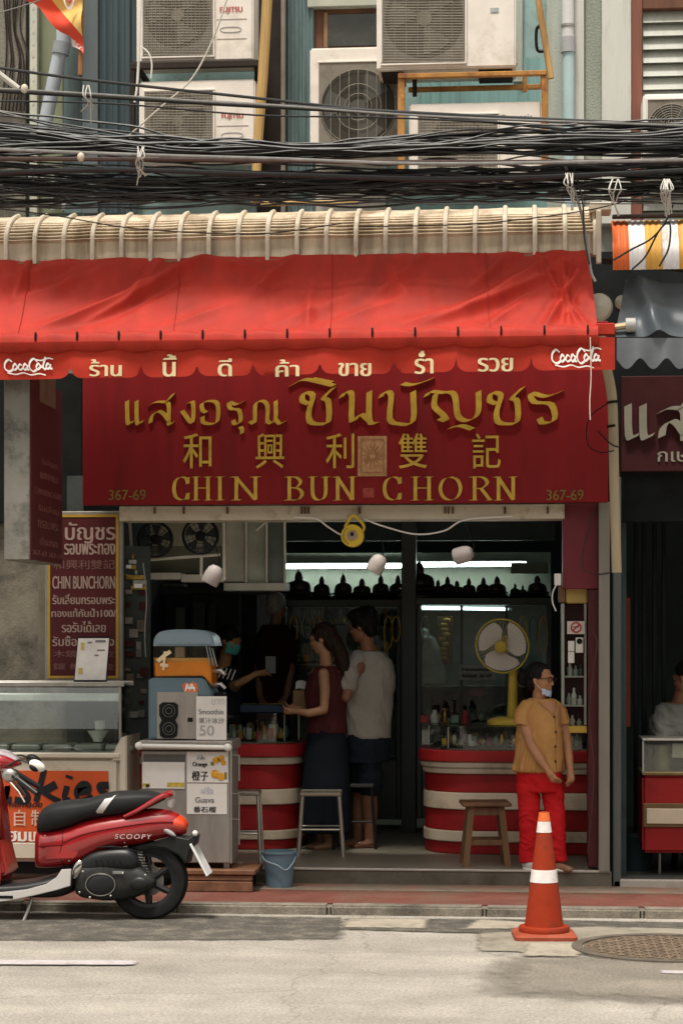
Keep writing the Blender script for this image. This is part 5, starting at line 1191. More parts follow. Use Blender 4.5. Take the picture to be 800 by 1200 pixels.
# ------------- cabinet on the right wall
rb = thing('side_cabinet', 'narrow wall cabinet with a yellow top box and shelf by the maroon pillar', 'cabinet', P(672, 860, 14.75))
MB().pbox(663, 685, 688, 707, 14.45, .25, .008).build('top_box', M('dull_yellow_enamel', (.4, .28, .08), .5, var=.1, dirt=(.25, .15, .05), damt=.4), rb)
MB().pbox(654, 687, 662.6, 706, 14.47, .2, .006).build('top_box_end', M('brown_box_end', (.17, .09, .05), .6, var=.2), rb)
MB().pbox(657, 708, 688, 852, 14.62, .02).build('back_panel', M('dark_maroon_back', (.06, .016, .018), .5, var=.4), rb)
for q in ((657, 707, 661, 858), (684, 707, 687, 850)): MB().pbox(*q, 14.45, .16).build('side_frame', M('pale_grey_frame', (.3, .31, .28), .45, .3, var=.15), rb)
MB().pbox(664, 851, 687.5, 859, 14.42, .2).build('bottom_ledge', M('ledge_yellow', (.46, .3, .05), .5, var=.1), rb)
for v in (792, 826): MB().pbox(661.2, v, 683.8, v + 2, 14.46, .15, .001).build('shelf', m_gg, rb)
for u, v, h in ((667, 792, 16), (674, 792, 12), (680, 792, 14), (666, 826, 14), (672, 826, 20), (679, 826, 11), (670, 851, 13), (678, 851, 9)): c = P(u, v, 14.53); tag(MB().lathe(c, [(0, 0), (.018, 0), (.02, h * .0035), (.009, h * .0045), (.009, h * .006), (0, h * .006)], 12).build('bottle', rnd.choice([m_gg, m_trk[1], M('dark_bottle', (.03, .035, .03), .2)])), 'little bottle on the side cabinet shelf, %s' % {667: 'upper shelf at the left', 674: 'upper shelf in the middle', 680: 'upper shelf at the right', 666: 'middle shelf at the left', 672: 'tall, middle shelf', 679: 'short, middle shelf at the right', 670: 'bottom ledge at the left', 678: 'bottom ledge, squat'}[u], 'bottle', 'bottles in the side cabinet')
nsn = thing('no_smoking_sign', 'square white no smoking sign with a red ring on the side cabinet', 'sign', P(674, 743, 14.43))
MB().pbox(664, 728, 685, 743, 14.43, .006, .001).build('plate', M('sign_white', (.55, .5, .45), .5), nsn)
c = P(674.5, 735.3, 14.428); q = 5.6 * 14.43 / F; mb = MB(); mb.tube([(c.x + q * math.cos(k * .2618), 14.428, c.z + q * math.sin(k * .2618)) for k in range(24)], .0055, 5, closed=True); mb.tube([(c.x - q * .7, 14.4265, c.z - q * .7), (c.x + q * .7, 14.4265, c.z + q * .7)], .005, 5); mb.build('ring', M('sign_red', (.42, .03, .03), .5), nsn)
mb = MB(); mb.tube([(c.x - q * .6, 14.4285, c.z + q * .1), (c.x + q * .6, 14.4285, c.z + q * .1)], .0035, 5); mb.build('cigarette', m_blk, nsn)
wt = thing('wall_telephone', 'white intercom with a round black speaker under the no smoking sign', 'intercom', P(678, 765, 14.45))
MB().pbox(674, 747, 683, 765, 14.44, .03, .004).build('box', m_white, wt); cc = P(678.5, 751.5, 14.437); MB().lathe((cc.x, 14.434, cc.z), [(0, 0), (.02, 0), (.02, .006), (0, .006)], 16, 'y').build('speaker', m_black, wt)
MB().pbox(665, 751, 672.5, 777, 14.44, .02, .003).build('handset', m_white, wt); MB().pbox(665, 763, 672.5, 764, 14.4385, .002, 0).build('seam', m_gry, wt)
sw = thing('switch_box', 'small white socket with a dangling cord above the side cabinet', 'socket', P(653, 687, 14.3))
MB().pbox(649, 672, 657, 686, 14.3, .03, .004).build('box', m_white, sw); MB().tube(spline([P(651, 686, 14.31), P(647, 695, 14.3), P(647, 706, 14.3), P(651, 716, 14.3)], 5), .005, 6).build('cord', m_white, sw)
cable('black cable looped on the maroon pillar beside the steel post', [(694, 600), (688, 625), (682, 650), (684, 668), (700, 673), (715, 671)], 14.27, .004, m_cab_ if False else MATS['black_cable'])
cable('thin pale cable running down beside the steel post', [(695, 740), (699, 755), (694, 790), (690, 840), (695, 900), (692, 960), (688, 1000)], 14.26, .004, MATS['brown_cable'])

# ------------- right neighbour's counter
nc = thing('counter', 'neighbouring red counter with a cream strip and glass top at the right edge', 'counter', (PX(800, 14.7), 14.8, .1))
MB().pbox(752, 909, 900, 1000, 14.6, .5, .02).build('front_panel', m_cred, nc); MB().pbox(753, 942, 905, 970, 14.585, .014).build('strip_frame', M('bronze_frame', (.15, .09, .035), .5, .3), nc); MB().pbox(757, 948, 905, 966, 14.575, .012).build('cream_strip', m_ccr, nc)
MB().pbox(752, 866, 900, 868.5, 14.59, .5, .002).build('glass_top', m_steel, nc); mb = MB(); mb.pbox(752, 868.6, 900, 908, 14.6, .004, 0); mb.build('glass_front', m_gl, nc)
for u in (752, 800): MB().pbox(u, 868.6, u + 2, 908, 14.592, .006, 0).build('corner_strip', m_steel, nc)
MB().pbox(752, 905, 900, 909, 14.59, .5).build('rail', M('dark_brass', (.2, .14, .06), .4, .5), nc)
for u, v, u1, c in ((757, 874, 764, 1), (771, 870, 780, 3), (786, 873, 800, 1), (765, 884, 772, 0), (776, 890, 786, 0)): pass
for u in (772, 840): MB().tube([P(u, 1000, 14.8), P(u, 1027, 14.8)], .012, 8).build('leg', m_steel, nc)
tag(MB().pbox(787, 871, 815, 888, 14.68, .006).build('card', M('pale_card', (.5, .46, .36), .7)), 'pale card standing in the neighbouring glass counter', 'card')
tag(MB().lathe(P(775, 906, 14.75), [(0, 0), (.06, 0), (.07, .08), (.05, .16), (.055, .2), (0, .2)], 16).build('jar', M('dull_brass_jar', (.2, .16, .08), .35, .4, var=.3)), 'dull brass jar in the neighbouring glass counter', 'jar')
tag(MB().pbox(722, 700, 738, 852, 14.9, .03).build('hanging_banner', M('dull_red_banner', (.13, .018, .014), .6, var=.25, streak=True)), 'narrow dull red banner hanging inside the right shop', 'banner')
tb = P(742, 1018, 15.0); tag(MB().lathe((tb.x, 15.0, .1), [(0, 0), (.12, 0), (.15, .24), (.155, .25), (.14, .25), (.11, .02), (0, .02)], 20).build('bin', M('dark_teal_bin', (.02, .04, .042), .5)), 'dark teal bin on the floor of the right shop', 'bin')

# ------------- goods that fill the back of the shop
r = random.Random(31)
for i, (u, v0, v1) in enumerate(((344, 722, 752), (359, 722, 748), (372, 722, 756), (386, 722, 746), (455, 722, 760), (464, 722, 752), (498, 722, 750), (612, 722, 760), (625, 722, 752), (636, 722, 766))):
    y = 17.15 if u < 480 else 16.95; c0, c1 = P(u, v0, y), P(u, v1, y)
    tag(MB().tube([c0 + Vector((.035 * math.sin(k * .5236) * (1 if k else 0), .0, (c1.z - c0.z) * (.5 - .5 * math.cos(k * .5236)))) for k in range(12)], .006, 5, closed=True).build('necklace', m_trk[(0, 1, 0, 3, 0)[i % 5]]), '%s necklace hanging on the black glass cabinets' % words_[i], 'necklace', 'necklaces hung on the cabinets') if False else tag(MB().tube([c0 + Vector((.035 * math.sin(k * .5236), .0, (c1.z - c0.z) * (.5 - .5 * math.cos(k * .5236)))) for k in range(12)], .006, 5, closed=True).build('necklace', m_trk[(0, 1, 0, 3, 0)[i % 5]]), 'looped necklace hanging on the black glass cabinets, %s from the left' % words_[i], 'necklace', 'necklaces hung on the cabinets')
bx = [(190, 700, 26, 16), (222, 700, 20, 12), (250, 700, 24, 18), (283, 700, 18, 13), (306, 700, 16, 20)]
for i, (u, v, w_, h) in enumerate(bx): tag(MB().pbox(u, v - h, u + w_, v - 3.5, 17.7, .2, .006).build('box', [m_trk[1], M('dull_kraft_box', (.2, .13, .07), .8, var=.2), M('dull_green_box', (.07, .12, .09), .7, var=.2)][i % 3]), 'dim box on top of the back wardrobe, %s from the left' % words_[i], 'box', 'boxes on the wardrobe')
for i, (u, v, k) in enumerate(((497, 851, 0), (509, 851, 1), (521, 851, 2), (533, 851, 0), (545, 851, 1), (640, 851, 2), (652, 851, 1))):
    y = 15.85; c = Vector((PX(u, y), y, zgR + .012)); mb = MB()
    if k == 0: mb.box(c.x - .03, c.x + .03, y - .03, y + .03, c.z, c.z + .06, .004)
    elif k == 1: mb.lathe(c, [(0, 0), (.03, 0), (.034, .05), (.018, .075), (.018, .1), (0, .1)], 14)
    else: mb.lathe(c, [(0, 0), (.04, 0), (.012, .02), (.012, .09), (.03, .11), (0, .115)], 14)
    tag(mb.build(('trinket_box', 'jar', 'ring_stand')[k], [m_trk[2], m_trk[1], m_trk[0], m_trk[3]][i % 4]), 'little %s on the right glass counter, %s from the left' % (('box', 'jar', 'stand')[k], words_[i]), ('box', 'jar', 'stand')[k], 'small goods on the right counter')
# ================================================================ ice cream case
YC = 13.86
ic = thing('ice_cream_case', 'cream ice cream case with a glass top and an orange lettered front', 'freezer', (PX(60, 14.1), 14.1, ZP))
m_icb = M('cream_case_enamel', (.56, .5, .4), .4, var=.06, dirt=(.4, .33, .24), dscale=4, damt=.3)
MB().pbox(-40, 888, 140, 1010, YC, .5, .02).build('body', m_icb, ic)
MB().pbox(-45, 882, 141, 888.5, YC - .02, .52, .008).build('upper_rail', m_icb, ic)
side = [(P(u, v, YC).x, P(u, v, YC).z) for u, v in ((118, 892), (126, 886), (134, 868), (142, 862), (149, 862), (149, 1008), (140.5, 1008), (140.5, 900), (130, 900))]
MB().prism([(P(u, v, YC).x, P(u, v, YC).z) for u, v in ((131, 892), (136, 876), (143, 864), (149, 862), (149, 1008), (140.6, 1008), (140.6, 892))], YC - .012, YC + .48, .008).build('side_end', m_icb, ic)
m_or = M('orange_panel', (.55, .085, .022), .45, var=.06, scale=4, dirt=(.42, .06, .02), damt=.3)
MB().pbox(-60, 903, 127, 987, YC - .006, .005, 0).build('front_panel', m_or, ic)
MB().pbox(-45, 988, 142, 1006, YC - .012, .01, .004).build('kick_panel', m_icb, ic)
MB().pbox(-40, 1008, 145, 1024, YC + .04, .42, .004).build('plinth', m_black, ic)
ZG0, ZG1 = PZ(882, YC, 60), PZ(803, YC, 60)
xa, xb = PX(-45, YC), PX(138, YC)
MB().grid(lambda a, b: (xa + a * (xb - xa), YC + .0 + .10 * b * b, ZG0 + (ZG1 - ZG0) * b), 2, 8, (0, .005, 0)).build('front_glass', m_gl, ic)
MB().box(xa, xb, YC + .1, YC + .49, ZG1 + .001, ZG1 + .008, 0).build('glass_top', m_gl, ic)
MB().box(xb - .004, xb + .002, YC + .11, YC + .48, ZG0, ZG1 - .001, 0).build('side_glass', m_gl, ic)
MB().box(xa, xb + .03, YC + .085, YC + .1, ZG1 - .012, ZG1 + .02, .004).build('top_rail', m_steel, ic)
MB().box(xa, xb + .02, YC + .47, YC + .495, ZG1 - .012, ZG1 + .02, .004).build('top_rail', m_steel, ic)
MB().box(xb - .01, xb + .01, YC + .085, YC + .1, ZG0, ZG1 - .013, .003).build('corner_post', m_steel, ic)
MB().box(xa, xb - .02, YC + .14, YC + .3, ZG1 - .115, ZG1 - .062, .006).build('inner_lamp_rail', M('white_rail', (.66, .64, .62), .4), ic)
MB().box(xa, xb - .02, YC + .03, YC + .46, ZG0 - .004, ZG0 + .006, 0).build('case_bed', M('grey_bed', (.3, .29, .26), .5), ic)
mb = MB()
for k in range(5): x = xa + .1 + k * .22; mb.box(x, x + .2, YC + .12, YC + .42, ZG0 + .007, ZG0 + .05, .01)
mb.build('tub', M('steel_tub', (.34, .33, .3), .4, .5, var=.15), ic)
text('Huskies', m_blk, (-38, 905, 127, 944), ic, YC - .008, bold=.006, shear=.18) if False else None
sk = [  # brush letters of the orange panel
    ([(.0, .95), (.015, .5), (.0, .05)], 1.1), [(.0, .45), (.06, .62), (.07, .05)],
    [(.14, .5), (.13, .15), (.18, .05), (.23, .2), (.25, .5), (.24, .12), (.28, .08)],
    [(.41, .5), (.34, .5), (.33, .38), (.4, .25), (.38, .06), (.3, .1)],
    [(.52, .98), (.49, .5), (.46, .04)], [(.61, .55), (.5, .32)], [(.51, .33), (.58, .15), (.64, .04)],
    [(.69, .5), (.67, .12), (.71, .06)], ([(.703, .72), (.71, .8)], 1.2),
    [(.77, .32), (.84, .38), (.85, .52), (.8, .52), (.76, .3), (.78, .08), (.84, .08), (.88, .2)],
    [(1.0, .52), (.94, .5), (.93, .38), (.99, .24), (.97, .06), (.89, .1)]]
mb = MB(); ribbon(mb, sk, (-30, 901, 128, 941), YC - .008, .042); mb.build('script_lettering', m_blk, ic)
text('homemade', m_blk, (-6, 938, 50, 946), ic, YC - .008, bold=.001, shear=.3)
m_pk = M('pale_peach_letter', (.68, .45, .34), .6); m_wl = M('white_letter', (.8, .74, .68), .6)
text('自', m_pk, (17, 949, 30, 968), ic, YC - .008, bold=.002); text('制', m_pk, (37, 949, 52, 968), ic, YC - .008, bold=.002)
text('โฮมเมด', m_wl, (3, 969, 62, 986), ic, YC - .008, bold=.005)
t = thing('bowl', 'white bowl and cup standing inside the ice cream case', 'bowl', P(115, 868, 14.2)); c = P(115, 868, 14.2)
MB().lathe((c.x, 14.2, ZG0 + .06), [(0, 0), (.03, 0), (.035, .015), (.075, .075), (.07, .075), (.03, .02), (0, .02)], 24).build('bowl', m_white, t)
MB().lathe((c.x + .01, 14.22, ZG0 + .085), [(0, 0), (.03, 0), (.038, .12), (.034, .12), (0, .02)], 16).build('cup', M('pale_cup', (.45, .43, .38), .4), t)

# ================================================================ cart, juice machine, signs
pf = thing('platform', 'low brown wooden platform under the steel juice cart', 'platform', (PX(235, 13.85), 13.95, ZP))
xp0, xp1 = PX(150, 13.78), PX(299, 13.78)
m_pl1 = M('brown_plank', (.21, .095, .05), .7, var=.3, scale=8, dirt=(.1, .05, .03), damt=.5)
MB().box(xp0, xp1, 13.78, 14.22, ZP + .115, ZP + .15, .006).build('top_board', m_pl1, pf); MB().box(xp0, xp1 - .02, 13.79, 13.82, ZP + .0, ZP + .07, .005).build('front_board', m_pl1, pf); MB().box(xp0 + .01, xp1 - .05, 13.83, 14.2, ZP, ZP + .112, 0).build('frame', M('dark_wood_gap', (.04, .02, .014), .9), pf)
MB().box(xp0, xp1 - .02, 13.79, 13.82, ZP + .075, ZP + .112, .005).build('front_board', m_pl1, pf)
YT_ = 13.84
ct = thing('juice_cart', 'stainless steel juice cart with paper signs on its front', 'cart', (PX(218, 14.0), 14.0, ZP + .15))
m_ss = M('dull_stainless', (.36, .33, .3), .42, .55, var=.1, scale=5, streak=True, dirt=(.25, .22, .19), damt=.3)
MB().pbox(166, 880, 270, 1011, YT_, .38, .006).build('body', m_ss, ct)
MB().pbox(163, 868, 272, 879, YT_ - .03, .44, .006).build('top', m_ss, ct)
MB().pbox(168, 884, 217, 893, YT_ - .004, .003, 0).build('panel_lip', M('dark_steel_gap', (.12, .11, .1), .5, .4), ct)
mb = MB(); a, b = P(163, 874, YT_ - .06), P(267, 876, YT_ - .06); mb.tube([a, b], .016, 10); mb.build('push_rail', m_white, ct)
for q in (a, b): MB().ell(q, .028, .028, .028, 12).build('rail_joint', m_white, ct)
MB().pbox(269.5, 870, 272, 1012, YT_ - .012, .02, .002).build('corner_post', m_steel, ct)
for u in (178, 266, 282):
    y = YT_ + (.06 if u < 280 else .3); c = P(u, 1018, y); w_ = MB(); w_.tube([(c.x, y - .012, c.z), (c.x, y + .012, c.z)], .03, 14); w_ = w_.build('castor_wheel', m_black, ct)
    MB().box(c.x - .02, c.x + .02, y - .02, y - .015, c.z - .005, c.z + .05, .002).build('castor_fork', m_steel, w_)
for v in (885, 930, 960): MB().tube([P(272, v, YT_ + .1), P(280, v, YT_ + .1), P(280, v + 30, YT_ + .1)], .007, 6).build('hook_rail', m_steel, ct)
def paper(label, q, y, rows, extra=None, par=None, tilt=0):
    t = thing('paper_sign', label, 'paper sign', P((q[0] + q[2]) / 2, q[3], y)); MB().pbox(*q, y, .002, 0).build('sheet', M('paper_white', (.70, .66, .62), .7, var=.05), t)
    for s, b, m, bo in rows: text(s, m, b, t, y, bold=bo)
    if extra: extra(t)
    return t
def tape(t):
    mb = MB()
    for q in ((167, 918, 176, 922), (196, 917, 216, 922)): mb.pbox(*q, YT_ - .008, .001, 0)
    mb.build('yellow_tape', M('dirty_yellow', (.5, .36, .06), .6, var=.4, scale=30), t); MB().pbox(171, 919, 175, 922.5, YT_ - .0095, .001, 0).build('mark', m_blk, t)
paper('blank stained white paper at the left on the steel cart front', (167, 893, 216.5, 924), YT_ - .006, [], tape)
def oranges(t):
    for u, v, r in ((253, 891, 4), (259, 889, 4), (262, 894, 3), (252, 907, 5), (259, 910, 4.5)):
        c = P(u, v, YT_ - .009 - r * .0002); MB().lathe((c.x, c.y, c.z), [(0, 0), (r / 172, 0), (r / 172, .001), (0, .001)], 14, 'y').build('orange_drawing', M('orange_print', (.62, .3, .03), .6, var=.4, scale=40), t)
    for q in ((247, 893, 251, 897), (263, 905, 266, 913)): MB().pbox(*q, YT_ - .0085, .001, 0).build('leaf_drawing', M('olive_print', (.2, .17, .04), .6), t)
paper('white paper sign for oranges with a small orange drawing on the cart', (219, 881, 267.5, 917), YT_ - .006, [('น้ำส้ม', (231, 885, 240, 890), m_gry, .001), ('Orange', (226, 893, 243, 899.5), m_blk, .0015), ('橙子', (225, 903.5, 244, 914.5), m_blk, .0015)], oranges)
paper('white paper sign for guava, lowest on the cart front', (219, 918.3, 266, 954), YT_ - .0035, [('ฝรั่ง', (236, 922, 250, 930), M('faint_blue_print', (.5, .5, .58), .7), .001), ('Guava', (229, 934, 251, 940.5), m_gry, .0015), ('番石榴', (227, 945, 253, 952), m_blk, .001)])

jm = thing('juice_machine', 'grey blue juice dispenser with a clear tank of orange juice on the cart', 'juice machine', P(212, 867, 14.0))
m_jb = M('blue_grey_plastic', (.105, .165, .205), .4, var=.06); m_jc = M('pale_blue_grey_plastic', (.2, .27, .32), .35, var=.06)
px = lambda l, y: [(P(u, v, y).x, P(u, v, y).z) for u, v in l]
YJ = 13.86
MB().prism(px([(174, 866), (174, 797), (178, 794.5), (236, 794.5), (241, 798), (248, 813), (248, 866)], YJ), YJ, YJ + .36, .012).build('body', m_jb, jm)
MB().pbox(184, 811, 232, 866, YJ - .006, .005, .002).build('side_panel', m_ss, jm)
vp = MB(); vp.prism(px([(188, 862), (187, 850), (190, 844), (187, 838), (187, 826), (191, 823), (205, 823), (209, 826), (209, 838), (206, 844), (209, 850), (208, 862), (204, 865), (192, 865)], YJ), YJ - .014, YJ - .006, .002); vp = vp.build('vent', m_black, jm)
mb = MB()
for v in (833, 854):
    c = P(198, v, YJ - .016)
    for q in (.022, .042): mb.tube([(c.x + q * math.cos(k * .314), YJ - .016, c.z + q * math.sin(k * .314)) for k in range(20)], .003, 4, closed=True)
mb.build('vent_ring', M('grey_vent', (.1, .11, .1), .5), vp)
MB().pbox(220, 841, 226, 846, YJ - .01, .004, .001).build('switch', m_black, jm)
tank = [(181, 794), (180, 757), (245, 756), (249, 793), (249, 806), (242, 797), (237, 793.5)]
m_tank = glass('tank_acrylic', (.96, .92, .82), .15, .06)
mb = MB(); mb.prism(px(tank, YJ + .05), YJ + .03, YJ + .33, .01); mb.build('tank', m_tank, jm)
MB().prism(px([(182.5, 792.5), (182, 776), (246.3, 774), (247.6, 793), (247.6, 803), (242, 796), (238, 792)], YJ + .05), YJ + .045, YJ + .315, .006).build('juice', M('orange_juice', (.85, .30, .015), .3, var=.12, scale=5, spec=.6), jm)
MB().pbox(182, 771, 246, 775.5, YJ + .06, .24, .002).build('froth', M('tan_pulp', (.6, .36, .12), .6, var=.2), jm)
MB().pbox(205, 758, 216, 771, YJ + .16, .05, .006).build('stirrer', M('pale_stirrer', (.5, .44, .34), .4), jm)
MB().prism(px([(179, 757), (179.6, 750), (182, 744.5), (186, 741), (192, 739), (205, 737.6), (222, 737.6), (236, 739.3), (244, 742), (249, 746.5), (252, 757)], YJ), YJ + .01, YJ + .35, .015).build('lid', m_jc, jm)
for k in range(3): MB().prism(px([(241 + k * 3.4, 757 + k * 1.2), (242.2 + k * 3.4, 757.5 + k * 1.2), (246.8 + k * 4, 779 + k), (245.6 + k * 4, 779 + k)], YJ), YJ + .004, YJ + .02, .001).build('lid_rib', M('pale_lid_rib', (.22, .25, .25), .4), jm)
sk_ = [[(.1, .5), (.5, .75), (.9, .95)], [(.55, .95), (.45, .1)], [(.25, .35), (.75, .3)]]
mb = MB(); ribbon(mb, sk_, (183, 762, 202, 788), YJ + .026, .02); mb.build('tank_mark', M('pale_tank_mark', (.7, .56, .36), .6), jm)
st = MB().prism(px([(213, 803), (217, 800), (221, 801), (227, 799), (232, 802), (232, 811), (226, 813), (216, 811)], YJ), YJ - .004, YJ - .001).build('sticker', M('orange_sticker', (.6, .16, .06), .5, var=.3, scale=40), jm)
mb = MB(); ribbon(mb, [[(.1, .1), (.25, .9), (.45, .3), (.65, .9), (.9, .1)], [(.1, .5), (.9, .5)]], (216, 801, 230, 811), YJ - .005, .012); mb.build('sticker_mark', m_wl, st)
for v in (787, 803): MB().tube([P(250, v, YJ + .15), P(259, v - 1, YJ + .13), P(264, v + 4, YJ + .13)], [.02, .018, .014], 10).build('tap', m_steel, jm)
for k in range(4): MB().tube([P(256 + k * 5, 794 + k, YJ + .12), P(261 + k * 5, 782 + k, YJ + .12)], .005, 6).build('tap_lever', M('dark_chrome', (.2, .2, .19), .3, .7), jm)
MB().pbox(248.5, 812, 262, 866, YJ + .1, .16, .006).build('tap_column', m_black, jm)
paper('white paper smoothie price sign standing against the juice machine', (230, 816, 265.5, 867), YJ - .03, [('Smoothie', (233, 831, 262, 837), m_gry, .001), ('果汁冰沙', (233, 841, 263, 848), m_gry, .0005), ('50', (234, 850, 251, 862), M('pale_grey_print', (.36, .36, .36), .7), .001), ('บาท', (248, 819, 263, 826), M('paler_grey_print', (.5, .5, .52), .7), .0005)])

# ================================================================ bucket and stools
bk = thing('bucket', 'grey blue plastic bucket standing on the pavement before the shop step', 'bucket', (PX(327, 14.1), 14.1, ZP))
m_bk = M('grey_blue_plastic', (.13, .2, .25), .45, var=.1, scale=5)
MB().lathe((0, 0, 0), [(0, .002), (.088, 0), (.116, .235), (.124, .237), (.124, .25), (.108, .25), (.083, .012), (0, .012)], 32).build('pail', m_bk, bk, True)
MB().tube(spline([(-.122, -.01, .225), (-.08, -.105, .19), (0, -.135, .165), (.06, -.12, .13), (.1, -.07, .17), (.122, -.01, .225)], 6), .006, 8).build('handle', M('pale_bucket_handle', (.22, .29, .33), .5), bk, True)
for s in (-1, 1): MB().cyl((s * .123, -.012, .225), .015, .004 * s, 12, 'x').build('handle_lug', m_bk, bk, True)
m_chr = M('stool_steel', (.5, .46, .4), .35, .75, var=.1)
def metal_stool(label, u, y, hgt, w_, m, seatm, rz=0, z=ZF):
    t = thing('metal_stool', label, 'stool', (PX(u, y), y, z), 'metal stools in the shop', R(rz))
    MB().box(-w_ / 2, w_ / 2, -w_ / 2, w_ / 2, hgt - .03, hgt, .008).build('seat', seatm, t, True)
    for sx in (-1, 1):
        for sy in (-1, 1): MB().tube([(sx * w_ * .44, sy * w_ * .44, hgt - .031), (sx * w_ * .54, sy * w_ * .54, 0)], .012, 8).build('leg', m, t, True)
    k = w_ * .49
    for a, b in (((-k, -k), (k, -k)), ((-k, k), (k, k)), ((-k, -k), (-k, k)), ((k, -k), (k, k))): MB().tube([(*a, hgt * .42), (*b, hgt * .42)], .008, 6).build('stretcher', m, t, True)
    return t
metal_stool('bare metal stool in front of the man in grey and the woman in maroon', 376, 15.2, .475, .31, m_chr, M('stool_seat_tan', (.36, .31, .24), .4, .5), 4)
metal_stool('metal stool standing between the juice cart and the striped counter', 289, 14.6, .52, .20, m_chr, M('stool_seat_steel', (.42, .39, .34), .35, .7), 2)
metal_stool('dark metal stool half hidden behind the man in grey', 414, 15.75, .5, .30, M('black_steel', (.02, .02, .02), .4, .5), M('black_seat', (.03, .03, .03), .3), 8)
ws = thing('wooden_stool', 'worn wooden stool before the striped counter, left of the woman in tan', 'stool', (PX(568, 14.62), 14.62, ZF), None, R(6))
MB().box(-.175, .175, -.16, .16, .425, .455, .012).build('seat', m_wood, ws, True)
for sx in (-1, 1):
    for sy in (-1, 1):
        a, b = Vector((sx * .105, sy * .1, .424)), Vector((sx * .15, sy * .13, 0)); MB().loft([[p + Vector((q * .022, w_ * .022, 0)) for q, w_ in ((-1, -1), (1, -1), (1, 1), (-1, 1))] for p in (a, b)]).build('leg', m_wood, ws, True)
for sy in (-1, 1): MB().box(-.13, .13, sy * .115 - .012, sy * .115 + .012, .15, .19, .004).build('stretcher', m_wood, ws, True); MB().box(-.11, .11, sy * .1 - .01, sy * .1 + .01, .36, .42, .004).build('apron', m_wood, ws, True)

# ================================================================ traffic cone
c = P(637, 1095, 12.25)
cn = thing('traffic_cone', 'orange traffic cone with two white bands standing in the road by the manhole', 'traffic cone', (PX(637, 12.25), 12.25, .006), None, R(4))
m_co = M('cone_orange', (.30, .03, .008), .55, var=.16, scale=6, dirt=(.16, .03, .014), dscale=6, damt=.5, spec=.2)
m_cb = M('cone_base_orange', (.28, .055, .024), .65, var=.15, scale=8, dirt=(.3, .1, .06), dscale=6, damt=.5)
hw = .185; sqc = lambda s, z: [Vector((x, y, z)) for x, y in [p for cx_, cy_, a in ((s - .04, s - .04, 0), (-s + .04, s - .04, 90), (-s + .04, -s + .04, 180), (s - .04, -s + .04, 270)) for p in arc(cx_, cy_, .04, a, a + 90, 4)]]
MB().loft([sqc(hw, 0), sqc(hw, .022), sqc(hw - .012, .032), sqc(hw - .03, .036)]).build('base', m_cb, cn, True)
rz_ = lambda z: .125 - (.125 - .028) * z / .75
MB().lathe((0, 0, 0), [(0, .037), (.15, .037), (.152, .055), (.146, .068), (rz_(.07), .07), (rz_(.38), .38), (rz_(.66), .66), (rz_(.735), .735), (rz_(.75) - .006, .748), (.012, .748), (.012, .70), (0, .70)], 40).build('body', m_co, cn, True)
m_wb = M('reflective_white', (.74, .70, .68), .5, var=.1, scale=14, dirt=(.5, .35, .28), dscale=8, damt=.4)
for a, b in ((.33, .405), (.625, .69)): MB().lathe((0, 0, 0), [(rz_(a) + .002, a), (rz_(b) + .002, b), (rz_(b) - .01, b), (rz_(a) - .01, a)], 40, closed=True).build('white_band', m_wb, cn, True)
MB().lathe((0, 0, 0), [(rz_(.69) + .0025, .692), (rz_(.745) + .0025, .742), (rz_(.745) - .008, .742), (rz_(.69) - .008, .692)], 32, closed=True).build('top_band', M('cone_orange_tape', (.68, .14, .03), .4), cn, True)

# ================================================================ scooter
YO = 12.86
sc = thing('scooter', 'red motor scooter with a black seat and a silver stripe parked at the kerb', 'motor scooter', (PX(60, YO), YO, 0))
m_sr = M('scooter_red', (.30, .006, .009), .22, var=.04, coat=1., spec=.6); m_seat = M('black_leatherette', (.022, .022, .023), .5, var=.15, bump=.1, bscale=120)
m_blkp = M('satin_black_plastic', (.014, .014, .015), .42, var=.25, spec=.35); m_rub = M('tyre_rubber', (.016, .016, .016), .8, var=.3); m_silv = M('pearl_silver', (.6, .58, .56), .3, .2, var=.05, coat=.5)
m_eng = M('engine_grey', (.04, .04, .039), .45, .5, var=.25, scale=10); m_chrome = M('chrome', (.6, .58, .55), .15, 1., var=.05)
S = lambda u, v, dy=0: Vector((P(u, v, YO).x, YO + dy, P(u, v, YO).z))
def section(st, n=20, dy=0):
    rings = []
    for u, v0, v1, hw, e in st:
        a, b = S(u, v0), S(u, v1); cz, rz2 = (a.z + b.z) / 2, (a.z - b.z) / 2
        rings.append([Vector((a.x, YO + dy + hw * math.copysign(abs(math.cos(t)) ** (2 / e), math.cos(t)), cz + rz2 * math.copysign(abs(math.sin(t)) ** (2 / e), math.sin(t)))) for t in [2 * math.pi * k / n for k in range(n)]])
    return rings
def smooth_st(st, k=4):
    pts = [Vector(s[:3]) for s in st]; o = []
    for i in range(len(st) - 1):
        for j in range(k):
            t = j / k
            def cr(q):
                p0 = st[max(i - 1, 0)][q]; p1 = st[i][q]; p2 = st[i + 1][q]; p3 = st[min(i + 2, len(st) - 1)][q]
                return .5 * (2 * p1 + (p2 - p0) * t + (2 * p0 - 5 * p1 + 4 * p2 - p3) * t * t + (3 * p1 - p0 - 3 * p2 + p3) * t ** 3)
            o.append(tuple(cr(q) for q in range(5)))
    o.append(st[-1]); return o
sec = lambda st, dy=0, k=4: MB().loft(section(smooth_st(st, k), 24, dy))
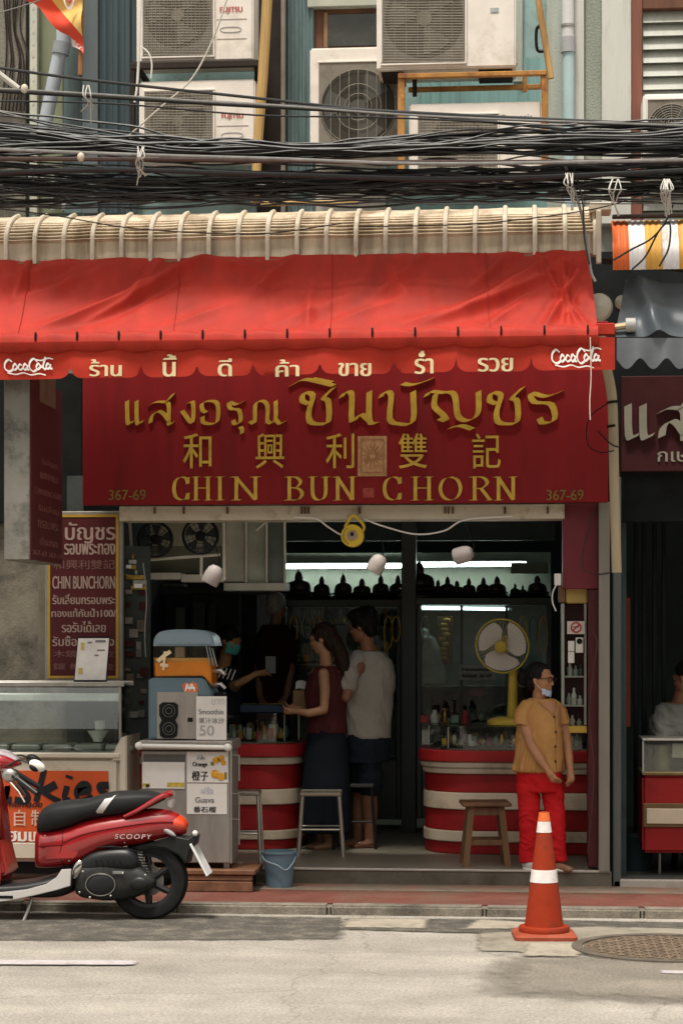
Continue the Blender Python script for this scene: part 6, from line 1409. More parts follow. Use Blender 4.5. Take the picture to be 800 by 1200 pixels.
# wheels
def wheel(u, v, r_px):
    r = r_px / (F / YO); c = S(u, v)
    w_ = MB().lathe(c, [(r * .68, -.045), (r * .8, -.055), (r * .93, -.05), (r * .985, -.03), (r, 0), (r * .985, .03), (r * .93, .05), (r * .8, .055), (r * .68, .045)], 56, 'y', closed=True).build('wheel', m_rub, sc)
    MB().lathe(c, [(r * .6, -.035), (r * .69, -.042), (r * .69, .042), (r * .6, .035)], 48, 'y', closed=True).build('rim', m_blkp, w_)
    mb = MB()
    for k in range(6):
        a = k * math.pi / 3 + .3; mb.tube([c + Vector((r * .1 * math.cos(a), 0, r * .1 * math.sin(a))), c + Vector((r * .62 * math.cos(a + .25), -.01, r * .62 * math.sin(a + .25)))], [.03, .02], 8)
    mb.build('spoke', m_blkp, w_)
    MB().lathe(c, [(0, -.06), (r * .2, -.055), (r * .22, .05), (0, .05)], 24, 'y').build('hub', m_eng, w_)
    MB().lathe(c, [(r * .2, -.02), (r * .4, -.02), (r * .4, -.016), (r * .2, -.016)], 32, 'y', closed=True).build('brake_disc', M('dull_disc', (.14, .13, .12), .5, .6), w_)
    return w_
wheel(174.5, 1031, 47); wheel(-60, 1034, 46)
# rear body, seat
sec([(44, 974, 1016, .07, 3), (50, 972, 1016, .12, 3), (60, 972, 1016, .135, 3), (80, 968, 1014, .14, 3), (100, 960, 1008, .145, 2.8), (120, 955, 999, .145, 2.6), (140, 952, 993, .14, 2.5), (162, 949, 989, .13, 2.4), (180, 947, 985, .12, 2.3), (196, 948, 981, .105, 2.3), (208, 952, 979, .085, 2.2), (215, 959, 978, .055, 2.2), (219, 966, 976, .02, 2)]).build('rear_body', m_sr, sc, ang=60)
sec([(46, 962, 976, .06, 2.6), (50, 950, 976, .115, 2.8), (58, 943, 975, .135, 2.8), (70, 939, 972, .145, 2.8), (84, 937, 968, .15, 2.8), (104, 935.5, 960, .15, 2.8), (118, 931, 957, .15, 2.8), (132, 927.5, 955, .148, 2.8), (150, 926.5, 953, .145, 2.8), (168, 926.5, 949, .13, 2.8), (182, 928, 943, .11, 2.6), (190, 930.5, 939, .08, 2.4), (194, 933, 937, .03, 2)]).build('seat', m_seat, sc, ang=60)
mb = MB(); stn = [(u, vt, vb, .1515, 2.8) for u, vt, vb in ((118, 930.2, 957.6), (126, 928.2, 956.6), (134, 926.4, 955.6), (141, 926.2, 954.4))]
rg = section([(118, 930.4, 957.5, .1525, 2.8), (124, 928.8, 956.8, .1525, 2.8)], 24); rg2 = section([(133, 926.8, 955.8, .151, 2.8), (139, 926.3, 955, .1505, 2.8)], 24)
def skew(r, du): return [Vector((p.x + du * (p.z - S(0, 955).z), p.y, p.z)) for p in r]
sh_ = .72
base = [section([(u, *(lambda x: (930.4 - .22 * (x - 118) - .6, 957.5 - .12 * (x - 118)))(u + 10), .1525, 2.8)], 24)[0] for u in (113, 116, 119, 122)]
mb = MB(); mb.loft([skew(r, sh_) for r in base], caps=False); mb.build('seat_stripe', M('silver_tape', (.5, .48, .46), .4, .2), sc, ang=60)
# lower rear body inner panel lines and trims
MB().prism([(S(u, v).x, S(u, v).z) for u, v in ((60, 990), (97, 987), (97, 998), (92, 1003), (60, 1004))], YO - .1405, YO - .136, .002).build('side_pocket', M('scooter_red_dark', (.33, .012, .014), .3, coat=.6), sc)
mb = MB(); mb.tube(spline([S(150, 955, -.12), S(165, 948, -.13), S(182, 938, -.125), S(194, 931, -.11), S(200, 931, -.06), S(200, 931, .06), S(194, 931, .11), S(182, 938, .125), S(165, 948, .13), S(150, 955, .12)], 5), [.012 + .006 * math.sin(k / 45 * math.pi) for k in range(46)], 10); mb.build('grab_rail', m_sr, sc)
MB().ell(S(207, 964, 0), .08, .09, .056, 20, Matrix.Rotation(R(26), 3, 'Y')).build('tail_light', M('tail_light_red', (.7, .06, .015), .12, coat=1., var=.1), sc)
MB().ell(S(197, 971, -.082), .075, .02, .018, 16, Matrix.Rotation(R(32), 3, 'Y')).build('indicator_glint', M('glint_silver', (.5, .48, .48), .15, .4), sc)  # silver lens colour paints the white glint beside the tail light
MB().prism([(S(u, v).x, S(u, v).z) for u, v in ((198, 938), (204, 936), (202, 946), (198, 944))], YO - .05, YO + .05, .004).build('reflector', m_white, sc)
text('SCOOPY', M('silver_badge', (.62, .5, .5), .3, .4), (135, 977.5, 178, 983), sc, YO - .142, ext=.004, bold=0, space=1.25, shear=.15) 
# rear fender, plate
MB().prism([(S(u, v).x, S(u, v).z) for u, v in ((160, 992), (180, 986.5), (208, 978), (222, 981), (228, 976), (233, 979), (231, 988), (226, 995), (223, 1010), (218, 1009), (211, 1001), (196, 993.5), (178, 992), (165, 997))], YO - .075, YO + .075, .012, 3).build('rear_fender', m_blkp, sc, ang=60)
rotp = Matrix.Rotation(R(-32), 4, 'Y'); c = S(236, 1006)
MB().box(c.x - .008, c.x + .004, YO - .105, YO + .105, c.z - .115, c.z + .115, .006, Matrix.Rotation(R(-28), 4, 'Y')).build('number_plate', M('plate_white', (.72, .71, .7), .4), sc)
MB().box(c.x - .022, c.x - .01, YO - .05, YO + .05, c.z - .09, c.z + .09, .004, Matrix.Rotation(R(-28), 4, 'Y')).build('plate_bracket', m_blkp, sc)
MB().ell(S(231, 975, -.08), .018, .018, .018).build('indicator_stalk', m_white, sc)
# engine and transmission
sec([(93, 1013, 1046, .08, 3), (100, 1008, 1050, .1, 3), (112, 1004, 1052, .11, 3), (130, 1000, 1054, .11, 2.8), (150, 1004, 1052, .1, 2.6), (166, 1012, 1048, .09, 2.4), (178, 1020, 1042, .075, 2.2), (184, 1026, 1036, .05, 2)], -.045).build('engine', m_eng, sc, ang=60)
sec([(100, 1003, 1024, .06, 2.6), (112, 996, 1022, .075, 2.6), (130, 992, 1020, .08, 2.6), (150, 991, 1019, .08, 2.6), (160, 994, 1018, .07, 2.4), (166, 1002, 1014, .04, 2)], -.075).build('air_box', m_blkp, sc, ang=60)
mb = MB(); mb.ell(S(124, 1033, -.15), .10, .018, .07, 18); mb.ell(S(168, 1033, -.135), .06, .018, .045, 16); mb.build('transmission_cover', m_blkp, sc)
mb = MB()
for u, v in ((100, 1042), (112, 1048), (136, 1046), (150, 1020), (104, 1018), (176, 1022)): mb.ell(S(u, v, -.168), .008, .006, .008, 8)
mb.build('bolt', m_steel, sc)
text('eSP+', m_gry, (138, 1014, 150, 1018), sc, YO - .158, bold=.0005) if False else MB().box(S(138, 0).x, S(151, 0).x, YO - .158, YO - .155, S(0, 1019.5).z, S(0, 1016).z, .001).build('badge_strip', m_gry, sc)
MB().tube([S(164, 996, -.075), S(176, 1028, -.09)], .018, 10).build('shock_absorber', m_blkp, sc)
mb = MB(); mb.tube([S(164.5 + k * .24, 997 + k * .62, -.075) + Vector((.024 * math.cos(k * 1.2), .024 * math.sin(k * 1.2), 0)) for k in range(44)], .004, 5); mb.build('spring', m_steel, sc)
MB().tube(spline([S(112, 1046, .06), S(140, 1050, .1), S(170, 1040, .13), S(200, 1030, .14)], 5), [.02] * 6 + [.045] * 10, 12).build('exhaust', m_eng, sc)
MB().ell(S(96, 1016, -.135), .03, .02, .065, 14, Matrix.Rotation(R(20), 3, 'Y')).build('passenger_peg', m_chrome, sc)
MB().tube([S(42, 1050, -.1), S(39, 1064, -.13), S(33, 1080, -.16)], .011, 8).build('side_stand', m_steel, sc); MB().ell(S(32, 1080.5, -.165), .03, .02, .006, 10).build('stand_foot', m_steel, sc)
# floor board and leg shield
sec([(-22, 1028, 1050, .12, 3.5), (-10, 1032, 1050, .16, 3.5), (10, 1033, 1050, .17, 3.5), (40, 1030, 1050, .17, 3.5), (70, 1022, 1050, .16, 3.2), (88, 1012, 1044, .13, 3), (94, 1014, 1036, .08, 2.6)]).build('floor_board', m_blkp, sc, ang=60)
pl = [(-14, 1043), (14, 1041), (40, 1038), (62, 1032), (74, 1024), (80, 1015), (91, 1014.5), (90, 1034), (74, 1039), (49, 1045), (20, 1051), (0, 1053.5), (-14, 1053)]
for s in (-1, 1): MB().prism([(S(u, v).x, S(u, v).z) for u, v in pl], YO + s * .172, YO + s * .186, .004).build('side_trim', m_silv, sc)
MB().box(S(2, 0).x, S(24, 0).x, YO - .1885, YO - .186, S(0, 1048.5).z, S(0, 1045).z, .001).build('trim_badge', m_black, sc)
def shield(a, b):
    v = 905 + a * 128; u = 2 + 12 * a - 30 * max(0, a - .9); hw = .17 * math.sin(min(1, .25 + a * 1.3) * math.pi / 2) * (1 - .35 * max(0, a - .7)); t = b * 2 - 1; p = S(u, v); return (p.x - .07 * (1 - abs(t) ** 2) - .02, YO + t * hw, p.z)
MB().grid(lambda a, b: (shield(a, b)[0] - .0, shield(a, b)[1], shield(a, b)[2]), 16, 14, (-.03, 0, 0)).build('leg_shield', m_sr, sc, ang=60)
MB().prism([(S(u, v).x, S(u, v).z) for u, v in ((-24, 1024), (-10, 985), (4, 984), (9, 990), (16, 1019), (12, 1023), (-8, 1026))], YO - .15, YO + .15, .02).build('inner_panel', M('brownish_red_panel', (.26, .014, .012), .35, coat=.4), sc)  # inner panel in a browner red than the bodywork
sec([(-58, 960, 990, .05, 2.4), (-48, 930, 1000, .12, 2.6), (-34, 912, 1004, .15, 2.6), (-18, 906, 1004, .15, 2.6), (-4, 908, 990, .12, 2.6), (0, 912, 980, .06, 2.4)]).build('front_cowl', m_sr, sc, ang=60)
MB().ell(S(-50, 948), .05, .075, .075, 18).build('headlight', M('lamp_lens', (.7, .7, .68), .1, coat=1), sc)
sec([(-104, 1028, 1034, .03, 2.4), (-90, 1000, 1020, .06, 2.4), (-64, 982, 994, .07, 2.4), (-38, 990, 1002, .06, 2.4), (-22, 1010, 1016, .04, 2.4)]).build('front_fender', m_sr, sc, ang=60)
for s in (-1, 1): MB().tube([S(-38, 975, s * .085), S(-60, 1034, s * .085)], .02, 10).build('fork_leg', m_chrome, sc)
MB().tube([S(-38, 980), S(-10, 895)], .03, 10).build('steering_column', m_blkp, sc)
sec([(-34, 892, 906, .06, 2.6), (-20, 882, 908, .11, 2.6), (0, 880, 906, .13, 2.6), (10, 882, 903, .12, 2.6), (18, 887, 899, .09, 2.4), (24, 893, 897, .04, 2)]).build('handlebar_cover', m_sr, sc, ang=60)
sec([(-30, 886, 892, .05, 2.4), (-14, 878.5, 889, .1, 2.4), (0, 877.5, 887, .115, 2.4), (10, 880.5, 888, .1, 2.4), (22, 889, 893, .05, 2.4)]).build('cover_highlight', M('lilac_highlight', (.5, .43, .47), .25, .1, coat=1), sc, ang=60)  # lilac shell paints the pale highlight on top of the handlebar cover
for s in (-1, 1):
    k = -s * 12
    MB().tube([S(6, 900, s * .1), S(16 + k, 905, s * .22), S(20 + k, 908, s * .26)], .016, 10).build('handlebar', m_chrome, sc)
    MB().tube([S(15 + k, 906, s * .24), S(45 + k, 926, s * .30)], [.019, .017], 12).build('grip', m_blkp, sc)
    MB().tube([S(9 + k, 912, s * .22), S(22 + k, 924, s * .26), S(30 + k, 936, s * .28)], .007, 8).build('brake_lever', m_chrome, sc)
    MB().ell(S(10 + k, 906, s * .22), .05, .03, .045, 14).build('switch_pod', m_steel, sc)
    MB().tube(spline([S(6 + k, 896, s * .2), S(22 + k, 888, s * .26), S(34 + k, 891, s * .28)], 4), .006, 8).build('mirror_arm', m_blkp, sc)
    m_ = MB().ell(S(42 + k * 1.2, 894, s * .29), .055, .03, .034, 18, Matrix.Rotation(R(28), 3, 'Y')).build('mirror', m_white if s < 0 else m_black, sc)
    MB().ell(S(39 + k * 1.2, 896.5, s * .29 - .012), .034, .024, .02, 16, Matrix.Rotation(R(28), 3, 'Y')).build('mirror_face', m_black, m_)
# seams and fittings on the scooter's near side
bpy.context.view_layer.update()
def on_body(o, u, v, off=.0015):
    q = S(u, v) - shift_of(sc); ok, loc, nor, _ = o.ray_cast(Vector((q.x, -1, q.z)), Vector((0, 1, 0))); return (loc + shift_of(sc) + nor * off) if ok else S(u, v, -.14)
ob = [c_ for c_ in sc.children if c_.name.startswith('rear_body')][0]
m_gap = M('panel_gap', (.012, .004, .004), .7)
for pts in ([(78, 972), (79, 985), (76, 1000), (80, 1012)], [(80, 985), (105, 975), (140, 968), (175, 963), (205, 962)], [(100, 1003), (130, 988), (165, 982), (200, 976)], [(50, 990), (78, 988)]):
    MB().tube([on_body(ob, p.x, p.z) for p in spline([(a, 0, b) for a, b in pts], 6)], .0022, 5).build('panel_seam', m_gap, sc)
for u, v in ((86, 1006), (58, 978), (150, 985)): MB().ell(on_body(ob, u, v), .007, .004, .007, 8).build('panel_screw', m_steel, sc)
text('1กข 367', m_blk, None, sc, side=(0, 0, 1, 0, 1)) if False else None
for k in range(5): MB().tube([S(118 + k * 7, 1004 + k * .3, -.158), S(120 + k * 7, 1012, -.158)], .003, 5).build('intake_slot', m_black, sc)
MB().tube([S(124 + 17 * math.cos(a * .2618), 1033 + 13 * math.sin(a * .2618), -.163) for a in range(24)], .003, 5, closed=True).build('cover_rim', m_steel, sc)
MB().tube(spline([S(100, 1000, -.1), S(112, 992, -.12), S(140, 990, -.13), S(165, 996, -.1)], 4), .006, 6).build('cable', m_black, sc)
# ================================================================ people
def skin(name, c): return M(name, c, .55, var=.14, scale=14, spec=.35, bump=.12, bscale=160)
m_hair = M('black_hair', (.007, .006, .006), .6, var=.4, scale=40, streak=True)
m_eyew = M('eye_white', (.3, .27, .24), .4); m_iris = M('dark_iris', (.02, .012, .008), .2)
def head(mb, c, s, yaw, pitch=0, ears=True):
    """head of height s centred at c, facing yaw (0 = +x, -90 = towards the street)"""
    m = Matrix.Translation(Vector(c)) @ Matrix.Rotation(R(yaw), 4, 'Z') @ Matrix.Rotation(R(pitch), 4, 'Y') @ Matrix.Scale(s, 4)
    t = MB()
    t.ell((-.06, 0, .1), .40, .335, .39, 16); t.ell((.08, 0, -.12), .3, .285, .36, 16); t.ell((.17, 0, -.37), .14, .17, .11, 12); t.ell((.33, 0, .12), .08, .2, .07, 12)
    limb(t, [(.35, 0, .06), (.395, 0, -.05), (.415, 0, -.11)], [.035, .046, .056], 8); t.ell((.385, .055, -.12), .04, .035, .035, 8); t.ell((.385, -.055, -.12), .04, .035, .035, 8)
    t.ell((.345, 0, -.225), .055, .11, .028, 10); t.ell((.335, 0, -.27), .055, .095, .032, 10)
    for q in (-1, 1): t.ell((.27, q * .15, -.1), .1, .09, .09, 10)
    if ears:
        for q in (-1, 1): t.ell((-.03, q * .335, -.03), .075, .035, .12, 10)
    bmesh.ops.transform(t.bm, matrix=m, verts=t.bm.verts); mb.merge(t.bm); return m
def eyes(parent, m):
    for q in (-1, 1):
        o = MB().ell(m @ Vector((.325, q * .135, .035)), .034 * m.to_scale().x, .034 * m.to_scale().x, .022 * m.to_scale().x, 10).build('eye', m_eyew, parent, True)
        MB().ell(m @ Vector((.35, q * .133, .035)), .014 * m.to_scale().x, .014 * m.to_scale().x, .017 * m.to_scale().x, 8).build('iris', m_iris, o, True)
def hand(mb, wrist, d, palm_n, s=.17, curl=.5, side=1):
    """palm and five bent fingers; d = pointing direction, palm_n = direction the palm faces, s = hand length"""
    d = Vector(d).normalized(); n = Vector(palm_n); n = (n - d * n.dot(d)).normalized(); k = d.cross(n) * side; w = Vector(wrist)
    t = MB(); L = s * .5
    limb(t, [w - d * .02, w + d * L * .3, w + d * L * .95], [.021, .026, .03], 10); 
    for q in (-1, 1): limb(t, [w + d * L * .1 + k * q * .008, w + d * L * .95 + k * q * .02], [.014, .013], 8)
    for i, (o, f) in enumerate(((.03, .86), (.01, 1.), (-.01, .94), (-.029, .74))):
        p = w + d * L * .85 + k * o; ln = s * .46 * f; c_ = curl * (1 + .12 * i); pts = [p - d * .012]; dd = d.copy(); r = .0088
        for seg, fr in enumerate((.42, .32, .26)):
            a = c_ * (.45, .8, .6)[seg]; dd = (dd * math.cos(a) + n * math.sin(a)).normalized(); p = p + dd * ln * fr; pts.append(p)
        limb(t, pts, [r * 1.05, r, r * .9, r * .78], 8)
    p = w + d * L * .25 + k * .02; q1 = (k * .75 + d * .6 + n * .25).normalized(); q2 = (k * .2 + d * .9 + n * .4).normalized(); a = p + q1 * s * .2; b = a + q2 * s * .17; limb(t, [p, a, b], [.0135, .0105, .0085], 8)
    mb.merge(t.bm)
def eyebox(): pass

# ---- woman in tan shirt and red trousers
SW = F / 14.42; W0 = (632, 1016.5)
lx = lambda u: (u - W0[0]) / SW
lz = lambda v: (W0[1] - v) / SW
wm_ = thing('person', 'woman in a tan blouse and red trousers with a mask under her chin looking right', 'person', (PX(W0[0], 14.42), 14.42, ZF))
m_sk1 = skin('tan_skin', (.36, .17, .085))
V3 = lambda u, v, y=0: Vector((lx(u), y, lz(v)))
HS = .222
b = MB(); hc = V3(633, 796, -.0)
hm = head(b, hc, HS, -27, 4)
limb(b, [V3(632, 826, .02), V3(631.5, 813, .01), V3(632, 803, 0)], [.055, .046, .046], 12)
torso(b, [(lx(631), .01, lz(905), .135, .09, -20), (lx(632), .0, lz(870), .14, .10, -20), (lx(633), 0, lz(845), .15, .1, -20), (lx(633), .01, lz(828), .15, .075, -20), (lx(633), .015, lz(822), .09, .05, -20)])
limb(b, [V3(617, 1012, .03), V3(616, 975, .02), V3(618, 950, 0), V3(620, 905, 0)], [.036, .04, .048, .06], 12)
limb(b, [V3(652, 1012, -.0), V3(651, 975, -.01), V3(649, 950, -.02), V3(644, 905, 0)], [.036, .04, .048, .06], 12)
# near arm swinging forward across the hip, far arm hanging
limb(b, [V3(613, 834, -.03), V3(616, 852, -.07), V3(622, 872, -.12)], [.046, .042, .036], 12)
limb(b, [V3(622, 872, -.12), V3(631, 886, -.17), V3(641, 900, -.2)], [.036, .033, .022], 12)
limb(b, [V3(657, 833, .03), V3(661, 852, .03), V3(664, 872, .0)], [.043, .039, .034], 12)
limb(b, [V3(664, 872, .0), V3(666, 888, -.05), V3(667, 900, -.08)], [.034, .029, .021], 12)
hand(b, V3(641, 900, -.2), (.55, -.25, -.8), (.7, .3, .5), .145, .55, -1)
hand(b, V3(667, 900, -.08), (.05, -.2, -1), (-.9, .3, 0), .14, .5, 1)
fuse(b, 'body', m_sk1, wm_, .005, 4)
eyes(wm_, hm)
# blouse: turned to the right, loose, with cap sleeves
m_bl = M('tan_linen', (.42, .215, .07), .8, var=.1, scale=10, bump=.25, bscale=35, dirt=(.33, .165, .062), dscale=4, damt=.3)
s_ = MB(); T = -24
torso(s_, [(lx(631), .0, lz(903), .170, .132, T), (lx(631), .0, lz(896), .170, .134, T), (lx(631), 0, lz(880), .166, .134, T), (lx(631), -.005, lz(860), .158, .122, T), (lx(632), 0, lz(845), .150, .112, T), (lx(632.5), .005, lz(833), .143, .095, T), (lx(633), .012, lz(825), .125, .078, T), (lx(633), .016, lz(818.5), .075, .058, T)], 28)
s_.loft([rings_of(V3(u, v, y), a, b_, 16, Matrix.Rotation(R(tl), 3, 'Y')) for u, v, y, a, b_, tl in ((624, 822, -.0, .03, .05, 60), (617.5, 826.5, -.015, .045, .06, 42), (613.5, 833, -.03, .054, .062, 24), (611.8, 840, -.045, .057, .063, 16), (611, 848, -.06, .062, .066, 12))]); s_.loft([rings_of(V3(u, v, y), a, b_, 16, Matrix.Rotation(R(tl), 3, 'Y')) for u, v, y, a, b_, tl in ((642, 822, .02, .03, .05, -60), (650, 826, .025, .04, .054, -42), (655.5, 832.5, .03, .045, .056, -24), (658.5, 840, .03, .046, .056, -16), (660, 848, .03, .05, .058, -12))])
for k in range(7):        # soft folds standing proud of the cloth
    a = R(200 + k * 30); limb(s_, [(lx(630) + .172 * math.cos(a), .128 * math.sin(a), lz(900)), (lx(631) + .16 * math.cos(a + .12), .118 * math.sin(a + .12), lz(876)), (lx(632) + .14 * math.cos(a + .15), .1 * math.sin(a + .15), lz(856))], [.02, .014, .008], 6)
bl = fuse(s_, 'blouse', m_bl, wm_, .006, 5, fold=.011, fs=(9, 9, 5))
# skin of the neckline shows as a V; buttons down the front
def front(z, a_, off=0):   # point on the blouse surface at height z, angle a_ (degrees)
    best = None; d0 = Vector((math.cos(R(a_)), math.sin(R(a_)), 0)); o = Vector((lx(631), 0, z)) + d0 * .5
    ok, loc, nor, _ = bl.ray_cast(o, -d0); return (loc + nor * off, nor) if ok else (o - d0 * .3, d0)
bpy.context.view_layer.update()
m_btn = M('dark_button', (.03, .015, .01), .4)
for v in (839, 856, 873, 890): p, n_ = front(lz(v), -46, .002); MB().ell(p, .009, .009, .009, 10).build('button', m_btn, bl, True)
mb = MB(); pts = [front(lz(v), -46 + (1.6 if i else 1.6), .0015)[0] for i, v in enumerate(range(834, 903, 6))]; mb.tube(pts, .0022, 5); mb.build('placket', M('tan_seam', (.26, .125, .045), .8), bl, True)
vn = MB(); nl = []
for a_, v in ((-92, 822), (-72, 826), (-58, 832), (-50, 836), (-42, 832), (-28, 826), (-8, 822)): nl.append(front(lz(v), a_, .001)[0])
vn.tube(spline(nl, 4), .005, 6); vn.build('neckline', M('tan_hem', (.33, .165, .062), .8), bl, True)
sk = MB(); gpt = lambda a, b_: front(lz(821.5 + b_ * (13.5 * (1 - abs(2 * a - 1) ** 1.3)) + .4), -82 + a * 66, .0022)[0]
sk.grid(lambda a, b_: gpt(a, b_), 12, 6); sk.build('neck_skin', m_sk1, wm_, True)
m_tr = M('red_trousers', (.52, .005, .009), .75, var=.1, scale=8, bump=.3, bscale=20, dirt=(.33, .006, .009), dscale=4, damt=.35)
p_ = MB()
torso(p_, [(lx(632), .0, lz(926), .145, .112, T), (lx(631.5), 0, lz(913), .158, .12, T), (lx(631), 0, lz(899), .156, .118, T)], 24)
for rows in (((618.5, 918, -.0, .084), (619.5, 938, -.015, .075), (619.5, 960, -.015, .067), (619, 985, -.005, .061), (619, 1009, .01, .062)), ((645, 918, .0, .083), (648.5, 938, -.01, .074), (650.5, 960, -.025, .066), (652, 985, -.025, .061), (653, 1007, -.02, .062))):
    p_.loft([rings_of(V3(u, v, y), r_, r_ * 1.02, 18, None, 2.2) for u, v, y, r_ in rows])
for u, v, a0 in ((615, 952, 3), (622, 958, -4), (616, 992, 2), (620, 999, -3), (643, 950, 4), (651, 962, -3), (646, 990, -3), (651, 997, 2), (625, 926, 5), (640, 926, -5)): limb(p_, [V3(u - 7, v + a0, -.066), V3(u, v, -.086), V3(u + 6, v - a0, -.07)], [.003, .009, .003], 6)
fuse(p_, 'trousers', m_tr, wm_, .005, 5, fold=.009, fs=(7, 7, 12))
for u, y, q in ((618, -.03, -1), (652, -.07, 1)):
    f_ = MB(); limb(f_, [V3(u - 2, 1012.5, y + .05), V3(u + 4, 1013, y - .02), V3(u + 13, 1014, y - .1)], [.034, .036, .03], 12, .8); sh2 = fuse(f_, 'shoe', M('pale_shoe', (.55, .5, .46), .6) if q < 0 else M('brown_sandal', (.25, .13, .07), .6), wm_, .006, 3)
    MB().ell(V3(u + 5, 1016, y - .03), .085, .05, .012, 14, Matrix.Rotation(R(-40), 3, 'Z')).build('sole', m_white, sh2, True)
h_ = MB(); hm_s = hm
hh = MB(); hh.ell((-.14, 0, .15), .41, .375, .40, 16); hh.ell((-.24, 0, -.1), .25, .33, .3, 14); hh.ell((-.56, 0, .02), .23, .26, .26, 14); hh.ell((-.02, .0, .33), .26, .3, .19, 14)
for q in (-1, 1): hh.ell((-.04, q * .31, .16), .14, .06, .15, 10)
bmesh.ops.transform(hh.bm, matrix=hm, verts=hh.bm.verts); fuse(hh, 'hair', m_hair, wm_, .005, 3, fold=.007, fs=(45, 45, 9))
g = MB(); sc_ = HS
for q in (-1, 1): g.tube([hm @ Vector((.405, q * .15 + .115 * math.cos(k * .3927), .035 + .085 * math.sin(k * .3927))) for k in range(16)], .003, 5, closed=True); g.tube([hm @ Vector((.395, q * .265, .06)), hm @ Vector((.15, q * .33, .05)), hm @ Vector((-.04, q * .345, .02))], .003, 5)
g.tube([hm @ Vector((.415, -.035, .05)), hm @ Vector((.43, 0, .06)), hm @ Vector((.415, .035, .05))], .003, 5); g.build('glasses', M('dark_glasses_frame', (.03, .012, .01), .35), wm_, True)
g = MB(); g.grid(lambda a, b_: hm @ Vector((.33 - .13 * abs(2 * a - 1) ** 2 - .03 * abs(b_ - .5) , (2 * a - 1) * .24, -.33 - .17 * b_ + .02 * math.sin(a * 20) + .06 * abs(2 * a - 1))), 14, 6, (.012, 0, -.004)); mk = g.build('face_mask', M('pale_blue_mask', (.42, .5, .66), .75, var=.08, bump=.3, bscale=40), wm_, True)
g = MB()
for q in (-1, 1): g.tube(spline([hm @ Vector((.2, q * .25, -.3)), hm @ Vector((.05, q * .335, -.16)), hm @ Vector((-.06, q * .37, .02))], 4), .002, 4)
g.build('ear_loop', m_white, mk, True)
b = MB(); b.ell(hm @ Vector((.18, 0, .36)), .01, .01, .01); b.bm.free()

# ---- the shared standing customer: man in grey tee seen from behind-left
def person(label, u, v, y, z=ZF, group=None): return thing('person', label, 'person', (PX(u, y), y, z))
def frame_of(u0, v0, y):
    s = SCL(y, u0); return (lambda u, v, dy=0: Vector(((u - u0) / s, dy, (v0 - v) / s)))
YM = 15.75
mn = person('man in a grey tee shirt and dark shorts standing with his back half turned', 425, 995, YM); Q = frame_of(425, 995, YM)
m_sk2 = skin('brown_skin', (.22, .1, .055))
b = MB(); hc = Q(424, 737, -.01); hm2 = head(b, hc, .235, 165, 6)
limb(b, [Q(431, 768, .02), Q(430, 757, .01), Q(428, 746, 0)], [.062, .056, .056], 12)
torso(b, [(*Q(430, 880)[:2], Q(430, 880).z, .165, .11, 10), (*Q(431, 830)[:2], Q(431, 830).z, .17, .11, 10), (*Q(432, 790)[:2], Q(432, 790).z, .18, .11, 10), (*Q(432, 773)[:2], Q(432, 773).z, .15, .08, 10), (*Q(431, 767)[:2], Q(431, 767).z, .08, .06, 10)])
limb(b, [Q(433, 990, .02), Q(433, 950, .03), Q(432, 920, .0), Q(430, 870, 0)], [.042, .062, .062, .085], 12); limb(b, [Q(418, 988, .12), Q(419, 950, .13), Q(420, 920, .1), Q(424, 870, .05)], [.042, .062, .062, .085], 12)
limb(b, [Q(421, 783, -.1), Q(411, 800, -.16), Q(408, 818, -.2)], [.056, .05, .042], 12); limb(b, [Q(408, 818, -.2), Q(404, 817, -.1), Q(409, 812, .06)], [.042, .038, .026], 12)
limb(b, [Q(444, 785, .06), Q(446, 815, .1), Q(440, 838, .06)], [.054, .046, .04], 12); limb(b, [Q(440, 838, .06), Q(424, 835, .1), Q(410, 826, .12)], [.04, .034, .026], 12)
hand(b, Q(409, 812, .06), (.2, 1, .1), (-1, .2, 0), .16, .7); hand(b, Q(410, 826, .12), (-1, .2, .1), (0, .3, 1), .16, .7)
for u, y in ((433, -.02), (418, .1)): limb(b, [Q(u + 3, 990, y + .04), Q(u - 5, 991, y), Q(u - 15, 992.5, y - .05)], [.036, .036, .026], 10, .8)
fuse(b, 'body', m_sk2, mn, .007, 4); eyes(mn, hm2)
s_ = MB(); m_tee = M('grey_tee', (.30, .285, .25), .85, var=.1, scale=6, bump=.2, bscale=25, dirt=(.24, .225, .2), dscale=3, damt=.4)
torso(s_, [(*Q(430, 866)[:2], Q(430, 866).z, .176, .13, 10), (*Q(430, 850)[:2], Q(430, 850).z, .176, .13, 10), (*Q(431, 825)[:2], Q(431, 825).z, .186, .13, 10), (*Q(433, 795)[:2], Q(433, 795).z, .195, .125, 10), (*Q(433, 777)[:2], Q(433, 777).z, .165, .1, 10), (*Q(432, 766)[:2], Q(432, 766).z, .085, .07, 10)], 26)
limb(s_, [Q(420, 776, -.06), Q(412, 792, -.13), Q(409, 804, -.16)], [.075, .078, .074], 14); limb(s_, [Q(444, 777, .05), Q(450, 796, .08), Q(450, 810, .09)], [.07, .072, .07], 14)
for k in range(5): limb(s_, [Q(417 + k * 7, 862, -.11 + .01 * abs(k - 2)), Q(421 + k * 6, 840, -.115 + .01 * abs(k - 2)), Q(428 + k * 3, 822, -.11)], [.014, .012, .006], 6)
fuse(s_, 'tee_shirt', m_tee, mn, .007, 4, fold=.02, fs=(6, 6, 4))
s_ = MB(); m_sh = M('navy_shorts', (.012, .016, .024), .85, var=.25, bump=.2)
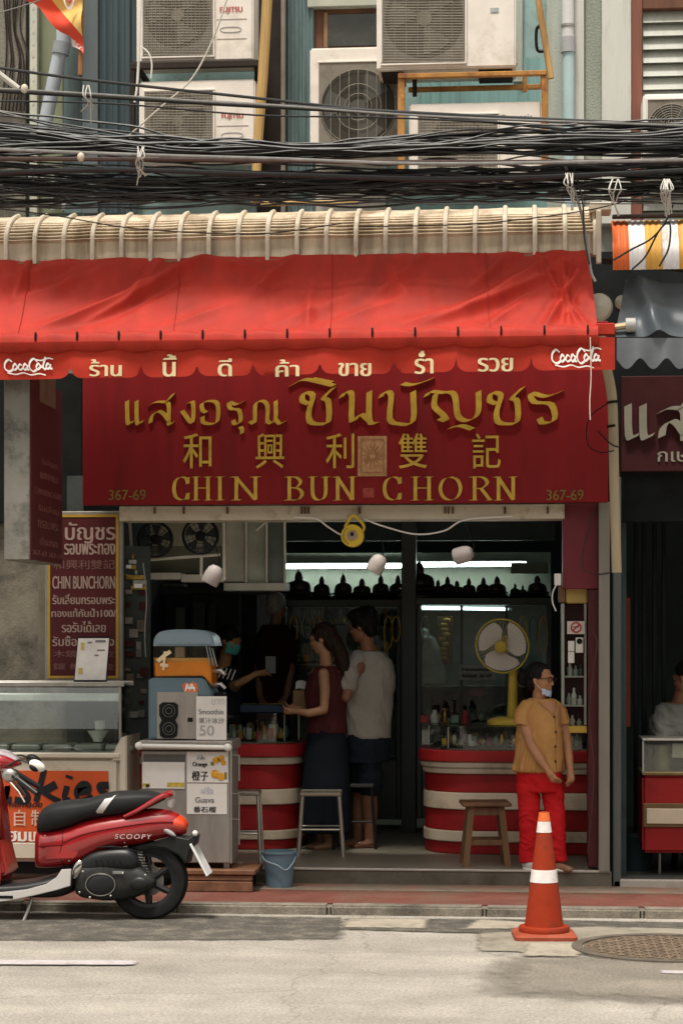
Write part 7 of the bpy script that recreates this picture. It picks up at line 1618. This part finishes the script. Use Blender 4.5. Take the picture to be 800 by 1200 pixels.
torso(s_, [(*Q(430, 895)[:2], Q(430, 895).z, .17, .13, 10), (*Q(430, 880)[:2], Q(430, 880).z, .178, .135, 10), (*Q(430, 860)[:2], Q(430, 860).z, .17, .125, 10)], 22); limb(s_, [Q(432, 888, -.02), Q(433, 905, -.01), Q(433, 922, .0)], [.105, .1, .098], 14); limb(s_, [Q(421, 888, .06), Q(419, 905, .1), Q(419, 921, .11)], [.105, .1, .098], 14)
fuse(s_, 'shorts', m_sh, mn, .008, 4, fold=.012)
hh = MB(); hh.ell((-.12, 0, .2), .47, .4, .42, 16); hh.ell((-.3, 0, -.05), .25, .34, .3, 14); hh.ell((.16, 0, .4), .28, .3, .2, 14)
for k in range(26): a, e_ = rnd.uniform(0, 6.28), rnd.uniform(.1, 1.3); hh.ell((-.12 + .44 * math.cos(a) * math.cos(e_), .38 * math.sin(a) * math.cos(e_), .22 + .42 * math.sin(e_)), .09, .09, .08, 8)
bmesh.ops.transform(hh.bm, matrix=hm2, verts=hh.bm.verts); fuse(hh, 'hair', m_hair, mn, .006, 2, fold=.009, fs=(40, 40, 9))
for u, y in ((430, -.02), (415, .1)):
    o = MB().ell(Q(u - 2, 994, y), .13, .05, .012, 16, Matrix.Rotation(R(20), 3, 'Z')).build('sandal', M('brown_sandal_sole', (.12, .05, .025), .6), mn, True)
    MB().tube(spline([Q(u - 12, 993, y - .05), Q(u - 8, 989, y - .03), Q(u - 5, 993, y + .03)], 4), .007, 6).build('strap', m_wl, o, True)

# ---- woman in maroon sleeveless top
YQ = 15.6
wq = person('woman in a sleeveless maroon top and long dark skirt standing at the left counter', 380, 992, YQ); Q = frame_of(380, 992, YQ)
m_sk3 = skin('light_tan_skin', (.34, .18, .095))
b = MB(); hc = Q(377, 746, 0); hm3 = head(b, hc, .225, 174, 10)
limb(b, [Q(382, 778, .01), Q(381, 766, 0), Q(379, 756, 0)], [.052, .046, .046], 12)
torso(b, [(*Q(383, 870)[:2], Q(383, 870).z, .15, .11), (*Q(383, 835)[:2], Q(383, 835).z, .125, .095), (*Q(382, 805)[:2], Q(382, 805).z, .14, .1), (*Q(383, 784)[:2], Q(383, 784).z, .125, .08), (*Q(382, 777)[:2], Q(382, 777).z, .07, .055)])
limb(b, [Q(386, 988, .02), Q(385, 940, .02), Q(384, 880, 0)], [.04, .06, .09], 12); limb(b, [Q(376, 988, .1), Q(377, 940, .1), Q(380, 880, .05)], [.04, .06, .09], 12)
limb(b, [Q(381, 786, -.13), Q(383, 808, -.16), Q(382, 828, -.17)], [.044, .04, .034], 12); limb(b, [Q(382, 828, -.17), Q(364, 832, -.17), Q(348, 830, -.12)], [.034, .032, .022], 12)
limb(b, [Q(385, 787, .13), Q(386, 808, .14), Q(380, 824, .12)], [.042, .038, .032], 10); limb(b, [Q(380, 824, .12), Q(364, 828, .08), Q(350, 828, .03)], [.032, .03, .022], 10)
hand(b, Q(348, 830, -.12), (-1, .2, .05), (.1, .4, 1), .15, .8); hand(b, Q(350, 828, .03), (-1, -.1, .05), (0, -.4, 1), .15, .8)
for u, y in ((384, -.02), (375, .08)): limb(b, [Q(u + 2, 988, y + .04), Q(u - 6, 989, y), Q(u - 14, 990, y - .02)], [.034, .032, .024], 10, .8)
fuse(b, 'body', m_sk3, wq, .007, 4); eyes(wq, hm3)
s_ = MB(); torso(s_, [(*Q(383, 856)[:2], Q(383, 856).z, .15, .115), (*Q(383, 835)[:2], Q(383, 835).z, .142, .112), (*Q(381, 806)[:2], Q(381, 806).z, .16, .118), (*Q(383, 788)[:2], Q(383, 788).z, .13, .1), (*Q(383, 778)[:2], Q(383, 778).z, .085, .07)], 24); fuse(s_, 'top', M('maroon_top', (.06, .009, .011), .8, var=.2, bump=.2), wq, .007, 4, fold=.012, fs=(9, 9, 5))
s_ = MB(); torso(s_, [(*Q(381, 972)[:2], Q(381, 972).z, .2, .17), (*Q(382, 920)[:2], Q(382, 920).z, .185, .155), (*Q(383, 880)[:2], Q(383, 880).z, .172, .135), (*Q(383, 850)[:2], Q(383, 850).z, .14, .11)], 24)
for k in range(9): a = R(180 + k * 22); limb(s_, [Q(381, 970) + Vector((.19 * math.cos(a), .16 * math.sin(a), 0)), Q(382, 920) + Vector((.175 * math.cos(a), .148 * math.sin(a), 0)), Q(383, 875) + Vector((.15 * math.cos(a), .12 * math.sin(a), 0))], [.022, .016, .01], 6)
fuse(s_, 'skirt', M('dark_navy_skirt', (.008, .011, .016), .85, var=.25), wq, .009, 4)
hh = MB(); hh.ell((-.12, 0, .14), .44, .385, .42, 16); hh.ell((-.25, 0, -.15), .26, .34, .3, 14); limb(hh, [(-.42, 0, -.1), (-.55, 0, -.6), (-.58, 0, -1.1), (-.54, 0, -1.5)], [.25, .25, .22, .12], 12)
bmesh.ops.transform(hh.bm, matrix=hm3, verts=hh.bm.verts); fuse(hh, 'hair', M('dark_brown_hair', (.022, .013, .008), .6, var=.4, scale=40), wq, .006, 3, fold=.008, fs=(40, 40, 6))

# ---- seller behind the left counter with a teal mask
YR = 16.0
wr = person('seller with a teal face mask reaching over the left counter behind the juice machine', 262, 1000, YR + .35); Q = frame_of(262, 1000, YR + .35)
b = MB(); hm4 = head(b, Q(272, 768, -.1), .22, -30, 22)
limb(b, [Q(262, 800, 0), Q(265, 788, -.03), Q(268, 778, -.07)], [.055, .05, .05], 12)
torso(b, [(*Q(256, 900)[:2], Q(256, 900).z, .16, .12), (*Q(257, 850)[:2], Q(257, 850).z, .16, .11), (*Q(260, 815)[:2], Q(260, 815).z, .18, .1), (*Q(261, 800)[:2], Q(261, 800).z, .1, .07)]); 
limb(b, [Q(254, 995), Q(255, 940), Q(256, 890)], [.05, .065, .09], 10); limb(b, [Q(268, 995, .1), Q(266, 940, .1), Q(262, 890, .05)], [.05, .065, .09], 10)
limb(b, [Q(272, 812, -.1), Q(280, 822, -.22), Q(284, 818, -.28)], [.048, .044, .036], 12); limb(b, [Q(284, 818, -.28), Q(296, 812, -.3), Q(306, 806, -.28)], [.034, .03, .022], 12); limb(b, [Q(248, 812, 0), Q(244, 840, -.05), Q(256, 850, -.2)], [.048, .04, .03], 10)
hand(b, Q(306, 806, -.28), (1, 0, .1), (0, -.2, -1), .15, .5); hand(b, Q(256, 850, -.2), (.8, -.4, 0), (0, 0, -1), .15, .5, -1)
fuse(b, 'body', skin('ochre_tan_skin', (.3, .16, .07)), wr, .008, 4); eyes(wr, hm4)  # the seller's own tan skin tone
s_ = MB(); torso(s_, [(*Q(256, 910)[:2], Q(256, 910).z, .18, .14), (*Q(257, 850)[:2], Q(257, 850).z, .18, .13), (*Q(260, 815)[:2], Q(260, 815).z, .195, .12), (*Q(261, 801)[:2], Q(261, 801).z, .11, .085)], 22); limb(s_, [Q(270, 808, -.06), Q(276, 818, -.16)], [.07, .066], 12); limb(s_, [Q(250, 808, 0), Q(245, 830, -.03)], [.07, .066], 12)
limb(s_, [Q(254, 993), Q(255, 940), Q(256, 890)], [.07, .08, .1], 10); limb(s_, [Q(268, 993, .1), Q(266, 940, .1), Q(262, 890, .05)], [.07, .08, .1], 10)
fuse(s_, 'clothes', M('dark_navy_clothes', (.015, .02, .028), .85, var=.2), wr, .009, 4)
hh = MB(); hh.ell((-.13, 0, .17), .44, .39, .41, 16); hh.ell((-.25, 0, -.1), .27, .35, .35, 14); bmesh.ops.transform(hh.bm, matrix=hm4, verts=hh.bm.verts); fuse(hh, 'hair', m_hair, wr, .006, 3, fold=.009, fs=(40, 40, 9))
g = MB(); g.grid(lambda a, b_: hm4 @ Vector((.46 - .3 * abs(2 * a - 1) ** 2 - .1 * abs(b_ - .45), (2 * a - 1) * .3, -.02 - .38 * b_)), 12, 6, (.01, 0, 0)); g.build('face_mask', M('teal_mask', (.06, .32, .28), .75), wr, True)

# ---- grey haired person at the back in maroon
YG = 17.0
wg = person('grey haired person in a maroon shirt standing deep inside the shop', 323, 1000, YG); Q = frame_of(323, 985, YG)
b = MB(); hm5 = head(b, Q(325, 722, 0), .22, 60, 5); limb(b, [Q(322, 747), Q(324, 736)], [.055, .05], 10)
torso(b, [(*Q(320, 850)[:2], Q(320, 850).z, .11, .09), (*Q(321, 790)[:2], Q(321, 790).z, .12, .09), (*Q(322, 760)[:2], Q(322, 760).z, .12, .08), (*Q(322, 748)[:2], Q(322, 748).z, .08, .06)]); limb(b, [Q(315, 980), Q(316, 900), Q(318, 840)], [.05, .07, .09], 10); limb(b, [Q(329, 980), Q(328, 900), Q(324, 840)], [.05, .07, .09], 10)
for s in (-1, 1): limb(b, [Q(322 + s * 15, 760), Q(322 + s * 19, 795, -.02), Q(322 + s * 16, 825, -.12)], [.045, .038, .028], 10); hand(b, Q(322 + s * 16, 825, -.12), (-s * .3, -.5, -.6), (-s, 0, 0), .16, .5, s)
fuse(b, 'body', skin('dim_skin', (.24, .12, .07)), wg, .009, 4); eyes(wg, hm5)
s_ = MB(); torso(s_, [(*Q(320, 855)[:2], Q(320, 855).z, .15, .12), (*Q(321, 790)[:2], Q(321, 790).z, .155, .12), (*Q(322, 757)[:2], Q(322, 757).z, .15, .1), (*Q(322, 743)[:2], Q(322, 743).z, .11, .085)], 22)
for s in (-1, 1): limb(s_, [Q(322 + s * 14, 758), Q(322 + s * 19, 785)], [.065, .06], 12)
fuse(s_, 'shirt', M('deep_maroon_shirt', (.028, .005, .007), .85, var=.2), wg, .009, 4)
s_ = MB(); limb(s_, [Q(315, 976), Q(316, 900), Q(318, 845)], [.08, .09, .12], 12); limb(s_, [Q(329, 976), Q(328, 900), Q(324, 845)], [.08, .09, .12], 12); fuse(s_, 'trousers', M('black_trousers', (.012, .012, .014), .85), wg, .01, 3)
hh = MB(); hh.ell((-.13, 0, .18), .44, .39, .4, 14); hh.ell((-.25, 0, -.05), .27, .35, .3, 12); bmesh.ops.transform(hh.bm, matrix=hm5, verts=hh.bm.verts); fuse(hh, 'hair', M('grey_hair', (.26, .25, .23), .6, var=.3, scale=40), wg, .008, 3)

# ---- man seated in the right shop
YN = 15.15
wn = person('man in a grey shirt sitting behind the counter of the right shop', 795, 1010, YN, .1); Q = frame_of(795, 1018, YN)
b = MB(); hm6 = head(b, Q(802, 795, -.05), .23, 150, 14); limb(b, [Q(796, 822, .01), Q(798, 812, -.01)], [.058, .055], 10)
torso(b, [(*Q(798, 925)[:2], Q(798, 925).z, .18, .14), (*Q(796, 880)[:2], Q(796, 880).z, .18, .13), (*Q(794, 845)[:2], Q(794, 845).z, .2, .12), (*Q(795, 824)[:2], Q(795, 824).z, .12, .08)])
limb(b, [Q(797, 925, .02), Q(800, 922, -.2), Q(802, 924, -.33)], [.1, .085, .07], 10); limb(b, [Q(802, 924, -.33), Q(803, 960, -.3), Q(803, 1008, -.28)], [.07, .06, .045], 10); limb(b, [Q(820, 925, .05), Q(838, 922, -.15), Q(840, 926, -.28)], [.1, .085, .07], 10); limb(b, [Q(840, 926, -.28), Q(840, 960, -.26), Q(840, 1008, -.24)], [.07, .06, .045], 10)
limb(b, [Q(774, 840, -.05), Q(776, 866, -.12), Q(790, 880, -.2)], [.052, .045, .036], 10); limb(b, [Q(790, 880, -.2), Q(800, 872, -.28), Q(812, 864, -.3)], [.036, .032, .024], 10); hand(b, Q(812, 864, -.3), (1, -.1, .1), (0, 0, -1), .16, .5)
limb(b, [Q(822, 842, .02), Q(830, 866, -.05), Q(826, 880, -.16)], [.05, .043, .034], 10); hand(b, Q(826, 880, -.16), (-.6, -.6, 0), (0, 0, -1), .16, .5)
fuse(b, 'body', skin('deep_brown_skin', (.18, .08, .045)), wn, .009, 4); eyes(wn, hm6)
s_ = MB(); torso(s_, [(*Q(798, 920)[:2], Q(798, 920).z, .2, .16), (*Q(796, 880)[:2], Q(796, 880).z, .2, .15), (*Q(794, 845)[:2], Q(794, 845).z, .215, .14), (*Q(795, 826)[:2], Q(795, 826).z, .13, .1)], 22); limb(s_, [Q(776, 838, -.04), Q(774, 856, -.1), Q(778, 872, -.15)], [.075, .07, .06], 12); limb(s_, [Q(818, 838, .02), Q(826, 862, -.03)], [.075, .07], 12)
fuse(s_, 'shirt', M('grey_shirt', (.15, .15, .135), .85, var=.15, bump=.2), wn, .008, 4, fold=.018)
s_ = MB(); limb(s_, [Q(800, 922, .03), Q(801, 921, -.2), Q(802, 926, -.34)], [.12, .1, .09], 12); limb(s_, [Q(802, 926, -.34), Q(803, 990, -.3)], [.09, .075], 12); limb(s_, [Q(818, 922, .05), Q(838, 921, -.15), Q(840, 928, -.29)], [.12, .1, .09], 12); limb(s_, [Q(840, 928, -.29), Q(840, 990, -.26)], [.09, .075], 12); fuse(s_, 'trousers', M('charcoal_trousers', (.02, .02, .02), .85), wn, .01, 3)
hh = MB(); hh.ell((-.13, 0, .18), .43, .385, .4, 14); hh.ell((-.25, 0, -.05), .26, .34, .25, 12); bmesh.ops.transform(hh.bm, matrix=hm6, verts=hh.bm.verts); fuse(hh, 'hair', m_hair, wn, .009, 3)
st = thing('plain_stool', 'plain dark stool under the seated man in the right shop', 'stool', (PX(808, YN), YN + .05, .1)); q0 = (PX(808, YN), YN + .05)
zz_ = (1018 - 936) / SCL(YN, 795)
MB().cyl((q0[0], q0[1], .1 + zz_ - .05), .17, .03, 20).build('seat', m_black, st)
for k in range(4): a = R(45 + 90 * k); MB().tube([(q0[0] + .12 * math.cos(a), q0[1] + .12 * math.sin(a), .1 + zz_ - .05), (q0[0] + .16 * math.cos(a), q0[1] + .16 * math.sin(a), .1)], .014, 8).build('leg', m_black, st)
